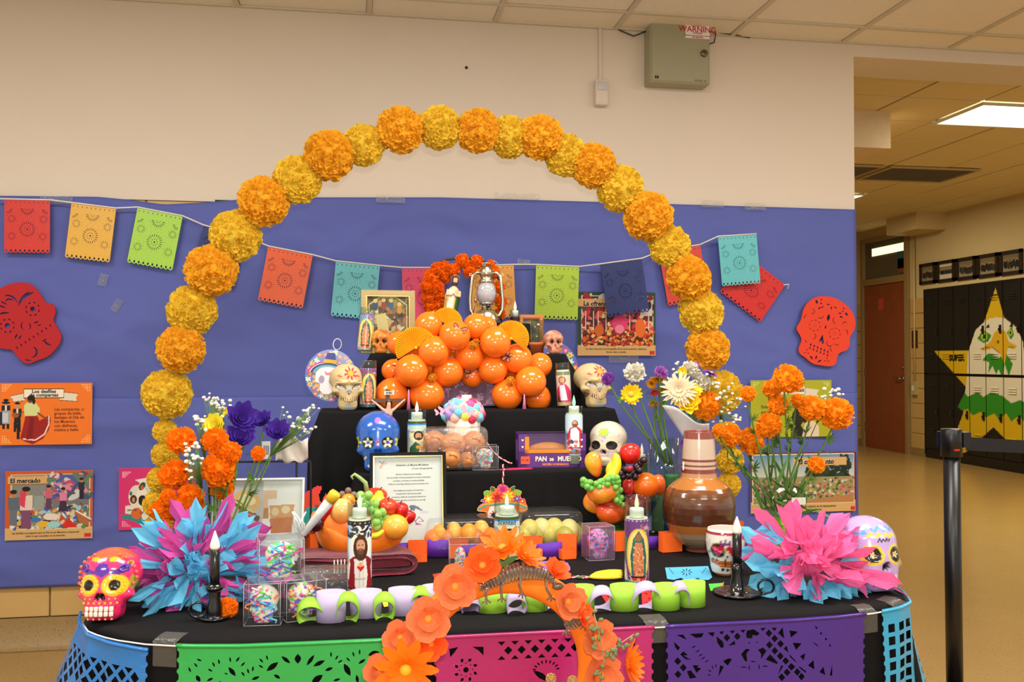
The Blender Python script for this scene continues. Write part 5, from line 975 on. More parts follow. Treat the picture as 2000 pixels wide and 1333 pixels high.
cv = cv_base((206, 196, 178)); cv.rect(0, 0, 100, 20, (120, 130, 90)); cv.ell(44, 50, 18, 24, (150, 100, 70)).ell(44, 50, 11, 15, SK); cv.poly([(14, 180), (10, 110), (34, 72), (60, 74), (92, 120), (94, 180)], (196, 54, 94)).poly([(34, 170), (30, 80), (54, 78), (66, 170)], (214, 212, 218)); cv.poly([(8, 180), (14, 120), (40, 180)], (96, 50, 44)); cv.rect(0, 180, 100, 200, (170, 150, 110))
candle('thin glass candle with a pink robed figure beside the right gaunt skull', 1103, 3.12, Z2, 28, 89, cv, .06, .8, wtop=.84, flame=None, tilt=-3)
candle('striped green and red wax candle beside the wire photo stand', 635, 2.80, TZ, 41, 92, None, wax=[(30, 90, 110), (60, 130, 70), (206, 110, 50), (200, 40, 36), (150, 40, 36), (70, 100, 60), (60, 96, 56)], wtop=.84, flame=None)
candle('striped candle of red white and green wax behind the brown jug', 1313, 2.86, TZ, 34, 140, None, wax=[(30, 60, 150), (50, 90, 180), (206, 196, 200), (190, 40, 40), (60, 110, 70), (70, 120, 76)], wtop=.87, flame=None)
candle('green candle with a small flame standing behind the white skull', 1254, 2.99, TZ, 26, 150, None, wax=[(30, 60, 120), (200, 50, 40), (46, 100, 62), (50, 110, 66)], wtop=.9)
candle('small dark wax candle on the top box beside the lantern', 1006, 3.36, Z4, 21, 27, None, wax=[(70, 20, 40), (80, 24, 44)], wtop=.5, name='votive_candle')
# black candlesticks with plastic flames
blkg = M('glossy black plastic', (14, 13, 14), .2, spec=.5, coat=.4, var=.02)
def candlestick(label, px, pyb, wpx, hpx, fh, base_r, ring_side, Y=None):
    p = atZ(px, pyb, TZ); s = mpp(p); t = thing('candlestick', label, 'candlestick', (p.x, p.y, TZ), (0, 0, fcam(p))); r_ = wpx * s / 2; h = hpx * s; b = base_r * s
    G().add(lathe([(0, 0), (b * .9, 0), (b, .004), (b, .008), (b * .92, .008), (b * .5, .006), (r_ * 1.6, .01), (r_ * 1.5, .03), (r_ * 1.15, .045), (r_ * 1.25, .06), (r_ * 1.25, .075), (0, .075)], 32, False)).obj('base', blkg, t)
    if ring_side > 0: G().add(lathe([(r_ * 1.25, .06), (r_ * 1.75, .066), (r_ * 1.75, .07), (r_ * 1.2, .075)], 24, False)).obj('collar', blkg, t)
    G().add(lathe([(0, .03), (r_, .03), (r_, h - fh * s), (r_ * .9, h - fh * s + .001), (0, h - fh * s)], 24, False)).obj('candle_stem', blkg, t)
    G().add(lathe([(0, 0), (r_ * .85, .0), (r_ * 1.0, fh * s * .14), (r_ * .95, fh * s * .3), (r_ * .55, fh * s * .65), (.0012, fh * s), (0, fh * s)], 20, False), T(0, 0, h - fh * s)).obj('flame', M('milky flame', (238, 228, 206), .3, emit=.08, var=.03), t)
    c = V3((ring_side * (-.9 if ring_side > 0 else -1) * b * 1.15, .0, .018)); pts = [c + V3((.018 * cos(a), -.004, .016 * sin(a) + .006)) for a in np.linspace(0, 6.28, 20)[:-1]]
    G().add(tube(pts, .0028, 6, closed=True)).add(ell(.012, .008, .003, 1), T(c.x * .9, 0, .006)).obj('handle_ring', blkg, t); return t
candlestick('black candlestick with a white flame standing before the left tissue flower', 419, 1210, 19, 172, 36, 30, 1); candlestick('black candlestick with a white flame before the sugar skull mug', 1440, 1162, 18, 152, 33, 47, -1)
# ------------------------------------------------------------------ papers and posters that stand on the altar
def frame(name, label, px, Y, Z, wpx, hpx, lean, bar, mats, cv, cat='picture frame', yaw=0, texts=(), deep=.014):
    p = at(px, Y, Z); s = mpp(p); wd, hh = wpx * s, hpx * s; t = thing(name, label, cat, p, (R(-lean), 0, R(yaw))); b = bar * s
    def bars(a, b_, y0, y1):
        return G().add(box(-wd / 2 + a, y0, a, -wd / 2 + b_, y1, hh - a)).add(box(wd / 2 - b_, y0, a, wd / 2 - a, y1, hh - a)).add(box(-wd / 2 + b_, y0, a, wd / 2 - b_, y1, b_)).add(box(-wd / 2 + b_, y0, hh - b_, wd / 2 - b_, y1, hh - a))
    bars(0, b, -deep, .0).obj('moulding', mats[0], t, False); bars(b, b * 1.35, -deep * .8, -.001).obj('inner_lip', mats[1], t, False); G().add(box(-wd / 2 + .004, -.003, .004, wd / 2 - .004, .003, hh - .004)).obj('backing', M('frame backing', (60, 52, 44), .8), t, False)
    v, f, c = cv.flat(wd - 2.6 * b, hh - 2.6 * b, -.0036); mo('print', (v + nar([0, 0, 1.3 * b]), f, c), PRINT, t, False)
    bx0, by0, bx1, by1 = cv.b; sx = (wd - 2.6 * b) / (bx1 - bx0); sz = (hh - 2.6 * b) / (by1 - by0)
    for q, cx, cy, size, al, col in texts: G().add(text(q, size * sx, al, .012 * size * sx, .0001, .15), MT(((cx - (bx0 + bx1) / 2) * sx, -.0042, 1.3 * b + (by1 - cy) * sz)) @ UP).obj('lettering', M('ink %d %d %d' % col, col, .6, var=0), t, False)
    G().add(grid(1, 1, lambda u, v: (-wd / 2 + b + u * (wd - 2 * b), -.006, b + v * (hh - 2 * b)))).obj('glazing', GLASS, t, False); return t
goldm = M('polished gold trim', (206, 180, 110), .2, 1, var=.05); blackf = M('black frame lacquer', (14, 13, 13), .55, spec=.15)
cv = Cv(135, 170, 1815, 2600, 130, 180, (228, 226, 222))
cv.poly([(270, 300), (330, 330), (470, 310), (430, 350), (350, 380), (320, 470), (270, 470), (280, 390), (340, 350)], (232, 176, 150)); cv.line([(270, 280), (330, 335), (410, 260)], 14, (120, 110, 120))
q = lambda x, y: (x * 160 / 1939 * 12.5, (y * 110 / 1333 + 95) * 12.5)
cv.poly([q(955, 270), q(1000, 235), q(1090, 240), q(1200, 290), q(1300, 390), q(1220, 370), q(1120, 320), q(1090, 390), q(1000, 340)], (110, 114, 140)); cv.line([q(1030, 380), q(890, 500)], 14, (110, 100, 110)); cv.line([q(1030, 380), q(1040, 500)], 14, (130, 120, 130)); cv.line([q(1080, 540), q(1110, 660), q(1200, 530), q(1310, 650), q(1200, 650)], 22, (160, 90, 160)); cv.poly([q(1120, 660), q(1280, 735), q(1120, 740)], (190, 90, 170)); cv.rect(*q(620, 260), *q(810, 300), (170, 170, 176)); cv.rect(*q(780, 300), *q(820, 400), (190, 206, 226)); cv.ell(*q(1340, 420), 120, 40, (222, 206, 222))
tk = (96, 92, 92)
L_ = ['Señora, la Historia nunca olvidada,', 'Con sus tradas la historia pequeña con mucho sentimiento', 'La música, el incienso, la noche estrellada,', 'Nada es lo que haga distancias entre el recuerdo vivo.', None, 'Hoy celebramos cuando es la memoria y', 'la nuestra flor den tus pies pasillo', 'La muerte, vuelta de, te queremos llevarte ya', 'Podríamos quererte, es luz de la en una vida.']
frame('letter_frame', 'black and gold framed typed letter standing before the lowest step', 798, 2.72, TZ, 150, 200, 10, 6.5, (blackf, goldm), cv, texts=[('Invitación a la Muerte Mi Señora', 1080, 388, 62, 'CENTER', (80, 76, 76)), ('Un ramo del ángel guardia', 1580, 480, 48, 'RIGHT', tk)] + [(s_, 990, 625 + i * 84, 46, 'CENTER', tk) for i, s_ in enumerate(L_) if s_], cat='framed letter')
# gilt picture frame on the top step
cv = Cv(0, 0, 200, 250, 90, 110, (120, 98, 60)); cv.dabs(0, 0, 200, 90, 40, 16, ((150, 120, 60), (90, 80, 60), (170, 140, 90), (70, 60, 50)), 3); cv.dabs(0, 60, 200, 250, 150, 10, ((190, 150, 90), (206, 170, 120), (60, 50, 50), (120, 60, 50), (206, 190, 160), (90, 70, 50), (170, 90, 60)), 4, 1.4)
for x, y, c in ((40, 30, (60, 70, 110)), (80, 25, (150, 60, 60)), (115, 26, (60, 90, 120)), (155, 45, (190, 130, 60))): cv.ell(x, y + 18, 12, 22, c); cv.ell(x, y - 8, 9, 10, (226, 190, 110)); cv.ell(x, y - 8, 5, 7, (206, 160, 120))
cv.poly([(40, 90), (90, 80), (110, 200), (60, 220)], (206, 180, 120)); cv.line([(10, 110), (10, 40), (60, 4), (140, 4), (190, 40), (190, 240)], 5, (206, 190, 150))
frame('picture_frame', 'gold framed religious crowd picture on the top step', 758, 3.37, Z3, 105, 124, 5, 9, (M('aged gold frame', (150, 130, 90), .3, .9, var=.1), goldm), cv, yaw=3)
# photo print of lunch on a black wire stand
cv = Cv(150, 280, 1050, 1180, 120, 120, (226, 222, 216)); cv.rect(150, 280, 640, 400, (206, 196, 180)).rect(300, 300, 640, 820, (190, 182, 184)); cv.ell(470, 520, 150, 130, (216, 170, 110), 1, 20); cv.ell(480, 500, 90, 60, (232, 206, 160), 1, 20); cv.poly([(340, 500), (380, 500), (520, 620), (620, 700), (600, 760), (500, 700), (360, 570)], (110, 76, 60)); cv.line([(360, 520), (540, 640)], 22, (206, 200, 110)); cv.line([(400, 620), (560, 690)], 28, (214, 110, 120)); cv.poly([(130, 700), (300, 640), (420, 690), (560, 800), (560, 900), (430, 930), (250, 920), (160, 840)], (222, 180, 110)); cv.poly([(170, 860), (300, 850), (560, 820), (560, 890), (400, 950), (200, 940)], (96, 66, 52)); cv.line([(200, 890), (540, 850)], 14, (150, 110, 110))
cv.rect(640, 400, 780, 720, (220, 180, 150)); cv.rect(650, 600, 700, 720, (190, 130, 80)); cv.poly([(690, 500), (985, 480), (950, 900), (730, 900)], (232, 222, 214)); cv.poly([(710, 570), (970, 560), (945, 890), (735, 890)], (206, 150, 100)); cv.poly([(715, 720), (960, 700), (945, 890), (735, 890)], (190, 116, 70)); cv.ell(770, 640, 40, 46, (222, 190, 150)); cv.ell(880, 620, 44, 44, (226, 200, 160)); cv.rect(790, 360, 980, 540, (226, 224, 218)); cv.grad((226, 224, 222), (242, 242, 246), 950, 1180, cv.Y > 950); cv.dabs(560, 950, 760, 1080, 8, 14, ((196, 206, 220), (150, 170, 190)), 4, .6)
t = frame('photo_print', 'large print of a sandwich and iced tea on a black wire stand', 502, 2.70, TZ, 176, 162, 12, 3, (M('white mount', (230, 228, 222), .4), M('white mount', (230, 228, 222), .4)), cv, yaw=-3, cat='photo print')
p = at(505, 2.78, TZ); s_ = mpp(p); t = thing('wire_stand', 'black metal display stand holding the lunch print', 'stand', p, (0, 0, R(-3)))
bw = M('black wire', (18, 18, 18), .4)
for x0, z0, x1, z1, y in ((-98, 0, -98, 180, .03), (98, 0, 98, 180, .03), (-98, 180, 98, 180, .03), (72, 180, 72, 14, .0), (-98, 10, 60, 8, -.06), (-98, 0, -98, 4, -.06)):
    G().add(box(min(x0, x1) * s_ - .0026, y - .003, min(z0, z1) * s_, max(x0, x1) * s_ + .0026, y + .003, max(z0, z1) * s_ + .0052)).obj('wire', bw, t, False)
G().add(box(-98 * s_, -.08, 0, 64 * s_, .03, .012)).obj('foot_rail', bw, t, False)
# small wooden frame and glass on the top step
cv = Cv(0, 0, 60, 90, 20, 30, (120, 96, 66)); cv.dabs(0, 0, 60, 90, 30, 9, ((150, 120, 80), (90, 70, 50), (110, 100, 90)), 4)
frame('wooden_frame', 'small wooden framed picture behind the right yellow fan', 1037, 3.37, Z3, 48, 76, 4, 6, (M('orange wood', (176, 104, 46), .4, var=.15), M('orange wood', (176, 104, 46), .4)), cv)
p = at(1050, 3.33, Z3 + .0); s_ = mpp(p); t = thing('drinking_glass', 'clear drinking glass on a terracotta dish beside the dusty pink skull', 'glass', p); G().add(lathe([(0, 24 * s_), (11 * s_, 24 * s_), (13 * s_, 66 * s_), (12.3 * s_, 66 * s_), (10.2 * s_, 27 * s_), (0, 26 * s_)], 24, False)).obj('tumbler', GLASS, t)
t = thing('terracotta_dish', 'orange brown clay dish under the drinking glass on the top step', 'dish', at(1046, 3.33, Z3)); G().add(lathe([(0, 0), (14 * s_, 0), (17 * s_, 16 * s_), (18.5 * s_, 17 * s_), (18.5 * s_, 22 * s_), (16.5 * s_, 22 * s_), (14 * s_, 18 * s_), (0, 17 * s_)], 28, False)).obj('dish_body', M('terracotta', (176, 90, 48), .6), t)
# ------------------------------------------------------------------ marigold hoop, statue, lantern
hp = at(884, 3.42, Z4); s_ = mpp(hp); ho = thing('marigold_hoop', 'small hoop covered with deep orange marigolds behind the saint statue', 'hoop', hp)
hoop = [(836, 590), (830, 560), (836, 535), (850, 518), (872, 507), (905, 504), (935, 506), (962, 520), (974, 545), (978, 575), (978, 612)]
def hpt(x, y, Y=3.42): q = atY(x, y, Y); return q - hp
G().add(tube([hpt(838, 632)] + [hpt(*q) for q in hoop] + [hpt(978, 632)], .005, 6)).obj('hoop_wire', M('dark wire', (40, 40, 36), .5), ho)
for x, y, r_ in ((868, 520, 11), (903, 511, 15), (931, 512, 14), (886, 528, 13), (917, 529, 14), (855, 526, 14), (842, 542, 16), (866, 536, 12), (836, 560, 15), (852, 562, 15), (838, 582, 15), (858, 578, 12), (840, 600, 13), (848, 612, 13), (856, 596, 11), (962, 532, 14), (974, 562, 13), (978, 590, 13), (976, 614, 12), (958, 516, 9), (870, 545, 10)):
    v = hpt(x, y, 3.42 + ru(-.012, .008)); s = r_ * 1.12 * s_; link('marigold', mgm[rnd.randrange(3)], ho, v, (ru(0, 6), ru(0, 6), 0), (s, s, s), mg_dk)
# saint statue: one carved body
p = at(876, 3.36, Z4); s_ = mpp(p); st_ = thing('saint_statue', 'small saint statue in cream robe and green cloak under the marigold hoop', 'statue', p, (0, R(9), 0))
pr = [(0, 0), (13, 0), (14, 6), (13, 22), (13.4, 38), (14.4, 52), (13.2, 62), (9, 70), (4.2, 74), (4, 77), (5.8, 80), (6.6, 86), (6, 92), (3.4, 96), (0, 97)]; V, Fc = lathe([(np.interp(k, range(15), [q[0] for q in pr]), np.interp(k, range(15), [q[1] for q in pr])) for k in np.linspace(0, 14, 90)], 48, False); V = nar(V) * nar([1, .8, 1])
V[:, 0] *= 1 + .12 * np.sin(np.arctan2(V[:, 1], V[:, 0]) * 7) * (V[:, 2] < 60); pt = Paint(V[:, 0], V[:, 2], (206, 186, 140)); fr_ = V[:, 1] < 2
pt.put(fr_ & (V[:, 2] < 68) & (V[:, 0] > -9) & (V[:, 0] < 5), (226, 214, 188)); pt.put((V[:, 0] > 4.5) & (V[:, 2] < 60), (38, 84, 44)); pt.put((np.abs(V[:, 0] - 4.5) < 1.6) & (V[:, 2] < 58), (206, 170, 70)); pt.put((V[:, 0] < -9) & (V[:, 2] < 50), (196, 160, 84)); pt.put(V[:, 2] > 75, (78, 44, 26)); pt.put((V[:, 2] > 79) & (V[:, 2] < 91) & (V[:, 1] < -2) & (np.abs(V[:, 0]) < 4), (214, 162, 124)); pt.put((V[:, 2] > 76) & (V[:, 2] < 83) & (V[:, 1] < -2) & (np.abs(V[:, 0]) < 4), (84, 48, 30)); pt.put((V[:, 2] > 55) & (V[:, 2] < 68) & (V[:, 0] > 0), (196, 160, 120))
for sx in (-1, 1): G().add(tube([V3(q) * s_ for q in ((sx * 11, -2, 64), (sx * 12, -8, 54), (sx * 4, -12, 55), (sx * 1, -12, 60))], lambda u: (3.6 - 1.6 * u) * s_, 10)).obj('sleeve', M('saint sleeve', (206, 176, 136), .6), st_)
mo('figure', (V * s_ * .98, Fc, pt.C), PAINTM, st_)
G().add(tube([(V3((8 * cos(a), 4, 88 + 8 * sin(a))) * s_) for a in np.linspace(0, 6.28, 20)[:-1]], .0009, 5, closed=True)).obj('halo', goldm, st_)
# hurricane lantern
p = at(950, 3.34, Z4); s_ = mpp(p) * 1.0; ln = thing('oil_lantern', 'silver hurricane oil lantern on the black box at the altar top', 'lantern', p, (0, 0, R(-4)))
ch = M('dull chrome', (190, 180, 150), .25, 1, var=.08, scale=60)
L = lambda pr: [(a * s_, b * s_) for a, b in pr]
G().add(lathe(L([(0, 0), (25, 0), (26, 2), (25, 8), (22, 18), (18, 24), (12, 27), (0, 27)]), 32, False)).obj('fuel_tank', ch, ln); G().add(lathe(L([(0, 27), (9, 27), (10, 32), (8, 36), (14, 37), (14.5, 40), (0, 40)]), 28, False)).obj('burner', ch, ln)
G().add(lathe(L([(12, 40), (17, 46), (20, 58), (18, 70), (13, 79), (12.3, 79), (17.3, 70), (19.3, 58), (16.3, 46), (11.3, 40)]), 28, False)).obj('glass_globe', MGL('lantern glass', (236, 238, 240), .05, 2.6, .32), ln)
G().add(lathe(L([(13, 78), (14.5, 80), (14, 84), (10.5, 87), (12, 92), (14, 95), (13, 104), (10, 108), (9, 112), (8, 112), (8, 108), (0, 108)]), 28, False)).obj('chimney_cap', ch, ln)
for sx in (-1, 1):
    G().add(tube([V3(q) * s_ for q in ((sx * 11, 0, 98), (sx * 20, 0, 99), (sx * 27, 0, 92), (sx * 30, 0, 70), (sx * 32, 0, 45), (sx * 31, 0, 26), (sx * 26, 0, 16), (sx * 20, 0, 12))], 3.4 * s_, 10)).obj('side_tube', ch, ln)
    G().add(tube([V3((sx * (31 + 2.4 * cos(a)), 0, 95 + 2.4 * sin(a))) * s_ for a in np.linspace(0, 6.28, 12)[:-1]], .9 * s_, 5, closed=True)).obj('bail_loop', ch, ln)
G().add(tube([V3((31 * cos(R(a)) * (1 if a < 90 else .9), 4, 95 + 32 * sin(R(a)))) * s_ for a in range(20, 75, 8)], .0011, 5)).obj('bail_wire', ch, ln)
G().add(tube([V3(q) * s_ for q in ((-5, 0, 110), (-7, 0, 118), (7, 0, 118), (5, 0, 110))], 1.3 * s_, 6)).obj('lift_ring', ch, ln); G().add(lathe(L([(0, 0), (4, 0), (4.5, 3), (4, 5), (0, 5)]), 16, False), T(2 * s_, -10 * s_, 33 * s_) @ RX(R(90))).obj('wick_knob', M('black knob', (20, 20, 24), .3), ln)
G().add(tube([V3(q) * s_ for q in ((-26, -4, 20), (-22, -8, 36), (-24, -6, 50), (-20, -8, 40))], .9 * s_, 5)).obj('lift_lever', ch, ln); G().add(box(-8 * s_, -.045, 0, 26 * s_, -.03, 5 * s_)).obj('battery_case', M('black plastic box', (18, 18, 18), .4), ln, False)
# crucifix behind the blue skull
p = at(757, 2.985, Z1); s_ = mpp(p); cr = thing('crucifix', 'standing crucifix with a pale figure rising behind the blue skull', 'crucifix', p)
wd_ = M('dark brown wood', (84, 56, 40), .5, var=.2, scale=40)
G().add(box(-4 * s_, -.004, 0, 4 * s_, .006, 154 * s_)).add(box(-34 * s_, -.0042, 129 * s_, 34 * s_, .0058, 136 * s_)).add(bbox(44 * s_, .05, .012, .003), T(0, 0, 0)).obj('cross', wd_, cr, False)
G().add(box(-7 * s_, -.008, 144 * s_, 12 * s_, -.004, 151 * s_)).obj('title_plate', M('ivory plate', (226, 214, 190), .5), cr, False); G().add(text('INRI', 6.5 * s_, 'CENTER', .0002), T(2.5 * s_, -.0085, 147.5 * s_) @ UP).obj('lettering', M('black ink', (30, 26, 24), .6), cr, False)
def skin_body(name, joints, bones, mat, parent, lev=2):
    me = bpy.data.meshes.new(name); me.from_pydata([j[0] for j in joints], bones, []); o = bpy.data.objects.new(name, me); COL.objects.link(o); o.parent = parent; me.materials.append(mat)
    m_ = o.modifiers.new('skin', 'SKIN'); m_.use_smooth_shade = True
    for i, j in enumerate(joints): sv = me.skin_vertices[0].data[i]; sv.radius = (j[1], j[2] if len(j) > 2 else j[1]); sv.use_root = (i == 0)
    su = o.modifiers.new('sub', 'SUBSURF'); su.levels = su.render_levels = lev; return o
u = s_
J = [((1 * u, -9 * u, 82 * u), 7 * u, 5 * u), ((1 * u, -9 * u, 96 * u), 6.4 * u, 4.4 * u), ((1 * u, -9 * u, 110 * u), 9 * u, 5 * u), ((1 * u, -10 * u, 119 * u), 3.2 * u), ((2 * u, -11 * u, 126 * u), 4.6 * u, 5 * u), ((2 * u, -11 * u, 132 * u), 3 * u), ((-9 * u, -8 * u, 115 * u), 3 * u), ((-19 * u, -7 * u, 124 * u), 2.3 * u), ((-29 * u, -6 * u, 132 * u), 1.7 * u), ((-33 * u, -6 * u, 135 * u), 1.6 * u), ((11 * u, -8 * u, 115 * u), 3 * u), ((21 * u, -7 * u, 124 * u), 2.3 * u), ((30 * u, -6 * u, 132 * u), 1.7 * u), ((34 * u, -6 * u, 135 * u), 1.6 * u), ((4 * u, -9 * u, 70 * u), 4.6 * u), ((3 * u, -12 * u, 50 * u), 3.4 * u), ((2 * u, -8 * u, 26 * u), 2.4 * u), ((-3 * u, -9 * u, 70 * u), 4.6 * u), ((-1 * u, -12 * u, 50 * u), 3.4 * u), ((0, -9 * u, 26 * u), 2.4 * u)]
skin_body('body', J, [(0, 1), (1, 2), (2, 3), (3, 4), (4, 5), (2, 6), (6, 7), (7, 8), (8, 9), (2, 10), (10, 11), (11, 12), (12, 13), (0, 14), (14, 15), (15, 16), (0, 17), (17, 18), (18, 19)], M('pale flesh paint', (222, 168, 140), .5), cr)
V, Fc = ell(6.6 * u, 7 * u, 8.5 * u, 3); k = (V[:, 1] > -2.4 * u) | (V[:, 2] > 4 * u); G().add((V, [f for f in Fc if all(k[i] for i in f)]), T(2 * u, -10 * u, 127 * u)).obj('hair', M('brown painted hair', (96, 66, 46), .5), cr)
V, Fc = lathe([(6 * u, 74 * u), (9.5 * u, 76 * u), (9.6 * u, 86 * u), (7.5 * u, 92 * u), (6 * u, 92 * u)], 20, False); V = nar(V); V[:, 1] = V[:, 1] * .75 - 9 * u; V[:, 0] += u; V[:, :2] *= (1 + .03 * np.sin(np.arange(len(V)) * 2.1))[:, None]; mo('loincloth', (V, Fc), M('white painted cloth', (232, 224, 210), .6), cr)
# ------------------------------------------------------------------ big cut paper banners along the table front
def edge_pts():                                  # outline walked from back left round the front to back right, with arc length
    q = resample(smooth(poly, 2), 900); i0 = max(range(900), key=lambda i: q[i][1] - q[i][0]); q = q[i0:] + q[:i0]
    return q
EP = edge_pts()
def proj(p): v = CR.transposed() @ (V3(p) - V3((0, 0, H))); return CX + F * v.x / -v.z, CY - F * v.y / -v.z
EA = nar(EP); ES = np.concatenate([[0], np.cumsum(np.hypot(*(EA[1:] - EA[:-1]).T))]); EPX = nar([proj((x, y, TZ))[0] for x, y in EP])
fr0 = int(np.argmin(EPX)); fr1 = int(np.argmax(EPX))
def s_at(px):                                     # arc length of the front edge seen at pixel column px
    return float(np.interp(px, EPX[fr0:fr1], ES[fr0:fr1]))
def hang(s, d, off):                              # a point d below the cloth edge at arc length s
    x = np.interp(s, ES, EA[:, 0]); y = np.interp(s, ES, EA[:, 1]); x2 = np.interp(s + .004, ES, EA[:, 0]); y2 = np.interp(s + .004, ES, EA[:, 1]); t = V3((x2 - x, y2 - y)).normalized(); n = V3((t.y, -t.x)); o = off + tfl(x, y, d) + .006
    return (x + n.x * o, y + n.y * o, TZ - .004 - d)
def banner_sheet(label, s0, s1, hgt, polys, mat, sag=lambda u: 0):
    # polys in px of the photograph (u right, v down) over width W
    W = (s1 - s0)
    v, f = cut(polys, .0004)
    bm = bmesh.new(); vs = [bm.verts.new(q) for q in v]
    for q in f:
        try: bm.faces.new([vs[i] for i in q])
        except ValueError: pass
    for k in range(1, 16): bmesh.ops.bisect_plane(bm, geom=bm.verts[:] + bm.edges[:] + bm.faces[:], plane_co=(W * k / 16, 0, 0), plane_no=(1, 0, 0))
    for k in range(1, 6): bmesh.ops.bisect_plane(bm, geom=bm.verts[:] + bm.edges[:] + bm.faces[:], plane_co=(0, -hgt * k / 6, 0), plane_no=(0, 1, 0))
    for q in bm.verts:
        x, y, z = q.co; d = -y + sag(x / W) ; q.co = hang(s0 + x, max(0, d), .012 + .004 * sin(x * 22 + d * 9) * min(1, d * 8) + z)
    t = thing('papel_picado_banner', label, 'banner', (0, 0, 0)); o = mo('cut_sheet', bm_vf(bm), mat, t, False)
    hem = [hang(s0 + W * i / 24, max(0, sag(i / 24)) + .004, .0145) for i in range(25)]
    G().add(tube(hem, .0035, 6)).obj('folded_hem', mat, t); return t
def plastic(n, c): return M(n, c, .22, spec=.5, var=.03, bump=.12, bscale=35)
K = mpp(atZ(1000, 1240, TZ))                      # metres per photograph pixel at the table front
def outline(W, hgt, amp=.006, pitch=.022, sides=True):
    o = [(0, 0)]; n = int(hgt / pitch)
    for i in range(n):
        for k in range(1, 5): o.append(((amp if sides else 0) * (1 - sin(PI * k / 5) * 2) + (amp if sides else 0), -pitch * (i + k / 5)))
    o.append((0, -hgt)); o.append((W, -hgt))
    for i in range(n - 1, -1, -1):
        for k in range(4, 0, -1): o.append((W - (amp if sides else 0) * (1 - sin(PI * k / 5) * 2) - (amp if sides else 0), -pitch * (i + k / 5)))
    o.append((W, 0)); return o
def clip_ok(p, W, hgt, m=.012): return all(m < x < W - m and -hgt + m < y < -.014 for x, y in p)
def sh(p, dx, dy, k=K): return [((x - dx) * k, -(y - dy) * k) for x, y in p]
def lattice(x0, y0, x1, y1, pitch, r, W, hgt, skip=lambda x, y: False):
    o = []; i = 0; y = y0
    while y < y1:
        x = x0 + (pitch / 2 if i % 2 else 0)
        while x < x1:
            if not skip(x, y):
                top = [(x - r, y), (x, y - r * 1.05), (x + r, y), (x, y + r * 1.05)] if i else [(x - r, y), (x + r, y), (x, y + r)]
                o.append(sh(top, 0, 0))
            x += pitch
        y += pitch / 2; i += 1
    return [p for p in o if clip_ok(p, W, hgt)]
HB = .34
# blue, round the left corner
s1 = s_at(300); s0 = s1 - .335; W = s1 - s0
hol = lattice(14, 44, W / K - 8, 230, 33, 11, W, HB, lambda x, y: (x - 110) ** 2 + (y - 168) ** 2 < 60 ** 2 or (x - 300) ** 2 + (y - 190) ** 2 < 50 ** 2)
hol += [sh(leafp(110 + 34 * cos(a), 168 + 34 * sin(a), 34, 12, a), 0, 0) for a in np.linspace(0, 5.6, 8)] + [sh(circ(110, 168, 8, 8), 0, 0)]
banner_sheet('blue cut paper banner with diamond lattice wrapping the left table corner', s0, s1, HB, [outline(W, HB)] + hol, plastic('blue banner plastic', (42, 116, 186)), lambda u: .012 * u)
# green
s0, s1 = s_at(355), s_at(757); W = s1 - s0; gp = []
def gl(x, y, l, w_, a, k=4.0, ox=440, oy=1000): gp.append(sh(leafp(x / k + ox, y / k + oy, l / k, w_ / k, a), 355, 1249))
for x, y, a in ((1115, 1190, 1.2), (1160, 1155, .9), (1185, 1117, .4), (1270, 1193, .5), (1295, 1150, 1.1), (1335, 1130, 1.4), (1420, 1115, 1.45), (1475, 1113, 2.1), (1508, 1150, 2.3), (1508, 1225, 1.0), (1545, 1205, 1.3), (1580, 1190, 1.7), (1640, 1175, .6), (1642, 1130, .9)): gl(x - 1360, y, 44, 15, a)
for x, y, a in ((60, 1115, 1.5), (115, 1115, 2.1), (150, 1150, 2.5), (180, 1210, 1.3), (218, 1195, 1.7), (150, 1228, 1.0), (266, 1175, .5), (282, 1130, .9), (325, 1110, 1.3), (805, 1105, 1.5), (848, 1130, 2.1), (875, 1160, 2.6), (935, 1147, .8), (975, 1110, 1.3), (1022, 1095, 1.6)): gl(x, y, 44, 14, a)
for x, y, l, w_, a in ((465, 1132, 90, 30, .7), (650, 1142, 100, 30, 2.2), (715, 1168, 100, 34, 2.7), (555, 1128, 76, 50, 1.57), (365, 1180, 110, 44, 2.5), (790, 1215, 66, 26, 2.8), (700, 1288, 110, 50, 2.5), (400, 1258, 60, 26, .6), (460, 1316, 60, 22, .5), (560, 1318, 70, 24, .1), (850, 1298, 60, 20, 2.9), (928, 1225, 110, 44, 1.1), (1040, 1168, 66, 24, 2.6), (1130, 1112, 90, 44, 2.9), (1092, 1240, 100, 30, 1.9), (1005, 1300, 70, 26, 1.4), (240, 1262, 66, 24, 2.8), (75, 1205, 90, 36, .9), (-180, 1255, 60, 34, 1.0), (-90, 1262, 56, 20, 2.7), (30, 1220, 30, 12, .4), (-10, 1300, 60, 22, 1.3)): gl(x, y, l, w_, a)
for i in range(26): gl(-250 + 1450 * ((i * .618) % 1), 1370 + 360 * ((i * .414) % 1), 70, 26, i * 1.3)
gp = [p for p in gp if clip_ok(p, W, HB)]
gp2 = []; used = []
for p in gp:
    c = np.mean(p, 0); r_ = max(math.dist(c, q) for q in p)
    if all(math.dist(c, c2) > (r_ + r2) * .66 for c2, r2 in used): used.append((c, r_)); gp2.append(p)
banner_sheet('green cut paper banner with leaf and petal openings on table front', s0, s1, HB, [outline(W, HB)] + gp2, plastic('green banner plastic', (48, 160, 76)))
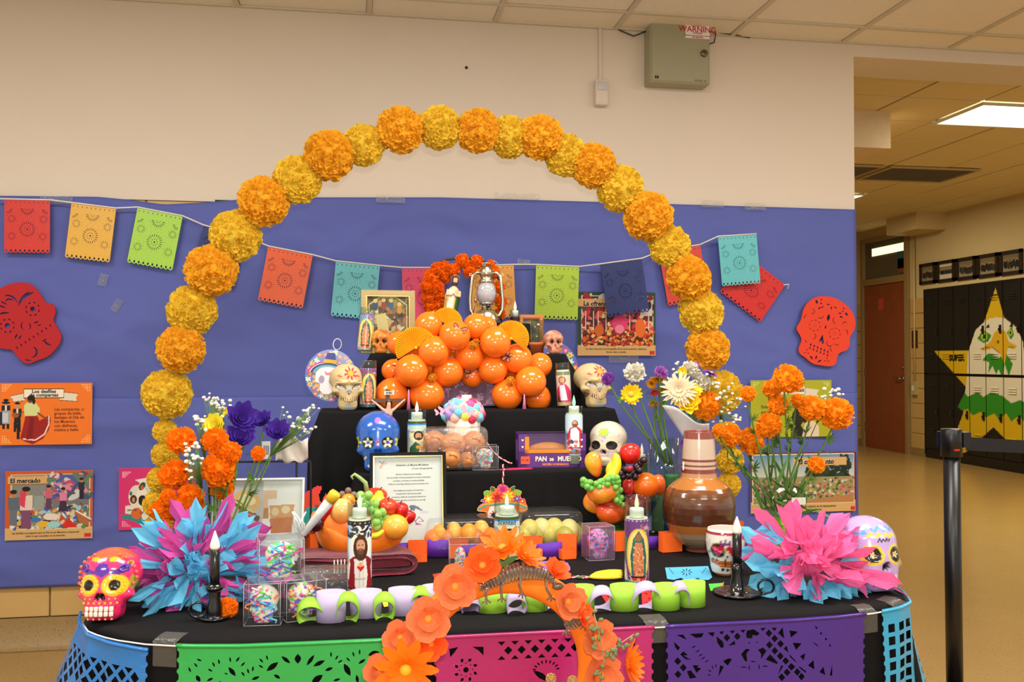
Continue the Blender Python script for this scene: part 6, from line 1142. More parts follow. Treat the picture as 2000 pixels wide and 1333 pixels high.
# pink
s0, s1 = s_at(846), s_at(1272); W = s1 - s0
pp = []
P_x = lambda p: sh(p, 846, 1238)
def flow(cx, cy):
    r_ = [P_x(circ(cx, cy, 5.5, 10))]
    for i in range(8):
        a = i * PI / 4 + .39; r_.append(P_x(leafp(cx + 20 * cos(a), cy + 20 * sin(a), 9, 6, a + .5)))
        a += .39; r_.append(P_x(leafp(cx + 13 * cos(a), cy + 13 * sin(a), 3.5, 2.5, a)))
    return r_
for y in (1307, 1390): pp += flow(909, y); pp += [P_x([(876, y - 42), (894, y - 45), (886, y - 34), (878, y - 26)]), P_x([(922, y - 44), (944, y - 43), (944, y - 26), (934, y - 36)]), P_x([(876, y + 26), (884, y + 36), (894, y + 42), (876, y + 42)]), P_x([(944, y + 26), (934, y + 36), (924, y + 42), (944, y + 42)])]
for i in range(9):
    x = 980 + 27 * i; pp.append(P_x([(x - 8, 1256), (x + 8, 1256), (x, 1264)])); pp.append(P_x([(x + 5, 1274), (x + 13.5, 1265.5), (x + 22, 1274), (x + 13.5, 1282.5)])); pp.append(P_x([(x - 8, 1292), (x + 8, 1292), (x, 1284)]))
for i in range(9): a = PI + (i + .5) * PI / 9; pp.append(P_x(leafp(1070 + 24 * cos(a), 1318 + 18 * sin(a) , 9, 3.5, a)))
pp += [P_x([(1004, 1299), (1035, 1299), (1026, 1312)]), P_x([(1098, 1300), (1130, 1298), (1112, 1312)]), P_x(leafp(1060, 1328, 40, 12, .6)), P_x([(1146, 1302), (1170, 1300), (1160, 1316)])]
for i in range(14): pp.append(P_x(leafp(985 + i * 20, 1345 + 24 * ((i * .6) % 1) + 16, 22, 8, i * .9)))
for i in range(6): pp += [P_x(circ(1250, 1275 + 26 * i, 4, 8))]
def nolap(ps, f, m=.012):
    used = []; o = []
    for p in ps:
        c = np.mean(p, 0); r_ = max(math.dist(c, q) for q in p)
        if clip_ok(p, W, HB, m) and all(math.dist(c, c2) > (r_ + r2) * f for c2, r2 in used): used.append((c, r_)); o.append(p)
    return o
pp = nolap(pp, .72)
banner_sheet('pink cut paper banner with a flower square and lattice rows behind the wreath', s0, s1, HB, [outline(W, HB)] + pp, plastic('pink banner plastic', (170, 38, 106)))
# purple
s0, s1 = s_at(1294), s_at(1679); W = s1 - s0; up = []; kk = 4.76
PU = lambda p: sh([(x / kk, (y + (x - 60) * .075 - 178) / kk) for x, y in p], 60 / kk, 0)
for x, y in ((690, 290), (800, 275), (1130, 235), (1190, 285), (1250, 335), (1135, 350), (1190, 405), (1245, 455), (1300, 500), (1355, 555), (1310, 610), (1410, 605), (1455, 650), (1255, 660), (180, 525), (235, 585), (180, 650)): up.append(PU([(x - 36, y), (x, y - 38), (x + 36, y), (x, y + 38)]))
for t_ in ([(170, 275), (240, 270), (275, 320)], [(305, 262), (450, 250), (430, 290), (370, 298)], [(490, 245), (565, 238), (545, 285)], [(610, 232), (665, 226), (635, 262)], [(718, 222), (775, 216), (750, 250)], [(828, 212), (885, 206), (862, 240)], [(900, 215), (970, 200), (1035, 240), (1010, 262), (985, 262), (980, 258), (960, 258), (955, 290), (900, 290), (890, 260)], [(1040, 188), (1100, 180), (1065, 216)], [(1155, 180), (1215, 178), (1190, 212)], [(1225, 230), (1275, 172), (1290, 282)], [(1345, 200), (1430, 212), (1360, 270)], [(1370, 320), (1470, 325), (1405, 390)], [(1445, 450), (1505, 422), (1485, 492)], [(1530, 540), (1595, 488), (1602, 582)], [(1660, 610), (1705, 555), (1730, 640)], [(1782, 645), (1812, 535), (1812, 650)], [(1280, 380), (1315, 350), (1330, 420)], [(580, 275), (650, 330), (660, 380), (630, 392), (590, 340)], [(705, 368), (770, 315), (780, 355)], [(840, 450), (890, 395), (935, 400), (895, 440), (905, 520), (880, 515)], [(1015, 400), (1070, 378), (1105, 410), (1045, 495), (1048, 440)], [(1095, 495), (1140, 440), (1220, 520), (1210, 535)], [(650, 520), (710, 490), (745, 500), (700, 565)], [(145, 340), (205, 395), (185, 425), (155, 390)], [(205, 460), (240, 430), (285, 465), (240, 470), (320, 512), (260, 500), (305, 545)], [(330, 560), (400, 562), (375, 580), (420, 590), (370, 636)], [(270, 620), (310, 610), (370, 680), (300, 690)], [(1335, 430), (1400, 500), (1410, 520), (1345, 460)], [(1430, 545), (1510, 600), (1505, 615), (1435, 565)], [(1618, 150), (1650, 170), (1632, 188)], [(1670, 230), (1690, 208), (1698, 240)], [(1728, 265), (1758, 280), (1735, 300)], [(1770, 345), (1790, 328), (1798, 362)], [(620, 560), (660, 575), (600, 676)], [(1215, 640), (1250, 545), (1275, 550)]): up.append(PU(t_))
for x, y, l, a in ((345, 385, 60, -.5), (385, 425, 56, -.5), (415, 462, 56, -.5), (440, 492, 56, -.5), (480, 520, 50, -.6), (540, 580, 40, 1.2), (575, 565, 40, 1.7), (510, 615, 40, .5), (505, 655, 40, 0), (925, 338, 26, 0), (1005, 328, 26, -.3), (965, 518, 60, 0), (868, 578, 70, .05), (868, 610, 70, .05), (1090, 560, 70, -.05), (1090, 590, 70, -.05), (925, 580, 60, 1.6), (1025, 570, 60, 1.6), (1625, 335, 80, .6)): up.append(PU(leafp(x, y, l, 12, a)))
for i in range(30): x, y = 140 + 1650 * ((i * .618) % 1), 760 + 800 * ((i * .414) % 1); up.append(PU([(x - 36, y), (x, y - 38), (x + 36, y), (x, y + 38)]))
up2 = nolap(up, .6, .008)
banner_sheet('purple cut paper banner with skeleton figure and lattice on table front', s0, s1, HB, [outline(W, HB)] + up2, plastic('purple banner plastic', (66, 36, 124)))
# light blue, right corner
s0 = s_at(1709); s1 = s0 + .30; W = s1 - s0; cp = []
for i in range(9):
    for j in range(12):
        x, y = 30 + i * 33, 44 + j * 27
        if (x - 150) ** 2 + (y - 110) ** 2 < 52 ** 2 or (x - 150) ** 2 + (y - 250) ** 2 < 46 ** 2: continue
        cp.append(sh([(x - 11, y - 9), (x + 10, y - 9), (x + 10, y + 9), (x - 11, y + 9)], 0, 0))
cp += [sh(leafp(150 + 28 * cos(a), cy + 28 * sin(a), 26, 10, a), 0, 0) for cy in (110, 250) for a in np.linspace(0, 5.5, 7)]
cp = [p for p in cp if clip_ok(p, W, HB)]
banner_sheet('light blue cut paper banner with square lattice wrapping the right table corner', s0, s1, HB, [outline(W, HB)] + cp, plastic('light blue banner plastic', (52, 156, 196)))
G().add(tube([hang(s, .006, .011) for s in np.linspace(s_at(150), s_at(1775), 60)], .0018, 5)).obj('banner_string', MATS['white string']); tag(bpy.data.objects['banner_string'], 'white string threading the banners along the table front', 'string')
def ttape(label, px, d0, d1, wpx):
    s0, s1 = s_at(px - wpx / 2), s_at(px + wpx / 2)
    def fn(u, v):
        s = s0 + (s1 - s0) * u; d = d0 + (d1 - d0) * v
        if d >= 0: return hang(s, d, .006)
        x, y, z = hang(s, 0, -.012); x2, y2, _ = hang(s, 0, .988); return (x + (x - x2) * -d, y + (y - y2) * -d, TZ + .0012)
    tag(mo('clear_tape', grid(4, 8, fn), MGL('table tape', (196, 190, 176), .25, .7, .12, .3)), label, 'tape')
ttape('clear tape over the cloth edge between the blue and green banners', 328, -.03, .05, 46); ttape('clear tape over the cloth edge between the pink and purple banners', 1280, -.04, .04, 44); ttape('clear tape at the cloth edge right of the purple banner', 1690, -.02, .05, 30); ttape('clear tape on the table corner by the lavender skull', 1752, -.03, .02, 34)
# ------------------------------------------------------------------ paper chains
lim = M('lime paper', (150, 206, 56), .6, var=.03); lav = M('lavender paper', (186, 172, 208), .6, var=.03); orp = M('orange crepe paper', (255, 104, 22), .7, var=.05, bump=.1, bscale=300); pup = M('purple crepe paper', (92, 36, 160), .7, var=.05, bump=.1, bscale=300)
def loop(r_, w_, sq=1.0, n=22, lean=0): return [(r_ * cos(a), sq * r_ * sin(a), z) for z in (0, w_) for a in np.linspace(0, 2 * PI, n, endpoint=False)], [(i, (i + 1) % n, n + (i + 1) % n, n + i) for i in range(n)]
def add_loop(t, mat, m, r_, w_, sq=1, ):
    o = mo('link', loop(r_, w_, sq), mat, t, True); o.matrix_local = m; md = o.modifiers.new('s', 'SOLIDIFY'); md.thickness = .0012; return o
def chain(label, links, matA, matB):
    # links: (px centre, py base, half width px, height px, kind, dz) ; kind 'v' upright ring, 'h' connecting ring
    t = thing('paper_chain', label, 'paper chain')
    for x, yb, hw, hp, kind, mt in links:
        p = atZ(x, yb, TZ); s = mpp(p); r_ = hw * s; m_ = matA if mt == 'a' else matB
        if kind == 'v': add_loop(t, m_, MT((p.x, p.y + r_ * .7, TZ + .0015)), r_, hp * s, .72)
        else: add_loop(t, m_, MT((p.x, p.y + .034, TZ + hp * s * .45 + .002)) @ RX(R(90 + 30)) @ S(1, (hp * s / 2) / r_, 1), r_, .03)
    return t
chain('lime and lavender paper chain lying across the front of the table', [(606, 1222, 27, 56, 'h', 'a'), (646, 1220, 29, 58, 'v', 'b'), (679, 1222, 22, 70, 'h', 'a'), (715, 1211, 31, 50, 'v', 'b'), (751, 1216, 21, 62, 'h', 'a'), (788, 1206, 29, 50, 'v', 'b'), (822, 1204, 22, 62, 'h', 'a'), (850, 1200, 26, 50, 'v', 'b'), (880, 1200, 22, 58, 'h', 'a'), (915, 1196, 24, 50, 'v', 'b')], lim, lav)
chain('lime and lavender paper chain emerging right of the orange wreath', [(922, 1202, 20, 40, 'h', 'b'), (966, 1201, 29, 44, 'v', 'a'), (1011, 1203, 20, 50, 'h', 'b'), (1048, 1198, 26, 44, 'v', 'a'), (1086, 1198, 20, 54, 'h', 'b'), (1141, 1198, 25, 48, 'v', 'a'), (1178, 1199, 25, 57, 'h', 'b'), (1225, 1197, 29, 48, 'v', 'a'), (1265, 1198, 28, 66, 'h', 'b'), (1307, 1196, 28, 48, 'v', 'a'), (1331, 1194, 20, 62, 'h', 'b'), (1359, 1190, 26, 48, 'v', 'a')], lim, lav)
def square_loop(w_, h_, d_): return [(x, y, z) for z in (0, h_) for x, y in ((-w_, -d_), (-w_ * .3, -d_ * 1.08), (w_ * .3, -d_ * 1.1), (w_, -d_), (w_ * 1.05, 0), (w_, d_), (0, d_), (-w_, d_), (-w_ * 1.05, 0))], [(i, (i + 1) % 9, 9 + (i + 1) % 9, 9 + i) for i in range(9)]
t = thing('paper_chain', 'orange and purple crepe paper chain across the middle of the table', 'paper chain')
for i, (x, y, hw, hp, yaw) in enumerate(((612, 1078, 16, 40, 40), (664, 1070, 17, 56, 5), (748, 1092, 20, 50, -14), (816, 1088, 18, 34, -6), (818, 1094, 16, 16, -3), (896, 1086, 18, 34, 3), (955, 1090, 17, 46, 6), (1040, 1082, 19, 36, 6), (1043, 1090, 16, 20, 8), (1110, 1082, 18, 40, -16), (1110, 1088, 15, 18, 10), (1170, 1062, 18, 34, 6), (1218, 1072, 18, 36, 8), (1312, 1074, 21, 38, 9), (1352, 1060, 18, 34, 12), (1436, 1050, 18, 34, 20))):
    p = atZ(x, y + 6, TZ); s = mpp(p); o = mo('link', square_loop(hw * s, hp * s, .014), orp, t, False); o.matrix_local = MT((p.x, p.y + .012, TZ + .002)) @ RZ(R(yaw)); o.modifiers.new('s', 'SOLIDIFY').thickness = .001
for x, y, hw, hp in ((638, 1074, 26, 34), (704, 1084, 30, 30), (783, 1092, 26, 46), (857, 1088, 26, 50), (927, 1090, 24, 40), (998, 1086, 28, 40), (1077, 1090, 26, 44), (1140, 1068, 26, 40), (1192, 1074, 22, 34), (1262, 1072, 30, 34), (1338, 1066, 24, 30), (1394, 1058, 28, 30), (596, 1072, 12, 26)):
    p = atZ(x, y + 4, TZ); s = mpp(p); o = mo('link', loop(hw * s, hp * s * .62, .3, 16), pup, t, True); o.matrix_local = MT((p.x, p.y + .02, TZ + .003)) @ RY(R(ru(-6, 6))); o.modifiers.new('s', 'SOLIDIFY').thickness = .001
# ------------------------------------------------------------------ towel, small boxes, bags
tw = M('crimson terry towel', (126, 26, 46), .95, spec=.05, var=.15, scale=60, bump=.7, bscale=420, sheen=.3)
p = atZ(700, 1122, TZ); s = mpp(p); t = thing('folded_towel', 'folded crimson towel with white stripes behind the Sacred Heart candle', 'towel', p, (0, 0, R(8)))
prof = [(-112, 2), (60, 2), (98, 6), (112, 22), (104, 40), (80, 44), (40, 40), (-100, 44), (-112, 44), (-112, 38), (40, 33), (80, 36), (98, 30), (100, 18), (86, 12), (60, 14), (-112, 14)]
pr = smooth(prof, 2)
def spiral(yoff, dep):
    n = len(pr); V = []; 
    for k in range(7):
        y = yoff + dep * k / 6
        for i, (a, b) in enumerate(pr): V.append((a * s, y, max(.002, (b + 1.5 * sin(a * .05 + k)) * s * (1 - .0 * k))))
    return V, [(k * n + i, k * n + (i + 1) % n, (k + 1) * n + (i + 1) % n, (k + 1) * n + i) for k in range(6) for i in range(n)] + [tuple(range(n)), tuple(range(6 * n + n - 1, 6 * n - 1, -1))]
G().add(spiral(-.055, .13)).obj('folded_cloth', tw, t)
G().add(bbox(212 * s, .11, 16 * s, .008, 3), T(-8 * s, .01, 15 * s)).obj('inner_fold', tw, t)
ws = md_('stripe', grid(1, 6, lambda u, v: ((u - .5) * 2.6 * s, -.0575 - .001 * sin(v * 3), (14 + 26 * v) * s)), M('white towel stripe', (230, 224, 216), .9))
for k in range(5): link('stripe', ws, t, (-52 * s + k * 6.5 * s, -.001, 0))
def smallbox(label, px, pyb, wpx, hpx, dpx, col, yaw, name='gift_box', cat='box', marks=(), Z=TZ):
    p = atZ(px, pyb, Z); s = mpp(p); t = thing(name, label, cat, p, (0, 0, fcam(p) + R(yaw))); G().add(bbox(wpx * s, dpx * s, hpx * s, .0015, 1), T(0, dpx * s / 2, 0)).obj('carton', M(name + str(col), col, .4, var=.05), t, False)
    for tx, sz, x, z, c in marks: G().add(text(tx, sz * s, 'CENTER', .01 * sz * s, .0001), T(x * s, -.0006, z * s) @ UP).obj('lettering', M('ink %d %d %d' % c, c, .6, var=0), t, False)
    return t
smallbox('small pink card box half hidden behind the Sacred Heart candle', 689, 1104, 44, 44, 20, (236, 130, 160), 0, marks=(('Co', 13, -16, 30, (250, 240, 240)),)); smallbox('small gold card box right of the Sacred Heart candle', 730, 1100, 14, 44, 16, (160, 110, 60), 0, marks=())
# clear boxes, each with a candy skull
icing = [(236, 60, 150), (250, 130, 30), (80, 90, 200), (100, 200, 80), (90, 200, 220), (120, 60, 170), (250, 220, 80), (206, 60, 60)]
def candy_skull(label, p, s, hpx, base, cols, seed, yaw=0, fn=None, asp=.92):
    t = thing('candy_skull', label, 'skull', p, (0, 0, fcam(p) + R(yaw))); h = hpx * s; V, Fc = skull_surf('round', 5); g = random.Random(seed); pt = Paint(V[:, 0], V[:, 2], base); pt.dabs(-.42, 0, .42, 1, 120, .06, cols, seed, .6)
    for sx in (1, -1): pt.ell(.165 * sx, .5, .1, .1, cols[1]); pt.ell(.165 * sx, .5, .055, .055, cols[2])
    pt.poly([(0, .4), (-.05, .3), (.05, .3)], cols[0]); mo('sugar_body', (V * nar([asp, asp * .8, 1]) * h, Fc, pt.C), PAINTM, t)
    for k in range(7):
        x = g.uniform(-.3, .3); z = g.uniform(.12, .9); pts = [(x + .05 * i * cos(k + i), 0, z + .04 * sin(i * 1.9 + k)) for i in range(5)]
        o = [V3((a * h * asp, (surf_y(V, a, c) * asp * .8 - .01) * h, c * h)) for a, _, c in pts if abs(a) < .36 and .05 < c < .95]
        if len(o) > 2: G().add(tube(o, .018 * h, 5)).obj('icing_squiggle', M('icing %d %d %d' % cols[k % len(cols)], cols[k % len(cols)], .4, var=.03), t)
    return t
def clear_box(label, sk_label, px, pyb, wpx, hpx, yaw, base, cols, seed, Z=TZ, n=1, zoff=0, mat=None):
    p = atZ(px, pyb, Z) if not isinstance(pyb, Vector) else pyb; s = mpp(p); wd, hh = wpx * s, hpx * s; t = thing('clear_box', label, 'box', p + V3((0, wd * .45, 0)), (0, 0, fcam(p) + R(yaw)))
    q = wd / 2; dq = q * .9
    fs = [((-q, -dq, 0), (q, -dq, 0), (q, -dq, hh), (-q, -dq, hh)), ((q, -dq, 0), (q, dq, 0), (q, dq, hh), (q, -dq, hh)), ((q, dq, 0), (-q, dq, 0), (-q, dq, hh), (q, dq, hh)), ((-q, dq, 0), (-q, -dq, 0), (-q, -dq, hh), (-q, dq, hh)), ((-q, -dq, hh), (q, -dq, hh), (q, dq, hh), (-q, dq, hh))]
    for f in fs: mo('panel', (list(f), [(0, 1, 2, 3)]), mat or CLEAR, t, False)
    e = G(); c8 = [V3((x * q, y * dq, z)) for z in (0.0012, hh) for x, y in ((-1, -1), (1, -1), (1, 1), (-1, 1))]
    for a, b in ((0, 1), (1, 2), (2, 3), (3, 0), (4, 5), (5, 6), (6, 7), (7, 4), (0, 4), (1, 5), (2, 6), (3, 7)): e.add(tube([c8[a], c8[b]], .0007, 4))
    e.obj('folded_edges', MGL('plastic edge', (250, 250, 252), .1, 3.0, .35), t)
    if n == 1 and mat is None and wpx > 60:
        gr = random.Random(seed)
        for k in range(9):
            x0 = gr.uniform(-.8, .8) * q; z0 = gr.uniform(.05, .7) * hh; pts = [V3((max(-q * .95, min(q * .95, x0 + .25 * q * sin(i * 1.4 + k))), -dq * .9 + gr.uniform(0, .2) * dq, z0 + hh * .05 * i)) for i in range(5)]
            G().add(tube(pts, .0022, 4)).obj('shred', M('icing %d %d %d' % cols[k % len(cols)], cols[k % len(cols)], .4, var=.03), t)
    for k in range(n):
        c = p + V3((0, wd * .42, .002)); c.x += (k - (n - 1) / 2) * wd * .46
        candy_skull(sk_label if n == 1 else sk_label[k], c, s, hpx * .86 if n == 1 else hpx * .78, base if n == 1 else base[k], cols, seed + k, yaw, asp=min(1.12, wd * .9 / (hpx * .86 * s * .84)) if n == 1 else .62)
    return t
clear_box('clear box on the left of the lower two at table edge', 'pink and blue iced candy skull inside the lower left clear box', 513, 1224, 70, 82, -8, (226, 214, 196), [icing[0], icing[4], icing[2], icing[1], icing[3], (230, 220, 206)], 11)
clear_box('clear box right of the lower two half behind the lime link', 'orange and violet iced candy skull inside the lower right clear box', 588, 1214, 78, 76, 14, (226, 216, 200), [icing[1], icing[5], icing[2], icing[3], icing[6], icing[0]], 23)
pA = atZ(513, 1224, TZ); sA = mpp(pA)
clear_box('clear box stacked on top of the two other candy boxes', 'green and blue iced candy skull inside the top clear box', 545, V3((at(545, pA.y + .02, TZ).x, pA.y + .012, TZ + 83 * sA)), 86, 80, 4, (226, 218, 196), [icing[2], icing[3], icing[4], icing[5], icing[0], icing[3]], 31)
clear_box('clear box holding two candy skulls behind the wreath top', ['pink and green candy skull in the double box, left one', 'yellow candy skull in the double box, right one'], 920, 1126, 78, 62, 3, [(226, 206, 200), (232, 226, 150)], [(230, 130, 170), (130, 200, 100), (90, 140, 206), (200, 60, 60), (240, 160, 60)], 41, n=2)
clear_box('iridescent clear box before the green striped bowl foot', 'white and pink iced candy skull in the iridescent box', 1174, 1096, 52, 66, 20, (230, 224, 220), [(230, 90, 170), (120, 200, 200), (70, 70, 160), (150, 110, 200), (90, 190, 120), (220, 120, 60)], 55, mat=MGL('iridescent plastic', (236, 196, 232), .08, 1.2, .12))
pB = at(949, 2.885, Z1)
clear_box('clear box with a candy skull at the edge of the lowest step', 'white candy skull with orange fringe in the step box', 949, V3((pB.x, 2.875, Z1 + .001)), 50, 46, 4, (230, 222, 206), [(226, 90, 60), (80, 190, 206), (90, 180, 90), (206, 90, 190), (226, 110, 60)], 61)
# cellophane wrapped skull and dark sweets
p = atZ(568, 1066, TZ); s = mpp(p); candy_skull('cream candy skull wrapped in cellophane before the lunch print', p + V3((0, .03, .001)), s, 50, (226, 212, 180), [(226, 206, 170), (206, 150, 90), (150, 110, 80), (236, 226, 200)], 71)
t = thing('cellophane_bag', 'gathered clear cellophane bag around the cream candy skull', 'bag', p)
g_ = random.Random(8); V, Fc = lathe([(.9, 0), (1, .2), (.98, .5), (.7, .72), (.3, .86), (.24, .9), (.5, 1.05), (.7, 1.15)], 28, False); V = nar(V); V[:, :2] *= (1 + .16 * np.sin(np.arctan2(V[:, 1], V[:, 0]) * 9 + V[:, 2] * 7))[:, None]; mo('bag_film', (V * nar([40, 36, 74]) * s + nar([0, .03, .001]), Fc), CELLO, t)
p = atZ(636, 1156, TZ); s = mpp(p); t = thing('plastic_tray', 'clear plastic packet of dark sweets behind the candy boxes', 'packet', p + V3((0, .02, 0)))
V, Fc = bbox(96 * s, .07, 44 * s, .012, 3); G().add((V, Fc)).obj('clear_packet', MGL('packet film', (226, 222, 216), .08, 1.4, .12, .5), t)
for k in range(3): tag(mo('dark_sweet', ell(14 * s, 12 * s, 9 * s, 3), M('dark shiny sweet', (34, 34, 48), .15, coat=.5), None, True, p + V3((((k - 1) * 26 + 12) * s, .02, 10 * s))), ('dark glossy sweet in the clear packet, left one', 'dark glossy sweet in the clear packet, middle one', 'dark glossy sweet in the clear packet, right one')[k], 'sweet', 'dark sweets in the packet')
# tapered cellophane cone of candy
a, b = atY(590, 1048, 2.46), atY(654, 966, 2.44); t = thing('candy_cone', 'white printed candy cone with yellow tip leaning by the fruit basket', 'candy', a); d = b - a; sL = d.length
G().add(lathe([(.004, 0), (.008, sL * .05), (.0115, sL * .5), (.013, sL * .86)], 18), aim(d)).obj('cone_wrap', M('white candy wrap', (206, 206, 204), .3, var=.15, scale=90), t); G().add(lathe([(.0145, 0), (.0155, .022), (.013, .028), (0, .028)], 18), aim(d) @ T(0, 0, sL * .84)).obj('tip', M('yellow cap', (232, 186, 40), .4), t)
for k in range(7): G().add(tube([V3((0, 0, 0)), V3((ru(-.02, .01), ru(-.01, .01), .03)), V3((ru(-.03, .02), ru(-.02, .02), .06))], .002, 5)).obj('ribbon_strand', M('white ribbon', (226, 232, 226), .4), t)
# ------------------------------------------------------------------ sugar skull mug, brown jug
p = atZ(1417, 1122, TZ); s = mpp(p); t = thing('skull_mug', 'white sugar skull mug with heart eye and orange teeth behind black candlestick', 'mug', p, (0, 0, fcam(p)))
pr = [(0, 0), (20, 0), (26, 6), (29, 18), (31, 32), (36, 48), (38, 66), (37, 82), (34, 90), (32.5, 90.5), (31, 90), (34, 80), (34, 60), (0, 56)]; V = []; n = 56
pr2 = [(np.interp(k, range(len(pr)), [q[0] for q in pr]), np.interp(k, range(len(pr)), [q[1] for q in pr])) for k in np.linspace(0, len(pr) - 1, 92)]
V, Fc = lathe(pr2, n, False); V = nar(V); pt = Paint(V[:, 0], V[:, 2], (228, 222, 210), V[:, 1] < 4)
for i in range(-3, 4): pt.ell(i * 11, 84.5, 6.5, 4, (150, 30, 44))
pt.put((V[:, 2] > 86.5), (228, 222, 210)); pt.ell(-14, 52, 15, 15, (160, 170, 60)); pt.ell(-14, 52, 13.4, 13.6, (40, 34, 30)); pt.poly([(-14, 40), (-25, 52), (-24, 60), (-19, 62), (-14, 57), (-9, 62), (-4, 60), (-3, 52)], (190, 30, 50)); pt.line([(-22, 56), (-6, 48)], 3, (226, 120, 190)); pt.poly([(14, 40), (25, 52), (24, 60), (19, 62), (14, 57), (9, 62), (4, 60), (3, 52)], (190, 30, 50))
pt.ell(0, 68, 3, 6, (120, 60, 120)); pt.ell(-7, 66, 3, 5, (120, 60, 120), 1, 30); pt.ell(7, 66, 3, 5, (120, 60, 120), 1, -30); pt.poly([(3, 45), (0, 38), (6, 38)], (24, 20, 20)); pt.poly([(-27, 36), (-10, 31), (10, 31), (27, 36), (26, 24), (10, 20), (-10, 20), (-26, 26)], (120, 60, 20)); pt.poly([(-25, 34), (-10, 29.5), (10, 29.5), (25, 34), (24, 26), (10, 22), (-10, 22), (-24, 28)], (226, 120, 30)); pt.line([(-26, 30), (-10, 25.5), (10, 25.5), (26, 30)], 1.2, (90, 44, 16))
for i in range(-4, 5): pt.line([(i * 5.6, 21 + abs(i)), (i * 5.6, 34)], 1.1, (90, 44, 16))
pt.ell(-5, 14, 3, 3.5, (40, 36, 36)); pt.ell(4, 14, 3, 3.5, (60, 44, 30)); pt.put(V[:, 2] < 5, (206, 120, 60)); pt.dabs(-36, 40, -26, 78, 8, 2, ((190, 196, 170), (170, 130, 160)), 5)
mo('mug_body', (V * s, Fc, pt.C), PAINTG, t); G().add(tube([V3(q) * s for q in ((35, 0, 76), (46, 2, 74), (52, 2, 62), (50, 2, 46), (42, 1, 34), (31, 0, 30))], 4.2 * s, 10)).obj('mug_handle', M('glazed white', (226, 220, 208), .18, coat=.5), t)
p = atZ(1378, 1084, TZ); s = mpp(p); t = thing('clay_jug', 'big brown glazed clay jug with cream striped neck', 'jug', (p.x, p.y + .05, TZ), (0, 0, fcam(p)))
pr = smooth([(0, 0), (27, 0), (27, 8), (30, 11), (44, 20), (58, 36), (68, 62), (72, 88), (70, 108), (62, 126), (48, 139), (37, 145), (35, 149), (33, 195), (29, 238), (27.5, 240), (26.5, 236), (29, 195), (30, 150), (0, 140)], 1)
L_ = np.concatenate([[0], np.cumsum([math.dist(a, b) for a, b in zip(pr, pr[1:])])]); pr2 = [(np.interp(k, L_, [q[0] for q in pr]), np.interp(k, L_, [q[1] for q in pr])) for k in np.linspace(0, L_[-1], 420)]
V, Fc = lathe(pr2, 56, False); V = nar(V); Z_ = V[:, 2] + (V[:, 2] < 130) * .8 * np.sin(np.arctan2(V[:, 1], V[:, 0]) * 5); pt = Paint(V[:, 0], Z_, (88, 50, 28))
for z0, z1, c in ((-1, 11, (116, 66, 46)), (11, 42, (164, 140, 110)), (42, 58, (170, 100, 44)), (58, 72, (92, 50, 26)), (72, 100, (84, 46, 26)), (100, 118, (96, 58, 32)), (118, 128, (110, 66, 36)), (128, 147, (168, 106, 48)), (147, 156, (184, 132, 84)), (156, 165, (124, 52, 42)), (165, 170, (196, 166, 134)), (170, 173, (124, 52, 42)), (173, 180, (196, 168, 138)), (180, 184, (124, 52, 42)), (184, 224, (196, 172, 146)), (224, 250, (134, 62, 46))): pt.rect(-99, z0, 99, z1, c)
for i in range(40): pt.rect(-99, 58 + i * 1.7, 99, 58.7 + i * 1.7, (60, 30, 16), .25 * (i % 3 == 0))
mo('jug_body', (V * s, Fc, pt.C), PAINTG, t); G().add(box(-40 * s, -.036, 162 * s, -32 * s, -.0355, 178 * s), RZ(R(-14)) @ T(.02, -.0, 0)).obj('price_sticker', M('white sticker', (226, 226, 224), .5), t, False)
p = atZ(448, 1062, TZ); s = mpp(p); t = thing('clay_cup', 'small terracotta cup beside the lunch print', 'cup', (p.x, p.y + .02, TZ)); G().add(lathe([(0, 0), (12 * s, 0), (16 * s, 14 * s), (16 * s, 28 * s), (17 * s, 42 * s), (19 * s, 46 * s), (17.6 * s, 46.5 * s), (15 * s, 40 * s), (14 * s, 16 * s), (0, 8 * s)], 30, False)).obj('cup_body', M('glossy terracotta', (166, 84, 46), .3, coat=.3), t)
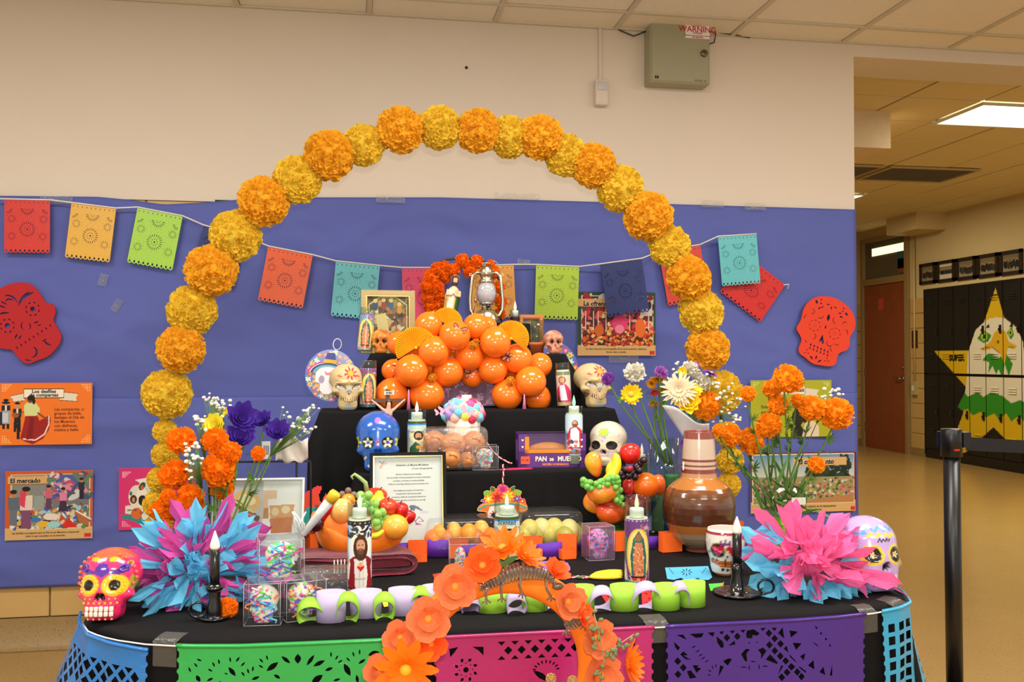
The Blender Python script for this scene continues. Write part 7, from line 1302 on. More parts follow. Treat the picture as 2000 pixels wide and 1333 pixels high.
# ------------------------------------------------------------------ fruit
def fruit_mesh(kind, c0, c1, seed, c2=None):
    g = random.Random(seed)
    if kind == 'apple': V, Fc = lathe(smooth([(0, -.78), (.2, -.88), (.55, -.8), (.88, -.35), (1, .15), (.88, .6), (.55, .84), (.25, .82), (.08, .66), (0, .6), (0, .5), (0, -.5)], 0)[:10], 28, False)
    elif kind == 'mango': V, Fc = ell(1.5, .95, .92, 4); V = V * nar([1, 1, 1]); V[:, 2] += .12 * V[:, 0] ** 2 * .4; V[:, 1:] *= (1 - .14 * V[:, 0])[:, None]
    elif kind == 'pear': V, Fc = lathe([(0, -1), (.4, -.97), (.85, -.6), (.95, -.2), (.75, .3), (.45, .7), (.33, 1), (.2, 1.15), (0, 1.18)], 28, False)
    elif kind == 'pepper':
        V, Fc = tube([(-1.2 + .3 * i, 0, .25 * sin(i * .5)) for i in range(9)], lambda u: .62 * sin(PI * (.08 + .84 * u)) ** .5, 20)
    elif kind == 'banana':
        V, Fc = tube([(1.5 * sin(a), 0, 1.5 * (1 - cos(a)) - .5) for a in np.linspace(-.9, .9, 15)], lambda u: .42 * (sin(PI * (.04 + .92 * u)) ** .45) * (.35 if u > .93 else 1), 14)
    else: V, Fc = ell(1, 1, .95, 4)
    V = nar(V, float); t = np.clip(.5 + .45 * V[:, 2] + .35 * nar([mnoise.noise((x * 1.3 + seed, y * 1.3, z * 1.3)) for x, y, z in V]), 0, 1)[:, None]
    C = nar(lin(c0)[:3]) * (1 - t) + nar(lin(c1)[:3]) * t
    if c2: k = nar([mnoise.noise((x * 3 + seed, y * 3, z * 6)) for x, y, z in V]) > .32; C[k] = C[k] * .6 + nar(lin(c2)[:3]) * .4
    return V, Fc, C
FRU = MV('waxy fruit skin', .28, .5, coat=.25)
stemm = M('brown stem', (70, 50, 28), .7)
def fruit(kind, name, label, x, y, Y, r, c0, c1, rot=(0, 0, 0), seed=0, stem=True, group=None, sc_=(1, 1, 1), c2=None):
    p = atY(x, y, Y); s = mpp(p) * r; t = thing(name, label, 'fruit', p, rot, group); V, Fc, C = fruit_mesh(kind, c0, c1, seed, c2)
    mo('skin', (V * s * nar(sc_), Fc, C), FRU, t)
    if stem and kind in ('apple', 'pear'): G().add(tube([(0, 0, .6 * s * sc_[2] if kind == 'apple' else 1.1 * s), (.05 * s, 0, 1.02 * s if kind == 'apple' else 1.4 * s), (.16 * s, 0, 1.18 * s if kind == 'apple' else 1.55 * s)], .06 * s, 6)).obj('stem', stemm, t)
    if kind == 'ball' and stem: G().add(lathe([(0, 0), (.1 * s, 0), (.06 * s, .05 * s), (0, .06 * s)], 8, False), T(0, 0, .93 * s)).obj('stem_scar', M('green scar', (90, 120, 50), .6), t)
    return t
def grapes(label, pts, Y, r, col, name='grape_bunch', stemcol=(110, 130, 60)):
    c = atY(*pts[0], Y); t = thing(name, label, 'fruit', c); s = mpp(c) * r; me = md_('grape', ell(s, s, s * 1.08, 3), M('grape skin ' + str(col), col, .25, coat=.25, var=.2, scale=60, sub=.1)); g = random.Random(len(pts)); vs = []
    for x, y in pts: v = atY(x, y, Y + g.uniform(-.01, .01)) - c; vs.append(v); link('grape', me, t, v, (g.random(), g.random(), 0))
    G().add(tube([v + V3((0, .008, 0)) for v in vs[::max(1, len(vs) // 5)]], .0018, 5)).obj('stalk', M('grape stalk', stemcol, .6), t)
# glass bowl of fruit on a green foot
bp = at(1214, 2.765, TZ); s = mpp(bp); zb = atY(1214, 1030, 2.765).z - TZ; zr = atY(1214, 972, 2.765).z - TZ
t = thing('fruit_bowl', 'clear glass bowl on a green foot heaped with plastic fruit', 'bowl', bp)
G().add(lathe([(0, 0), (34 * s, 0), (34 * s, .006), (24 * s, .02), (26 * s, zb * .7), (32 * s, zb), (0, zb)], 32, False), T(-24 * s, 0, 0)).obj('green_foot', M('leaf green plastic', (76, 160, 40), .35), t)
G().add(lathe([(0, zb), (40 * s, zb), (60 * s, zb + (zr - zb) * .5), (74 * s, zr), (75 * s, zr), (73 * s, zr), (58 * s, zb + (zr - zb) * .5), (38 * s, zb + .006), (0, zb + .006)], 40, False)).obj('glass_bowl', GLASS, t)
RD, OG, YL = (206, 24, 22), (240, 110, 20), (240, 196, 40)
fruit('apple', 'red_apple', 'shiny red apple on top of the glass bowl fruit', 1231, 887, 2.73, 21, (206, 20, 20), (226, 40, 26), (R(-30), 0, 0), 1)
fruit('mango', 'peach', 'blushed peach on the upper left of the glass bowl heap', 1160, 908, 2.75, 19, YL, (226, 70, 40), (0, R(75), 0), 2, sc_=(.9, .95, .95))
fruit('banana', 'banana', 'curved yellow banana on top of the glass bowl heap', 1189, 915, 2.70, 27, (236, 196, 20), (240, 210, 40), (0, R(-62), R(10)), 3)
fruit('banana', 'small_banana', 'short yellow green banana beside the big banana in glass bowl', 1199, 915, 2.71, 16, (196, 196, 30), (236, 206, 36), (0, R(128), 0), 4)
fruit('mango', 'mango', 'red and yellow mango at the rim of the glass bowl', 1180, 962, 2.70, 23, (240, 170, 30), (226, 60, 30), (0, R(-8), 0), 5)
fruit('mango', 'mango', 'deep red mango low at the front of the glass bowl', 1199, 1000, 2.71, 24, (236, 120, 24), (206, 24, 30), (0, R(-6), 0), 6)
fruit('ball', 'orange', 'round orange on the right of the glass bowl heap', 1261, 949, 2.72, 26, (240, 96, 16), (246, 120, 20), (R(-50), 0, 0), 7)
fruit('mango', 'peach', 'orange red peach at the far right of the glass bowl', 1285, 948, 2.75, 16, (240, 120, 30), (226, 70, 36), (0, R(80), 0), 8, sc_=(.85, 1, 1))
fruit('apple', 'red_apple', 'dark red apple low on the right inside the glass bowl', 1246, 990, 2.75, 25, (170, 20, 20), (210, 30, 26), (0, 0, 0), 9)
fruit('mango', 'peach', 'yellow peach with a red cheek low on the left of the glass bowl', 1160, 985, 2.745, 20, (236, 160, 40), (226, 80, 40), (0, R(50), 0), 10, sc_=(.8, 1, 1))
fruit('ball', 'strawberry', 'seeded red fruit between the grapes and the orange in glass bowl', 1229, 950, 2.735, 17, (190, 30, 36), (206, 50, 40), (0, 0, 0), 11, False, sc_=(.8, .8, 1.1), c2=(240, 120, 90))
g_ = random.Random(4)
grapes('bunch of small green grapes draped across the glass bowl fruit', [(1140 + 5 * i + g_.uniform(-2, 2), 940 + 6 * sin(i * .4) + j * 8 + g_.uniform(-2, 2)) for i in range(14) for j in range(2)] + [(1206 + g_.uniform(-8, 12), 948 + i * 5) for i in range(9)], 2.685, 6.5, (110, 176, 70))
grapes('bunch of black grapes on the right of the glass bowl heap', [(1212, 926), (1222, 918), (1234, 924), (1243, 912), (1249, 920), (1257, 900), (1252, 906), (1228, 930), (1240, 932), (1216, 932), (1246, 916)], 2.70, 7.5, (36, 16, 24)); grapes('single red grape among the black grapes', [(1230, 916)], 2.69, 7, (150, 30, 50), 'red_grape')
# scalloped orange basket of fruit
bp = at(704, 2.60, TZ); s = mpp(bp); t = thing('fruit_basket', 'scalloped orange bowl of mixed plastic fruit behind the towel', 'bowl', bp); hz = atY(704, 1044, 2.55).z - TZ
pr = [(0, 0), (44, 0), (56, hz / s * .2), (80, hz / s * .62), (96, hz / s), (93, hz / s * 1.0), (77, hz / s * .64), (50, hz / s * .22), (0, 5)]; V, Fc = lathe([(a * s, b * s) for a, b in pr], 60, False); V = nar(V); k = np.clip(V[:, 2] / hz - .5, 0, 1) * 2; a_ = np.arctan2(V[:, 1], V[:, 0]); V[:, 2] += k * (.010 * np.abs(np.sin(a_ * 5)) + .035 * np.cos(a_) ** 2 + .03 * (np.sin(a_) > 0) * np.sin(a_)); V[:, 1] *= .8; mo('basket_shell', (V, Fc), M('orange plastic bowl', (236, 120, 28), .35, var=.05), t)
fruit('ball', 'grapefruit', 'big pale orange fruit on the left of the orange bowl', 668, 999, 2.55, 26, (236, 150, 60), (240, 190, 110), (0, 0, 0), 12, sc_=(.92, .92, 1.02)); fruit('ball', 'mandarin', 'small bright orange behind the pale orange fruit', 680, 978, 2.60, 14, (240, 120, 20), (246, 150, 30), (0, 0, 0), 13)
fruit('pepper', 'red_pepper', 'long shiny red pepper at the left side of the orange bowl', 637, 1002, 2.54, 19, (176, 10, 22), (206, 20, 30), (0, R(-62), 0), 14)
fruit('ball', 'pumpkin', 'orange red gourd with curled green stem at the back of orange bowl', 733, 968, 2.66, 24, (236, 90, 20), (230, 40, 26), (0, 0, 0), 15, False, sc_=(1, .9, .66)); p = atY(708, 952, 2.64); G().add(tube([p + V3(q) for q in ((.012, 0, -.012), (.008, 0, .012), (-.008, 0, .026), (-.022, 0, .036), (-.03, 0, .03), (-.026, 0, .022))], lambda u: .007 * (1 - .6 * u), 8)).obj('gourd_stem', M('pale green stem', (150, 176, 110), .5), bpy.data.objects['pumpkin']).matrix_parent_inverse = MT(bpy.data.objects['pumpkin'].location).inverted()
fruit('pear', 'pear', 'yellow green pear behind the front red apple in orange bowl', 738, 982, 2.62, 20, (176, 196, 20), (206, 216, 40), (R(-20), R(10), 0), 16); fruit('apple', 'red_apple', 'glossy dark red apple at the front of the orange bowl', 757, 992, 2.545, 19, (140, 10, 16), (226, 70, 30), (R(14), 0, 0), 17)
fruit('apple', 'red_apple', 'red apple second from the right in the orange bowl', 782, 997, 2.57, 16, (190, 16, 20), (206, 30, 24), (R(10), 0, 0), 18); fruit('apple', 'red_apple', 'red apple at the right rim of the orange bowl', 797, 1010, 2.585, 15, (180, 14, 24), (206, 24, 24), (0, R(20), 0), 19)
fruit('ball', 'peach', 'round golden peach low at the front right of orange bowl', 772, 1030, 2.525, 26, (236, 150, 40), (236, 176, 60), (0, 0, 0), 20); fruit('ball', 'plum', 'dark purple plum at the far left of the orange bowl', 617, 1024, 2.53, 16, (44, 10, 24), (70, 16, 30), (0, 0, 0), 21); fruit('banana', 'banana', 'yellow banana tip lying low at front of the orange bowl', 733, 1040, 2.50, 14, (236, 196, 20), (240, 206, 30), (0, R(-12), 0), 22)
gp_ = [(704, 968), (715, 975), (705, 980), (720, 985), (712, 990), (733, 985), (722, 996), (732, 996), (738, 1004), (748, 1000), (730, 1008), (741, 1012), (755, 1012), (735, 1020), (747, 1022), (737, 1030), (727, 1024), (752, 1022), (720, 968)]
grapes('large pale green grape bunch in the middle of the orange bowl', gp_, 2.53, 8.5, (140, 196, 90)); grapes('three dull grey purple grapes at the back of the orange bowl', [(668, 966), (680, 959), (691, 967)], 2.62, 6.5, (120, 96, 90))
# ------------------------------------------------------------------ bread, trays, boxed bread
bread = M('glazed bread crust', (190, 120, 58), .4, var=.25, scale=35, bump=.2, bscale=60)
for k, (x, y, rx, ry, Y, l) in enumerate(((846, 862, 26, 20, 2.95, 'bread roll at the upper left in the clear bag'), (884, 868, 28, 22, 2.94, 'bread roll in the middle of the clear bag'), (924, 866, 24, 24, 2.95, 'bread roll at the upper right in the clear bag'), (880, 896, 22, 20, 2.90, 'bread roll low in front of the clear bag'), (912, 900, 16, 16, 2.91, 'small bread roll low on the right in the clear bag'), (846, 898, 22, 18, 2.93, 'bread roll low on the left in the clear bag'))):
    p = atY(x, y, Y); s = mpp(p); v, f = ell(rx * s, .04, ry * s, 4); v = v * (1 + .06 * nar([mnoise.noise((a * 60 + k, b * 60, c * 60)) for a, b, c in v]))[:, None]; t = thing('bread_roll', l, 'bread', p, group='bread rolls in the clear bag'); mo('crust', (v, f), bread, t)
    G().add(tube([V3((rx * s * .5 * cos(a), -.034, ry * s * .5 * sin(a))) for a in (0.4, 1.2, 2.0)], .004, 6)).obj('ridge', bread, t)
p = at(888, 2.93, Z1); s = mpp(p); t = thing('bread_bag', 'clear plastic bag of bread rolls on the lowest black step', 'bag', p + V3((0, 0, .001)))
V, Fc = bbox(124 * s, .11, 82 * s, .02, 3); bm = bmesh.new(); vs = [bm.verts.new(q) for q in V]; [bm.faces.new([vs[i] for i in q]) for q in Fc]; bmesh.ops.subdivide_edges(bm, edges=bm.edges[:], cuts=5, use_grid_fill=True); V, Fc = bm_vf(bm); V = nar(V) + nar([[.004 * mnoise.noise((x * 26, y * 26, z * 26)), .006 * mnoise.noise((x * 20 + 5, y * 20, z * 20)), 0] for x, y, z in V]); mo('bag_film', (V, Fc), MGL('bag film', (246, 244, 240), .07, 1.6, .07, .5), t)
for k, (label, x, y0, y1, wpx, cols, seed) in enumerate((('clear tray of orange slices and pastries behind the chain on the left', 900, 1006, 1062, 140, ((236, 120, 20), (226, 150, 30), (190, 110, 50), (236, 170, 60)), 3), ('clear tray of pale green and yellow tamales behind the chain on the right', 1074, 1000, 1064, 128, ((190, 176, 70), (206, 190, 90), (170, 160, 60), (214, 200, 120)), 5))):
    p = at(x, 2.74, TZ); s = mpp(p); hh = (y1 - y0 + 12) * s; t = thing('pastry_tray', label, 'tray', p, (0, 0, R((3, 1)[k]))); w_ = wpx * s
    g = G(); n = 26
    ob = lambda f, z: [(f * w_ / 2 * math.copysign(abs(cos(a)) ** .5, cos(a)), f * .075 * math.copysign(abs(sin(a)) ** .5, sin(a)), z) for a in np.linspace(0, 2 * PI, 40, endpoint=False)]
    L_ = [ob(.9, .002), ob(1, .022), ob(1.03, .024), ob(1.0, .028), ob(.95, hh * .9), ob(.88, hh), ob(.4, hh * 1.02)]
    V = [q for r_ in L_ for q in r_]; Fc = [(j * 40 + i, j * 40 + (i + 1) % 40, (j + 1) * 40 + (i + 1) % 40, (j + 1) * 40 + i) for j in range(6) for i in range(40)] + [tuple(range(39, -1, -1)), tuple(range(240, 280))]; mo('clear_shell', (V, Fc), CLEAR, t)
    gr = random.Random(seed)
    for i in range(9):
        c = cols[i % 4]; pos = p + V3(((-.4 + .1 * i) * w_, gr.uniform(-.03, .03), .038 + (i % 2) * .016)); tag(mo(('orange_slice', 'tamale')[k], ell(w_ * (.12, .15)[k], .04, .034, 3), M('treat %d %d %d' % c, c, .4, var=.2, scale=50), None, True, pos), ('orange glazed sweet in the left clear tray, ', 'pale green tamale in the right clear tray, ')[k] + ('first', 'second', 'third', 'fourth', 'fifth', 'sixth', 'seventh', 'eighth', 'last')[i] + ' from its left end', 'food', ('sweets in the left tray', 'tamales in the right tray')[k])
# boxed bread
p = at(1012, 2.925, Z1); s = mpp(p); t = thing('bread_box', 'purple boxed bread lettered PAN DE MUERTO on the lowest step', 'box', p, (0, 0, R(-5))); w_, hh, dp = 134 * s, 66 * s, .11
pur = M('purple carton', (92, 40, 120), .4, var=.03); G().add(box(0, 0, 0, w_, dp, .002)).add(box(0, 0, 0, .0015, dp, hh)).add(box(w_ - .0015, 0, 0, w_, dp, hh)).add(box(0, dp - .0015, 0, w_, dp, hh)).add(box(0, 0, 0, w_, .0015, hh * .5)).add(box(0, 0, 0, w_ * .13, .0015, hh)).add(box(w_ * .87, 0, 0, w_, .0015, hh)).add(box(0, 0, hh - .001, w_, dp * .1, hh)).add(box(0, dp * .85, hh - .001, w_, dp, hh)).obj('carton', pur, t, False)
G().add(box(w_ * .1, -.001, hh * .44, w_ * .9, -.0003, hh * .54)).add(box(w_ * .1, -.001, hh * .44, w_ * .16, -.0003, hh * .92)).add(box(w_ * .84, -.001, hh * .44, w_ * .9, -.0003, hh * .92)).obj('orange_border', M('orange print', (236, 130, 26), .5), t, False)
mo('window', ([(w_ * .1, -.0006, hh * .52), (w_ * .9, -.0006, hh * .52), (w_ * .9, 0, hh), (w_ * .1, 0, hh), (w_ * .9, dp * .85, hh), (w_ * .1, dp * .85, hh)], [(0, 1, 2, 3), (3, 2, 4, 5)]), CLEAR, t, False)
V, Fc = ell(w_ * .36, dp * .4, hh * .34, 3); tag(mo('round_bread', (V, Fc), bread, None, True, p + V3((w_ * .5, dp * .5, hh * .37))), 'round bread seen through the window of the purple box', 'bread')
ivk = M('ivory print', (236, 222, 196), .5)
for tx, sz, x, z in (('PAN', .021, .28, .26), ('DE', .011, .435, .24), ('MUERTO', .021, .70, .26)): G().add(text(tx, sz, 'CENTER', .0007, .0001, sx=.9), T(w_ * x + .012, -.0008, hh * z) @ UP).obj('lettering', ivk, t, False)
G().add(text('RECIÉN HORNEADO', .009, 'CENTER', .0003, .0001), T(w_ * .55, -.0008, hh * .1) @ UP).obj('lettering', M('orange ink', (236, 140, 40), .5), t, False)
tg = G().add(box(w_ * .04, -.0012, hh * .12, w_ * .17, -.0006, hh * .34)).obj('price_label', M('red orange label', (236, 84, 40), .5), t, False); G().add(text('P 110', .0085, 'CENTER', .0003, .0001), T(w_ * .105, -.0016, hh * .23) @ UP).obj('lettering', M('dark print', (60, 20, 20), .5), tg, False)
hk = md_('heart_print', cut([[(0, -1), (.9, .1), (.9, .6), (.45, .85), (0, .5), (-.45, .85), (-.9, .6), (-.9, .1)]], .02), ivk, False)
for x, z in ((.065, .82), (.065, .62), (.935, .82), (.935, .62)): link('heart_print', hk, t, m=T(w_ * x, -.001, hh * z) @ UP @ S(.004))
G().add(box(-.0012, dp * .2, hh * .2, -.0004, dp * .75, hh * .8)).obj('side_print', M('lilac print', (130, 96, 150), .5), t, False)
# ------------------------------------------------------------------ pastel rose ball on the bread bag, pen and twine
p = at(905, 3.0, Z1); s = mpp(p); cz = atY(905, 812, 3.0).z; t = thing('rose_skull', 'pastel rose covered candy skull behind the bread bag', 'decoration', (p.x, 3.0, Z1))
G().add(lathe([(0, 0), (24 * s, 0), (30 * s, 30 * s), (34 * s, (cz - Z1) - .01), (0, cz - Z1 + 10 * s)], 24, False)).obj('base', M('sugar white', (226, 214, 196), .6), t)
past = [(120, 200, 226), (250, 226, 90), (120, 206, 190), (240, 150, 170), (220, 90, 160), (170, 140, 214), (206, 50, 80), (160, 170, 200), (246, 190, 170)]
def rose_geo():
    g = G()
    for k, (r_, h) in enumerate(((1, .2), (.75, .45), (.5, .62), (.28, .72))):
        g.add(tube([(r_ * .8 * cos(a) * (1 + .08 * sin(3 * a + k)), r_ * .8 * sin(a), h * .8) for a in np.linspace(0, 6.28, 14)[:-1]], .2, 5, closed=True))
    return g.add(ell(.8, .8, .45, 2)).vf()
rme = md_('rose', rose_geo(), None); rme.materials.append(None); g_ = random.Random(12)
for i in range(46):
    z = 1 - 1.25 * (i + .5) / 46; a = i * 2.39996; d = V3((math.sqrt(1 - z * z) * cos(a), math.sqrt(1 - z * z) * sin(a), z))
    if d.y > .5: continue
    c = past[g_.randrange(9)]; link('rose', rme, t, mat=M('pastel rose %d %d %d' % c, c, .6), m=MT(V3((d.x * 36, d.y * 30, d.z * 30)) * s + V3((0, 0, cz - Z1))) @ aim(d) @ S(10.5 * s))
bf = G()
for sx in (1, -1): bf.add(cut([smooth([(0, 0), (sx * .9, .7), (sx, .2), (sx * .6, -.1), (sx * .7, -.7), (sx * .2, -.5)], 1)], .05))
bme2 = md_('butterfly', bf.vf(), M('pink satin', (236, 170, 190), .5), False)
for x, y, r_ in ((914, 803, 14), (868, 800, 12), (858, 806, 10)): link('butterfly', bme2, t, m=MT(atY(x, y, 2.91) - V3((p.x, 3.0, Z1))) @ RY(R(ru(-30, 30))) @ UP @ S(r_ * s))
p = at(925, 3.03, Z1); G().add(lathe([(0, cz - Z1 + 26 * s), (9 * s, cz - Z1 + 26 * s), (10 * s, cz - Z1 + 40 * s), (8 * s, cz - Z1 + 40 * s), (0, cz - Z1 + 38 * s)], 18, False), T(.01, 0, 0)).obj('cup_top', M('white paper cup', (226, 214, 200), .6), t)
for l, x, y0, y1, w_, Y, Z in (('thin pink taper candle standing between the left balloons', 798, 795, 755, 4, 3.075, Z2), ('short pink taper candle standing below the right balloons', 1024, 801, 772, 4, 3.075, Z2)):
    q = at(x, Y, Z); s = mpp(q); t = thing('pink_taper', l, 'candle', q); h = (y0 - y1) * s; G().add(lathe([(0, 0), (w_ * s, 0), (w_ * s * .5, h * .6), (w_ * s * .3, h), (0, h)], 14, False)).obj('taper', M('pink wax', (226, 120, 160), .45), t); G().add(tube([(0, 0, h - .001), (.001, 0, h + .006)], .0006, 5)).obj('wick', M('wick', (60, 50, 46), .8), t)
# pink printed pennant with twine on the step edge
a = at(970, 2.885, Z1 + .002); s = mpp(a); t = thing('pink_pennant', 'pink pointed paper ornament lying on the lowest step edge', 'ornament', a)
G().add(cut([smooth([(0, -7), (14, 0), (34, 10), (50, 12), (80, 4), (46, -2), (20, -8)], 1)], 2), S(s)).obj('card', M('pink card', (214, 50, 96), .5), t)
def twine(label, pts, parent=None):
    pts = [V3(q) for q in pts]; P = []
    for q0, q1 in zip(pts, pts[1:]):
        for i in range(6): P.append(q0.lerp(q1, i / 6))
    P.append(pts[-1]); o = None
    for ph, mt in ((0, M('white twine', (226, 216, 210), .7)), (PI, M('red twine', (190, 40, 60), .7))):
        T_ = [p_ + V3((.0016 * cos(i * 1.1 + ph), .0016 * sin(i * 1.1 + ph), .0016 * sin(i * 1.1 + ph))) for i, p_ in enumerate(P)]
        if o is None: o = thing('baker_twine', label, 'twine')
        G().add(tube(T_, .0017, 5)).obj('strand', mt, o)
twine('red and white twine holding the sombrero sign below the step', [atY(982, 908, 2.875), atY(984, 918, 2.845), atY(983, 930, 2.838), atY(982, 946, 2.836)]); twine('red and white twine running back from the pink ornament', [atY(950, 865, 2.97), atY(968, 888, 2.94), atY(985, 900, 2.915), atY(1000, 906, 2.90)])
# sombrero sign
cv = Cv(460, 160, 1150, 640, 150, 100, (236, 110, 40))
so = smooth([(470, 500), (500, 450), (560, 415), (550, 400), (515, 400), (525, 370), (560, 365), (570, 330), (550, 270), (600, 245), (650, 260), (640, 200), (690, 195), (730, 240), (750, 180), (810, 165), (880, 200), (890, 240), (930, 205), (978, 190), (965, 250), (1010, 245), (1072, 275), (1040, 330), (1060, 370), (1105, 370), (1115, 430), (1145, 490), (1130, 540), (1000, 560), (1000, 640), (620, 640), (605, 540), (480, 530)], 1)
for x, y, r_, c, c2 in ((810, 240, 78, (216, 50, 140), (180, 30, 110)), (740, 345, 78, (206, 36, 40), (170, 24, 30)), (880, 330, 78, (240, 206, 30), (206, 170, 20))): cv.flower(x, y, r_, 7, c, c2, .2, .4); cv.ring(x, y, 30, 36, c2); cv.ring(x, y, 50, 54, c2)
for x, y, r_, c, m_ in ((620, 365, 58, (240, 200, 30), (246, 240, 200)), (1000, 370, 56, (96, 60, 150), (200, 180, 220)), (552, 400, 36, (96, 60, 150), (240, 240, 240)), (1068, 405, 42, (214, 44, 40), (246, 240, 240))): cv.flower(x, y, r_, 6, c, m_, .3, .25)
for pl, c in (([(555, 260), (600, 245), (660, 280), (640, 320), (570, 310)], (120, 180, 40)), ([(1072, 270), (1010, 245), (960, 280), (980, 320), (1050, 310)], (120, 180, 40)), ([(640, 195), (700, 215), (705, 270), (660, 260)], (36, 110, 56)), ([(980, 190), (920, 215), (915, 270), (960, 260)], (36, 110, 56))): cv.poly(pl, c)
cv.poly([(468, 500), (560, 425), (800, 405), (1050, 425), (1148, 490), (1130, 545), (1000, 530), (800, 515), (600, 535), (480, 535)], (240, 160, 30)); cv.poly([(480, 495), (570, 445), (800, 425), (1040, 445), (1136, 490), (1120, 525), (800, 490), (490, 520)], (60, 150, 150)); cv.poly([(495, 505), (600, 460), (800, 450), (1010, 460), (1120, 505), (1000, 525), (800, 505), (600, 530)], (236, 110, 40)); cv.poly([(610, 560), (640, 470), (800, 450), (960, 470), (1000, 560), (1000, 640), (610, 640)], (230, 222, 210)); cv.flower(690, 580, 60, 7, (206, 50, 40), (240, 160, 40)); cv.ell(690, 590, 30, 40, (20, 16, 16)); cv.flower(900, 580, 60, 7, (206, 50, 40), (240, 160, 40)); cv.ell(900, 590, 30, 40, (20, 16, 16))
A, B_ = atY(930, 1016, 2.835), atY(1032, 944, 2.835); w_, hh = B_.x - A.x, B_.z - A.z
t = thing('sombrero_sign', 'paper skeleton sign in a flowered sombrero hanging before the lowest step', 'sign', ((A.x + B_.x) / 2, 2.835, A.z))
v, f, c = cv.flat(w_, hh); pt_ = Paint(cv.X, cv.Y); pt_.C[:] = 0; pt_.poly(so, (255, 255, 255)); ins = pt_.C[:, 0] > .5
mo('printed_face', (v, [q for q in f if sum(ins[i] for i in q) >= 3], c), PRINT, t, False); G().add(cut([[((x - 805) / 690 * w_, (640 - y) / 480 * hh) for x, y in so]], .0015), T(0, .0012, 0) @ UP).obj('card', M('sign card', (230, 220, 200), .6), t, False)
# round floral plaques behind the riser
def plaque(label, x, y, r_, Y, full=True):
    cv = Cv(-100, -100, 100, 100, 90, 90, (84, 98, 170)); g_ = random.Random(3)
    for i in range(26):
        a = i * 6.283 / 26; q = 84 + 6 * sin(i * 2.3); c, m_ = (((226, 226, 236), (240, 206, 80)), ((226, 70, 40), (250, 190, 60)), ((206, 50, 90), (240, 160, 170)), ((230, 200, 50), (200, 120, 30)))[i % 4]; cv.flower(q * cos(a), q * sin(a), 12, 6, c, m_, i); cv.ell(q * cos(a + .12), q * sin(a + .12), 4, 7, (60, 140, 100), 1, i * 40)
    for i in range(22): a = i * 6.283 / 22; cv.ell(46 * cos(a), 10 + 46 * sin(a), 24, 9, (214, 150, 50), 1, math.degrees(a)); cv.line([(24 * cos(a), 10 + 24 * sin(a)), (68 * cos(a), 10 + 68 * sin(a))], 2, (240, 206, 140))
    cv.ell(0, 4, 36, 40, (214, 150, 50))
    p = atY(x, y, Y); s = mpp(p); t = thing('floral_plaque', label, 'decoration', p, (0, R(6), 0)); v, f, c = cv.flat(2 * r_ * s, 2 * r_ * s * 1.04); v = v - nar([0, 0, r_ * s * 1.04]); ins = np.hypot(cv.X, cv.Y) < 99
    mo('printed_disc', (v, [q for q in f if all(ins[i] for i in q)], c), GLOSSP, t, False); G().add(lathe([(0, 0), (r_ * s * .99, 0), (r_ * s * .99, .003), (0, .003)], 48, False), T(0, .001, 0) @ RX(R(-90)) @ S(1, 1.04, 1)).obj('disc', M('disc backing', (84, 98, 170), .6), t)
    if full:
        cv = Cv(-40, -50, 40, 50, 44, 56, (228, 224, 222)); cv.ell(-17, 2, 9, 13, (150, 130, 150)); cv.ell(16, 2, 10, 13, (150, 120, 140)); cv.ell(16, 0, 5, 8, (190, 110, 140)); cv.poly([(-12, -28), (0, -20), (12, -28), (6, -14), (-6, -14)], (214, 70, 60)); v, f, c = cv.flat(50 * s, 60 * s); v = v + nar([-6 * s, -.006, -38 * s]); so_ = [(-38, -20), (-20, -46), (20, -46), (38, -20), (36, 10), (26, 16), (22, 40), (10, 49), (-10, 49), (-20, 38), (-22, 16), (-38, 12)]; pt_ = Paint(cv.X, cv.Y); pt_.C[:] = 0; pt_.poly(so_, (255, 255, 255)); ins = pt_.C[:, 0] > .5; o = mo('skull_print', (v, [q for q in f if all(ins[i] for i in q)], c), GLOSSP, t, False); o.modifiers.new('s', 'SOLIDIFY').thickness = .004
        def band(r0, r1, c, y_): return G().add(([(((r0 if j == 0 else r1) * cos(a) - 4) * s, y_, ((r0 if j == 0 else r1) * .66 * sin(a) + 0) * s) for j in (0, 1) for a in np.linspace(.12, PI - .12, 24)], [(i, i + 1, 24 + i + 1, 24 + i) for i in range(23)])).obj('hat_brim', M('hat %d %d %d' % c, c, .4), t, False)
        for r0, r1, c in ((27, 31, (80, 190, 190)), (31, 36, (60, 60, 130)), (36, 37.5, (240, 230, 220)), (37.5, 41, (220, 50, 120))): band(r0, r1, c, -.009)
        G().add(cut([[(-16, 24), (8, 24), (4, 44), (-11, 44)]], 2), T(0, -.008, 0) @ UP @ S(s)).obj('hat_crown', M('hat crown', (70, 80, 150), .5), t, False); G().add(cut([[(-17, 24), (9, 24), (8, 31), (-15, 31)]], 3), T(0, -.0085, 0) @ UP @ S(s)).obj('hat_band', M('hat band', (226, 180, 60), .5), t, False)
        G().add(tube([V3((6 + 8 * cos(a), 0, 62 + 11 * sin(a))) * s for a in np.linspace(0, 6.28, 14)[:-1]], .002, 5, closed=True)).obj('ribbon_loop', M('white ribbon', (226, 232, 226), .4), t)
plaque('round blue floral plaque with white skull in sombrero left of the riser', 646, 734, 50, 3.5); plaque('round floral plaque mostly hidden behind the right side of the riser', 1072, 726, 60, 3.5, False)
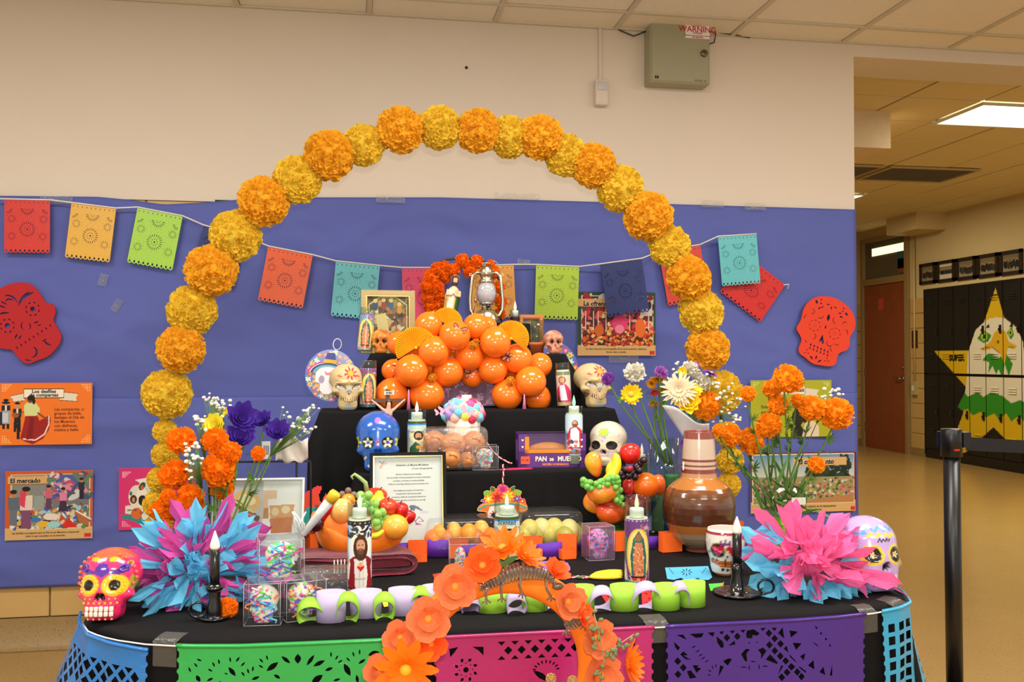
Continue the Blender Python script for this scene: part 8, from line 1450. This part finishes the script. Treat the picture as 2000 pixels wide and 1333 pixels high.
# ------------------------------------------------------------------ little papers on the table
def flat_paper(name, label, pts, col, holes=(), lift=.001, cat='paper'):
    ps = [[(atZ(x, y, TZ).x, atZ(x, y, TZ).y) for x, y in q] for q in [pts] + list(holes)]; o = mo(name, cut(ps, .0006), M(name + str(col), col, .6), None, False); o.location = (0, 0, TZ + lift + .001); tag(o, label, cat)
flat_paper('mini_papel_picado', 'small lilac cut paper lying right of the wreath top', smooth([(1040, 1099), (1106, 1097), (1116, 1114), (1108, 1120), (1042, 1118)], 1), (150, 96, 190), [leafp(1090, 1103, 10, 2.5, .2), leafp(1098, 1110, 8, 2.2, .5), leafp(1078, 1108, 8, 2.4, 0), leafp(1064, 1104, 7, 2, 0), leafp(1058, 1112, 8, 2, .2), leafp(1092, 1115, 7, 2, .2)])
flat_paper('mini_papel_picado', 'small light blue cut paper with star pattern before the mug', [(1299, 1111), (1383, 1108), (1391, 1130), (1384, 1135), (1370, 1135), (1362, 1131), (1352, 1136), (1338, 1136), (1330, 1131), (1316, 1135), (1303, 1133)], (86, 178, 214), [leafp(1341 + 8 * cos(a), 1120 + 5 * sin(a), 8, 1.8, a) for a in np.linspace(0, 5.5, 8)] + [leafp(1308 + 3 * i, 1114 + 4 * i, 5, 1.6, .6) for i in range(3)] + [leafp(1378 - 3 * i, 1113 + 4 * i, 5, 1.6, 2.4) for i in range(3)])
flat_paper('red_paper_scrap', 'red cut paper triangle seen between lime links, left one', [(1170, 1158), (1196, 1160), (1196, 1190), (1190, 1190)], (190, 30, 36), [leafp(1188, 1168, 6, 2, 1), leafp(1192, 1178, 6, 2, 1)]); flat_paper('red_paper_scrap', 'red cut paper scrap seen between lime links, right one', [(1253, 1156), (1270, 1154), (1278, 1172), (1276, 1186), (1254, 1184)], (196, 32, 36), [leafp(1262, 1162, 7, 2, .4), leafp(1268, 1172, 7, 2, .9), leafp(1264, 1180, 7, 2, .2)])
flat_paper('red_paper_scrap', 'red paper scrap with yellow edge left of the wreath top', [(845, 1124), (880, 1118), (884, 1134), (852, 1142)], (206, 36, 34)); flat_paper('paper_scrap', 'green and orange paper scrap before the black candlestick', [(1384, 1143), (1412, 1141), (1408, 1152), (1388, 1157)], (76, 190, 60)); flat_paper('paper_scrap', 'orange paper scrap tip beside the green scrap', [(1406, 1148), (1414, 1140), (1412, 1154), (1404, 1154)], (240, 120, 40), lift=.003)
flat_paper('yellow_paper', 'yellow cut paper scrap showing behind the lavender links', [(742, 1165), (762, 1163), (764, 1186), (750, 1188)], (236, 216, 50))
p = atZ(1170, 1130, TZ); s = mpp(p); t = thing('yellow_tassel', 'yellow paper flower tassel lying left of the Virgin candle', 'ornament', p, (0, 0, R(2)))
for k in range(6): G().add(ell(34 * s, .012, .006, 2), T((8 + k * 3) * s, (k - 2.5) * .009, .007 + .002 * (k % 2)) @ RZ(R((k - 2.5) * 5))).obj('petal', M('yellow crepe', (240, 196, 36), .6, var=.08), t)
G().add(ell(14 * s, .008, .004, 2), T(-34 * s, 0, .005)).obj('leaf', M('dull green paper', (90, 106, 60), .6), t); q = atZ(1105, 1130, TZ + .004); twine('red and white twine tied to the yellow tassel', [q, q + V3((.03, .006, .002)), q + V3((.05, -.01, .001)), q + V3((.08, .004, .002))])
p = atZ(1460, 1041, TZ); t = thing('lime_paper_leaf', 'crumpled lime green paper leaf beside the jug', 'paper', (p.x, p.y - .25, TZ)); p2 = at(1459, p.y - .25, TZ); s = mpp(p2); zz = atY(1459, 1040, p.y - .25).z - TZ
G().add(grid(6, 5, lambda u, v: ((u - .5) * 34 * s, .012 * sin(u * 5 + v * 3), .0 + (zz + 26 * s) * v + .004 * sin(u * 9)))).obj('crumpled_sheet', M('lime leaf paper', (130, 190, 36), .5), t, False)
p = atZ(1470, 1092, TZ); s = mpp(p); t = thing('striped_figurine', 'purple and green striped toy figure behind the right tissue flower', 'figurine', (p.x, p.y, TZ))
pts = [V3(q) * s for q in ((-18, 0, 42), (-4, 0, 43), (10, 0, 38), (13, -2, 24), (8, -3, 8), (4, -4, 2))]; P = []
for q0, q1 in zip(pts, pts[1:]): P += [q0.lerp(q1, .0), q0.lerp(q1, .5)]
for i, (q0, q1) in enumerate(zip(P, P[1:])): G().add(tube([q0, q1], 5.2 * s, 10)).obj('striped_segment', (M('violet clay', (84, 54, 120), .5), M('green clay', (110, 176, 60), .5))[i % 2], t)
G().add(ell(12 * s, 7 * s, 10 * s, 3), T(-20 * s, 0, 28 * s)).add(ell(9 * s, 6 * s, 28 * s, 3), T(-22 * s, 2 * s, 14 * s)).obj('torso', MATS['violet clay'], t); G().add(cut([[(-2, 0), (12, 6), (10, -10)]], 3), T(-8 * s, -.006, 20 * s) @ UP @ S(s)).obj('red_fin', M('red clay', (206, 70, 70), .5), t, False)
# stand-up paper figure behind the wire stand
p = at(628, 2.835, TZ); s = mpp(p); t = thing('paper_figure', 'teal and orange cut paper figure standing behind the wire stand', 'paper figure', p)
for col, pts, y in (((226, 70, 40), [(-48, 0), (-50, 92), (-30, 104), (-8, 118), (-2, 92), (8, 112), (16, 96), (14, 60), (6, 0)], .006), ((30, 160, 150), [(-36, 0), (-40, 60), (-30, 84), (-10, 86), (2, 70), (6, 0)], .0), ((30, 150, 140), [(14, 0), (20, 30), (16, 60), (24, 74), (30, 66), (40, 60), (38, 44), (46, 30), (40, 0)], .0), ((230, 60, 60), [(-40, 96), (-10, 100), (0, 122), (-8, 124), (-30, 112)], .009)):
    G().add(cut([scal([(a * s, b * s) for a, b in pts], 16, .0025)], .001), T(0, y, 0) @ UP).obj('paper_layer', M('figure %d %d %d' % col, col, .6, var=.06), t, False)
for x, z, r_, m_ in ((-30, 44, 13, mg_ye), (-16, 40, 15, mg_or), (-26, 26, 12, mg_ye), (-14, 20, 13, mg_or), (-30, 10, 12, mg_dk)): link('paper_marigold', mgm[rnd.randrange(3)], t, (x * s, -.012, z * s), (rnd.random() * 6, 0, 0), (r_ * s, r_ * s * .6, r_ * s), m_)
# ------------------------------------------------------------------ vases and cut flowers
gst = M('flower stem green', (92, 128, 52), .55, var=.15); glf = M('leaf green', (86, 132, 54), .5, var=.2, thin=.2)
def vase(label, px, Y, rpx, hpx, taper=.85, n=0):
    p = at(px, Y, TZ); s = mpp(p); r_, h = rpx * s, hpx * s; t = thing('glass_vase', label, 'vase', p)
    G().add(lathe([(0, 0), (r_ * taper, 0), (r_ * taper, .004), (r_ * .95, h * .5), (r_, h), (r_ * .95, h), (r_ * .9, h * .5), (r_ * (taper - .06), .01), (0, .01)], 32, False)).obj('glass_body', GLASS, t); G().add(lathe([(0, .011), (r_ * .8, .011), (r_ * .86, h * .55), (0, h * .55)], 24, False)).obj('water', MGL('cloudy water', (190, 206, 160), .05, .6, .22), t); return p + V3((0, 0, h)), r_, s
def petal_ring(n, L, W, cup, seed, tilt=0, lay=1, tip=.5):
    gg = random.Random(seed); g = G()
    for l in range(lay):
        for i in range(n):
            a = 2 * PI * (i + .5 * l) / n + gg.uniform(-.1, .1); Lk = L * (1 - .26 * l) * gg.uniform(.9, 1.05); V = []
            for u in range(5):
                q = u / 4; w_ = W * (.35 + .65 * sin(PI * (.12 + .72 * q))) * (tip if u == 4 else 1)
                for v in (-1, 0, 1): V.append((v * w_ / 2, Lk * (.12 + .88 * q), (tilt + .22 * l) * Lk * q + cup * Lk * q * q + (.12 * W if v else 0)))
            g.add((V, [(u * 3 + v, u * 3 + v + 1, (u + 1) * 3 + v + 1, (u + 1) * 3 + v) for u in range(4) for v in range(2)]), RZ(a))
    return g.vf()
BM = {'marigold': mgm, 'carnation': [md_('bloom', ruffle(90, .3, .3, .08, 300, None, .3, 2, 4, .2), None)], 'daisy': [md_('bloom', petal_ring(16, 1, .34, .1, 5, .1, 2), None)], 'mum': [md_('bloom', petal_ring(26, 1, .15, -.1, 6, .1, 5), None)], 'lily': [md_('bloom', petal_ring(9, 1, .62, .25, 7, .25, 4, .3), None)], 'cosmos': [md_('bloom', petal_ring(11, 1, .42, .12, 8, .15, 2), None)]}
for q in BM.values():
    for m_ in q:
        if not m_.materials: m_.materials.append(None)
PM = {'orange': mg_or, 'deep': mg_dk}
for n_, c in (('white', (226, 220, 200)), ('cream', (232, 216, 180)), ('yellow', (244, 206, 30)), ('lemon', (240, 224, 60)), ('amber', (240, 168, 24)), ('purple', (74, 44, 150)), ('violet', (150, 80, 180)), ('mauve', (176, 104, 186)), ('red', (200, 60, 36)), ('tangerine', (255, 150, 22))): PM[n_] = M('petal ' + n_, c, .6, spec=.15, var=.1, scale=30, thin=.3)
rg = random.Random(21)
def flower(kind, col, label, x, y, r, Y, base, rad, face=None, sq=.8, name=None, leaf=2, group=None, mid=None):
    b = atY(x, y, Y); s = mpp(b) * r * (1.1 if kind == 'marigold' else 1); t = thing(name or (kind if kind in ('marigold', 'carnation', 'daisy') else 'flower'), label, 'flower', b, group=group); f = V3(face or (rg.uniform(-.5, .5), -1, rg.uniform(.1, .9))).normalized()
    link('bloom', BM[kind][rg.randrange(len(BM[kind]))], t, mat=PM[col], m=aim(f) @ RZ(rg.uniform(0, 6)) @ S(s, s, s * sq))
    if mid: G().add(ell(.28 * s, .28 * s, .14 * s, 2), aim(f) @ T(0, 0, .12 * s)).obj('disc_centre', M('flower centre %d %d %d' % mid, mid, .7), t)
    e = base + V3((rg.uniform(-.6, .6) * rad, rg.uniform(-.5, .5) * rad, -.09)) - b; st = -f * s * .45; c1 = st + V3((0, .01, -.05)) * min(1, e.length * 6)
    P = [st.lerp(c1, u).lerp(c1.lerp(e, u), u) for u in np.linspace(0, 1, 9)]
    G().add(tube(P, .0028, 6)).obj('stem', gst, t); G().add(lathe([(.0, 0), (.1 * s, 0), (.3 * s, .35 * s), (.26 * s, .4 * s)], 10, False), aim(f) @ T(0, 0, -.62 * s)).obj('calyx', gst, t)
    for k in range(leaf):
        q = P[3 + k]; d = V3((rg.uniform(-1, 1), rg.uniform(-.6, .3), rg.uniform(-.3, .8))).normalized(); g = G()
        for j in range(4): g.add(cut([leafp(.012, 0, .03, .006, 0)], .0006), aim(d) @ RY(R(-90)) @ RZ(R((j - 1.5) * 34)) @ S(1.2))
        o = g.obj('leaf', glf, t); o.location = q
    return t
def spray(label, pts, Y, base, r=3.6, n=30, spread=26, seed=1):
    gg = random.Random(seed); c = atY(*pts[len(pts) // 2], Y); t = thing('babys_breath', label, 'flower', c); s = mpp(c); me = md_('floret', ell(r * s, r * s, r * s * .8, 2), M('white floret', (224, 222, 204), .7)); g = G(); e = base - c + V3((0, 0, -.05)); hub = (atY(*pts[0], Y) - c).lerp(e, .3); g.add(tube([hub, e], .0016, 5))
    for i in range(n):
        q = pts[i % len(pts)]; v = atY(q[0] + gg.gauss(0, spread * .45), q[1] + gg.gauss(0, spread * .4), Y + gg.uniform(-.03, .03)) - c; k = gg.uniform(.6, 1.25); link('floret', me, t, v, None, k); g.add(tube([v, v.lerp(hub, .35) + V3((0, .004, -.006)), hub], .0007, 4))
    g.obj('twigs', gst, t)
# right: marigolds in a clear jar
vb, vr, _ = vase('clear glass jar of marigolds at the right back of table', 1528, 2.78, 41, 104)
for x, y, r, d in ((1540, 740, 30, 'topmost of the jar'), (1507, 761, 19, 'small one just below the topmost'), (1461, 769, 16, 'small lone one nearest the jug bouquet'), (1520, 793, 21, 'under the topmost, over the green poster'), (1558, 784, 15, 'half hidden between two larger ones'), (1586, 797, 26, 'left of the far right one'), (1634, 809, 33, 'furthest right, largest'), (1501, 831, 25, 'below the small ones, leaning left'), (1428, 851, 23, 'low left, beside the jug mouth'), (1466, 863, 27, 'lowest left, in front'), (1404, 841, 13, 'small one over the jug mouth'), (1595, 908, 18, 'low right, side on before the cemetery poster')):
    flower('marigold', 'tangerine', 'orange marigold in the right glass jar, ' + d, x, y, r, 2.76 + rg.uniform(-.05, .04), vb, vr, sq=.85, leaf=3)
spray("baby's breath sprig above the far right marigold", [(1622, 766), (1640, 772), (1612, 776)], 2.8, vb, n=13, spread=14, seed=3)
for k in range(26):
    a = vb + V3((rg.uniform(-1, 1) * vr, rg.uniform(-.8, .5) * vr, rg.uniform(-.1, .02))); e = a + V3((rg.uniform(-.1, .1), rg.uniform(-.05, .04), rg.uniform(-.06, .13)))
    if k == 0: gr_ = thing('marigold_greens', 'loose green marigold leaves and stems bushing out of the right jar', 'leaves', vb)
    d = e - a; G().add(cut([leafp(d.length / 2, 0, d.length, .012, 0)], .0006), MT(a - vb) @ aim(d) @ RY(R(-90)) @ RX(rg.uniform(0, 3))).obj('leaf', glf, gr_)
G().add(box(1 * vr - vr, -vr * 1.01, -.052, vr * .7, -vr * .98, -.03)).obj('price_sticker', M('grey white label', (206, 202, 190), .5), gr_, False)
# centre right: tall clear vase
vb, vr, _ = vase('tall clear glass vase of mixed flowers behind the fruit bowl', 1297, 2.93, 30, 186)
for kd, col, x, y, r, l, f, m_ in (('carnation', 'violet', 1187, 740, 15, 'purple carnation leaning left over the gaunt skull', (-1, -.6, .5), None), ('carnation', 'white', 1240, 728, 24, 'white carnation left of the bouquet', (-.3, -.8, .7), None), ('daisy', 'yellow', 1232, 771, 22, 'yellow gerbera below the white carnation', (-.1, -1, .2), (190, 170, 50)), ('carnation', 'mauve', 1291, 727, 15, 'mauve carnation behind yellow daisies', (.2, -.6, .8), None), ('cosmos', 'amber', 1286, 738, 18, 'amber daisy seen side on under the mauve carnation', (-.2, -.3, -.8), (90, 70, 30)), ('cosmos', 'amber', 1273, 749, 12, 'small amber daisy left of the larger amber one', (-.6, -.5, -.4), (90, 70, 30)), ('cosmos', 'amber', 1294, 757, 13, 'small amber daisy right under the larger one', (.3, -.4, -.6), (90, 70, 30)), ('cosmos', 'red', 1278, 766, 9, 'tiny red orange flower under the amber daisies', (0, -.7, -.5), None), ('cosmos', 'amber', 1277, 787, 11, 'small orange flower lowest above the vase', (-.2, -.5, -.7), None)):
    flower(kd, col, l, x, y, r, 2.93 + rg.uniform(-.04, .03), vb, vr, f, .75 if kd == 'carnation' else 1, None, 1, None, m_)
# bouquet in white paper
wb = atY(1352, 862, 2.9)
for kd, col, x, y, r, l, f, m_ in (('mum', 'cream', 1326, 761, 36, 'big cream spider mum at the left of the bouquet', (-.4, -1, .3), None), ('carnation', 'white', 1348, 721, 19, 'white carnation at the top of the wrapped bouquet', (0, -.7, .8), None), ('carnation', 'white', 1371, 746, 20, 'white carnation in the middle of the wrapped bouquet', (.2, -.9, .5), None), ('cosmos', 'yellow', 1333, 726, 10, 'small yellow daisy at upper left of the bouquet', (-.4, -.8, .2), None), ('carnation', 'mauve', 1358, 714, 10, 'mauve carnation at the very top of the bouquet', (.2, -.4, .9), None), ('mum', 'violet', 1387, 730, 17, 'purple daisy at the upper right of the bouquet', (.3, -.3, .9), None), ('lily', 'yellow', 1341, 783, 28, 'bright yellow flower in front of the spider mum', (-.1, -1, .2), None), ('cosmos', 'lemon', 1358, 764, 15, 'yellow flower over the bright yellow one', (0, -.9, .5), None), ('marigold', 'tangerine', 1378, 791, 30, 'large orange marigold at the front of the wrapped bouquet', (.1, -1, .1), None), ('cosmos', 'violet', 1336, 866, 9, 'small violet flower below the wrap left of jug', (-.3, -.7, -.3), None), ('cosmos', 'amber', 1342, 880, 11, 'pale orange flower beside the jug neck', (-.4, -.7, -.2), None)):
    flower(kd, col, l, x, y, r, 2.86 + rg.uniform(-.03, .03), wb, .02, f, .8 if kd in ('carnation', 'marigold') else 1, None, 1, None, m_)
spray("baby's breath filling the right side of the wrapped bouquet", [(1405, 760), (1425, 780), (1440, 800), (1400, 800), (1430, 820), (1395, 745)], 2.88, wb, n=44, spread=26, seed=5); spray("baby's breath at the upper left of the wrapped bouquet", [(1322, 715), (1316, 728), (1313, 742)], 2.9, wb, n=10, spread=10, seed=6)
t = thing('bouquet_wrap', 'white paper cone wrapped round the bouquet above the jug', 'paper', wb); q = [atY(x, y, Y) - wb for x, y, Y in ((1293, 792, 2.86), (1320, 800, 2.80), (1386, 832, 2.80), (1384, 850, 2.86), (1352, 866, 2.88), (1340, 862, 2.86))]
G().add(grid(10, 8, lambda u, v: tuple((q[0].lerp(q[2], u) + V3((0, -.03 * sin(PI * u) + .004 * sin(u * 20), .01 * sin(u * 7)))).lerp(q[5].lerp(q[3], u) + V3((0, -.012 * sin(PI * u), -.01 * sin(PI * u))), v)))).obj('paper_sheet', M('white wrap paper', (236, 236, 236), .6, thin=.4), t).modifiers.new('s', 'SOLIDIFY').thickness = .001
# left: marigolds in a jar behind the tissue flower
vb, vr, _ = vase('clear jar of marigolds behind the left tissue flower', 418, 2.56, 26, 70)
for x, y, r, d in ((354, 861, 28, 'upper left'), (420, 861, 26, 'upper middle under the yellow flower'), (451, 884, 22, 'upper right under the purple flowers'), (340, 928, 30, 'far left middle'), (426, 918, 34, 'biggest in the centre'), (434, 952, 24, 'below the biggest one'), (371, 977, 31, 'lower middle in front'), (317, 999, 25, 'lowest left'), (328, 972, 16, 'small one behind the lowest left'), (504, 887, 15, 'small one on a long stem before the print')):
    flower('marigold', 'orange', 'orange marigold in the left bunch, ' + d, x, y, r, 2.55 + rg.uniform(-.05, .04), vb, vr, sq=.85, leaf=2)
for kd, col, x, y, r, l in (('lily', 'purple', 471, 820, 34, 'large purple flower at the top of the left bunch'), ('lily', 'purple', 469, 858, 30, 'large purple flower directly below the top one'), ('lily', 'purple', 513, 824, 22, 'purple flower in the middle of the purple row'), ('lily', 'purple', 542, 846, 27, 'purple flower at the right end of purple row'), ('lily', 'lemon', 421, 832, 24, 'lemon yellow flower left of the purple ones'), ('cosmos', 'lemon', 436, 804, 10, 'small yellow flower above the lemon one')):
    flower(kd, col, l, x, y, r, 2.62 + rg.uniform(-.03, .03), vb, vr, None, 1, None, 1)
spray("baby's breath rising tall above the yellow flower on the left", [(420, 785), (432, 795), (410, 775), (428, 810), (438, 790)], 2.64, vb, n=40, spread=18, seed=7); spray("baby's breath spreading right of the purple flowers", [(570, 812), (595, 808), (612, 805), (588, 828), (600, 838), (575, 830)], 2.66, vb, n=44, spread=22, seed=8); spray("baby's breath trailing down between the left marigolds", [(385, 895), (370, 905), (372, 920), (366, 880), (380, 870)], 2.48, vb, r=4.2, n=32, spread=13, seed=9); spray("baby's breath above the upper left marigold", [(392, 822), (400, 830), (386, 815), (405, 838)], 2.6, vb, r=4, n=24, spread=12, seed=10)
t = thing('wrap_paper', 'white crumpled flower wrap with a barcode tag over the print', 'paper', atY(570, 880, 2.68)); s = mpp(t.location); G().add(grid(10, 8, lambda u, v: ((u - .5) * 62 * s, .012 * sin(u * 9 + v * 4), (v - .5) * 48 * s * (1 - .3 * abs(u - .5)) + .006 * sin(u * 14)))).obj('crumpled_sheet', M('cream wrap paper', (214, 206, 190), .6), t).modifiers.new('s', 'SOLIDIFY').thickness = .001
G().add(box(-55 * s, -.03, -14 * s, -39 * s, -.0295, 20 * s)).obj('tag', M('white tag', (226, 226, 226), .5), t, False); [G().add(box((-52 + k * 1.6) * s, -.0305, -6 * s, (-52 + k * 1.6 + (.5, .9)[k % 2]) * s, -.0301, 12 * s)).obj('bar', M('tag ink', (40, 40, 44), .6), t, False) for k in range(7)]
# ------------------------------------------------------------------ glitter flower wreath with toy skeletons on the table front
WYp = 1.79; wc = atY(983, 1311, WYp); s = mpp(wc); wr = thing('flower_wreath', 'orange ring wreath of glitter flowers hung at the table front', 'wreath', wc)
RW = 178 * s; G().add(tube([(RW * cos(a), 0, RW * sin(a)) for a in np.linspace(0, 2 * PI, 72, endpoint=False)], 27 * s, 18, closed=True)).obj('wrapped_ring', M('orange felt ring', (240, 124, 20), .8, var=.08), wr)
G().add(tube([(0, 0, RW + 24 * s), (.01, .05, RW + 36 * s), (0, .09, RW + 30 * s)], .001, 5)).obj('hanging_wire', M('steel wire', (150, 150, 150), .3, 1), wr)
glt = M('glitter peach petal', (255, 128, 62), .35, spec=.6, var=.1, sp=((255, 222, 190), .45, 34), bump=.5, bscale=40, thin=.15); org = M('orange silk petal', (255, 96, 26), .6, var=.12, thin=.25); dso = M('orange daisy petal', (255, 124, 14), .55, var=.12, thin=.25)
pet = md_('petal', petal_ring(1, 1, 1.0, .2, 1, .1, 1, .75), None); pet.materials.append(None); thin = md_('petal', petal_ring(1, 1, .32, .14, 1, .1, 1, .4), None); thin.materials.append(None)
def wflower(x, y, r, kind, mat, face=(0, -1, .25), off=.042, mid=None):
    p = atY(x, y, WYp - off) - wc; k = 1.1 * r * s; t = bpy.data.objects.new('flower', None); COL.objects.link(t); t.parent = wr; t.matrix_local = MT(p) @ aim(face) @ RZ(rg.uniform(0, 6))
    n = 5 if kind == 'round' else 11
    for l in range(2):
        for i in range(n): link('petal', pet if kind == 'round' else thin, t, mat=mat, m=RZ(2 * PI * (i + .5 * l) / n) @ RX(R(8 + 26 * l)) @ S(k * (1 - .22 * l)))
    G().add(ell(.2 * k, .2 * k, .14 * k, 2), T(0, 0, .12 * k)).obj('flower_centre', M('flower centre %d %d %d' % (mid or (236, 140, 40)), mid or (236, 140, 40), .6), t)
for a in ((888, 1147, 40, 'round', glt), (836, 1210, 40, 'round', glt), (781, 1246, 32, 'round', glt), (742, 1310, 30, 'round', glt), (942, 1106, 34, 'round', org, (-.1, -1, .5)), (1108, 1176, 33, 'round', glt, (.3, -1, .2)), (1162, 1246, 36, 'round', glt, (.3, -1, .1)), (1170, 1318, 40, 'round', glt, (.2, -1, .1)), (841, 1258, 30, 'round', org), (1135, 1205, 24, 'round', org, (.7, -.7, .3), .05), (1084, 1120, 26, 'round', org, (.4, -.6, .8), .02)): wflower(*a)
wflower(792, 1308, 56, 'thin', dso, (-.05, -1, .1), .075, (206, 170, 30)); wflower(1222, 1300, 46, 'thin', dso, (.9, -.5, .15), .03); wflower(983, 1075, 46, 'thin', dso, (-.35, -.5, .9), .02); wflower(1022, 1090, 40, 'thin', dso, (.5, -.45, .8), .025)
G().add(tube([atY(*q, WYp - .01) - wc for q in ((980, 1085), (978, 1102), (984, 1118))], .004, 6)).add(cut([leafp(0, 0, .07, .014, .4)], .001), MT(atY(985, 1100, WYp - .02) - wc) @ UP).obj('green_stems', gst, wr)
def sprig(pts, n, seed):
    gg = random.Random(seed); P = [atY(x, y, WYp - .07) - wc for x, y in pts]; o = G().add(tube(P, .0012, 5)).obj('dried_sprig', M('dry twig', (150, 136, 90), .7), wr); g = G()
    for i in range(n): q = P[0].lerp(P[-1], gg.random()); g.add(ell(.004, .003, .006, 1), MT(q + V3((gg.gauss(0, .006), -.004, gg.gauss(0, .006)))) @ RY(gg.uniform(0, 3)))
    g.obj('dry_leaves', M('dry sage leaf', (112, 122, 74), .7, var=.2), o)
sprig([(1160, 1200), (1172, 1246), (1180, 1290), (1172, 1333)], 20, 1); sprig([(1238, 1240), (1205, 1262), (1188, 1280)], 16, 2)
for x, y in ((1076, 1326), (1118, 1331)): p = atY(x, y, WYp - .06) - wc; link('seed_head', mgm[0], wr, p, None, 11 * s, M('straw seed head', (196, 156, 90), .8))
def lizard(label, spine, rib, legs, seed):
    o = atY(*spine[len(spine) // 2], WYp - .036); t = thing('toy_skeleton', label, 'toy', o); P = [atY(x, y, WYp - .036) - o for x, y in spine]; m_ = M('smoky plastic bone', (118, 96, 80), .15, spec=.6, trans=.35, var=.1); n = len(P)
    G().add(tube(P, lambda u: .0035 + .003 * sin(PI * u), 8)).obj('spine', m_, t); rb = md_('rib', tube([(0, .004, -.010), (0, -.004, -.006), (0, -.006, .004), (0, -.002, .012)], lambda u: .0022 + .0012 * sin(PI * u), 6), m_)
    for i in range(rib):
        u = .04 + .9 * i / rib; k = u * (n - 1); j = int(k); v = P[j].lerp(P[min(n - 1, j + 1)], k - j); a = P[min(n - 1, j + 1)] - P[j]; link('rib', rb, t, v, (0, -math.atan2(a.z, a.x), 0), .5 + 1.05 * sin(PI * min(1, u * 1.05)))
    G().add(ell(.012, .007, .007, 2), MT(P[-1])).obj('skull', m_, t)
    for lg in legs: L_ = [atY(x, y, WYp - .046) - o for x, y in lg]; G().add(tube(L_, .0028, 6)).add(tube([L_[-1] + V3((-.008, 0, -.006)), L_[-1], L_[-1] + V3((.008, 0, -.006))], .0018, 5)).add(tube([L_[-1], L_[-1] + V3((0, -.002, -.009))], .0018, 5)).obj('leg', m_, t)
lizard('smoky clear toy lizard skeleton lying along the top of the wreath', [(936, 1152), (960, 1140), (985, 1126), (1015, 1117), (1045, 1118), (1070, 1126), (1090, 1146)], 22, [((955, 1146), (948, 1158), (950, 1172)), ((985, 1134), (978, 1150), (980, 1168)), ((1018, 1128), (1014, 1144), (1020, 1160)), ((1066, 1136), (1068, 1152), (1076, 1166))], 1); lizard('small smoky toy beetle skeleton on the right arm of wreath', [(1104, 1226), (1118, 1216), (1132, 1206), (1146, 1198)], 7, [((1112, 1222), (1106, 1234)), ((1130, 1208), (1142, 1222)), ((1122, 1212), (1116, 1200))], 2)
tag(link('fallen_marigold', mgm[1], None, atZ(441, 1205, TZ) + V3((0, .0, .017)), (.6, 0, 0), (26 * mpp(atZ(441, 1205, TZ)), 26 * mpp(atZ(441, 1205, TZ)), 22 * mpp(atZ(441, 1205, TZ))), mg_or), 'loose orange marigold head lying beside the left black candlestick', 'flower')
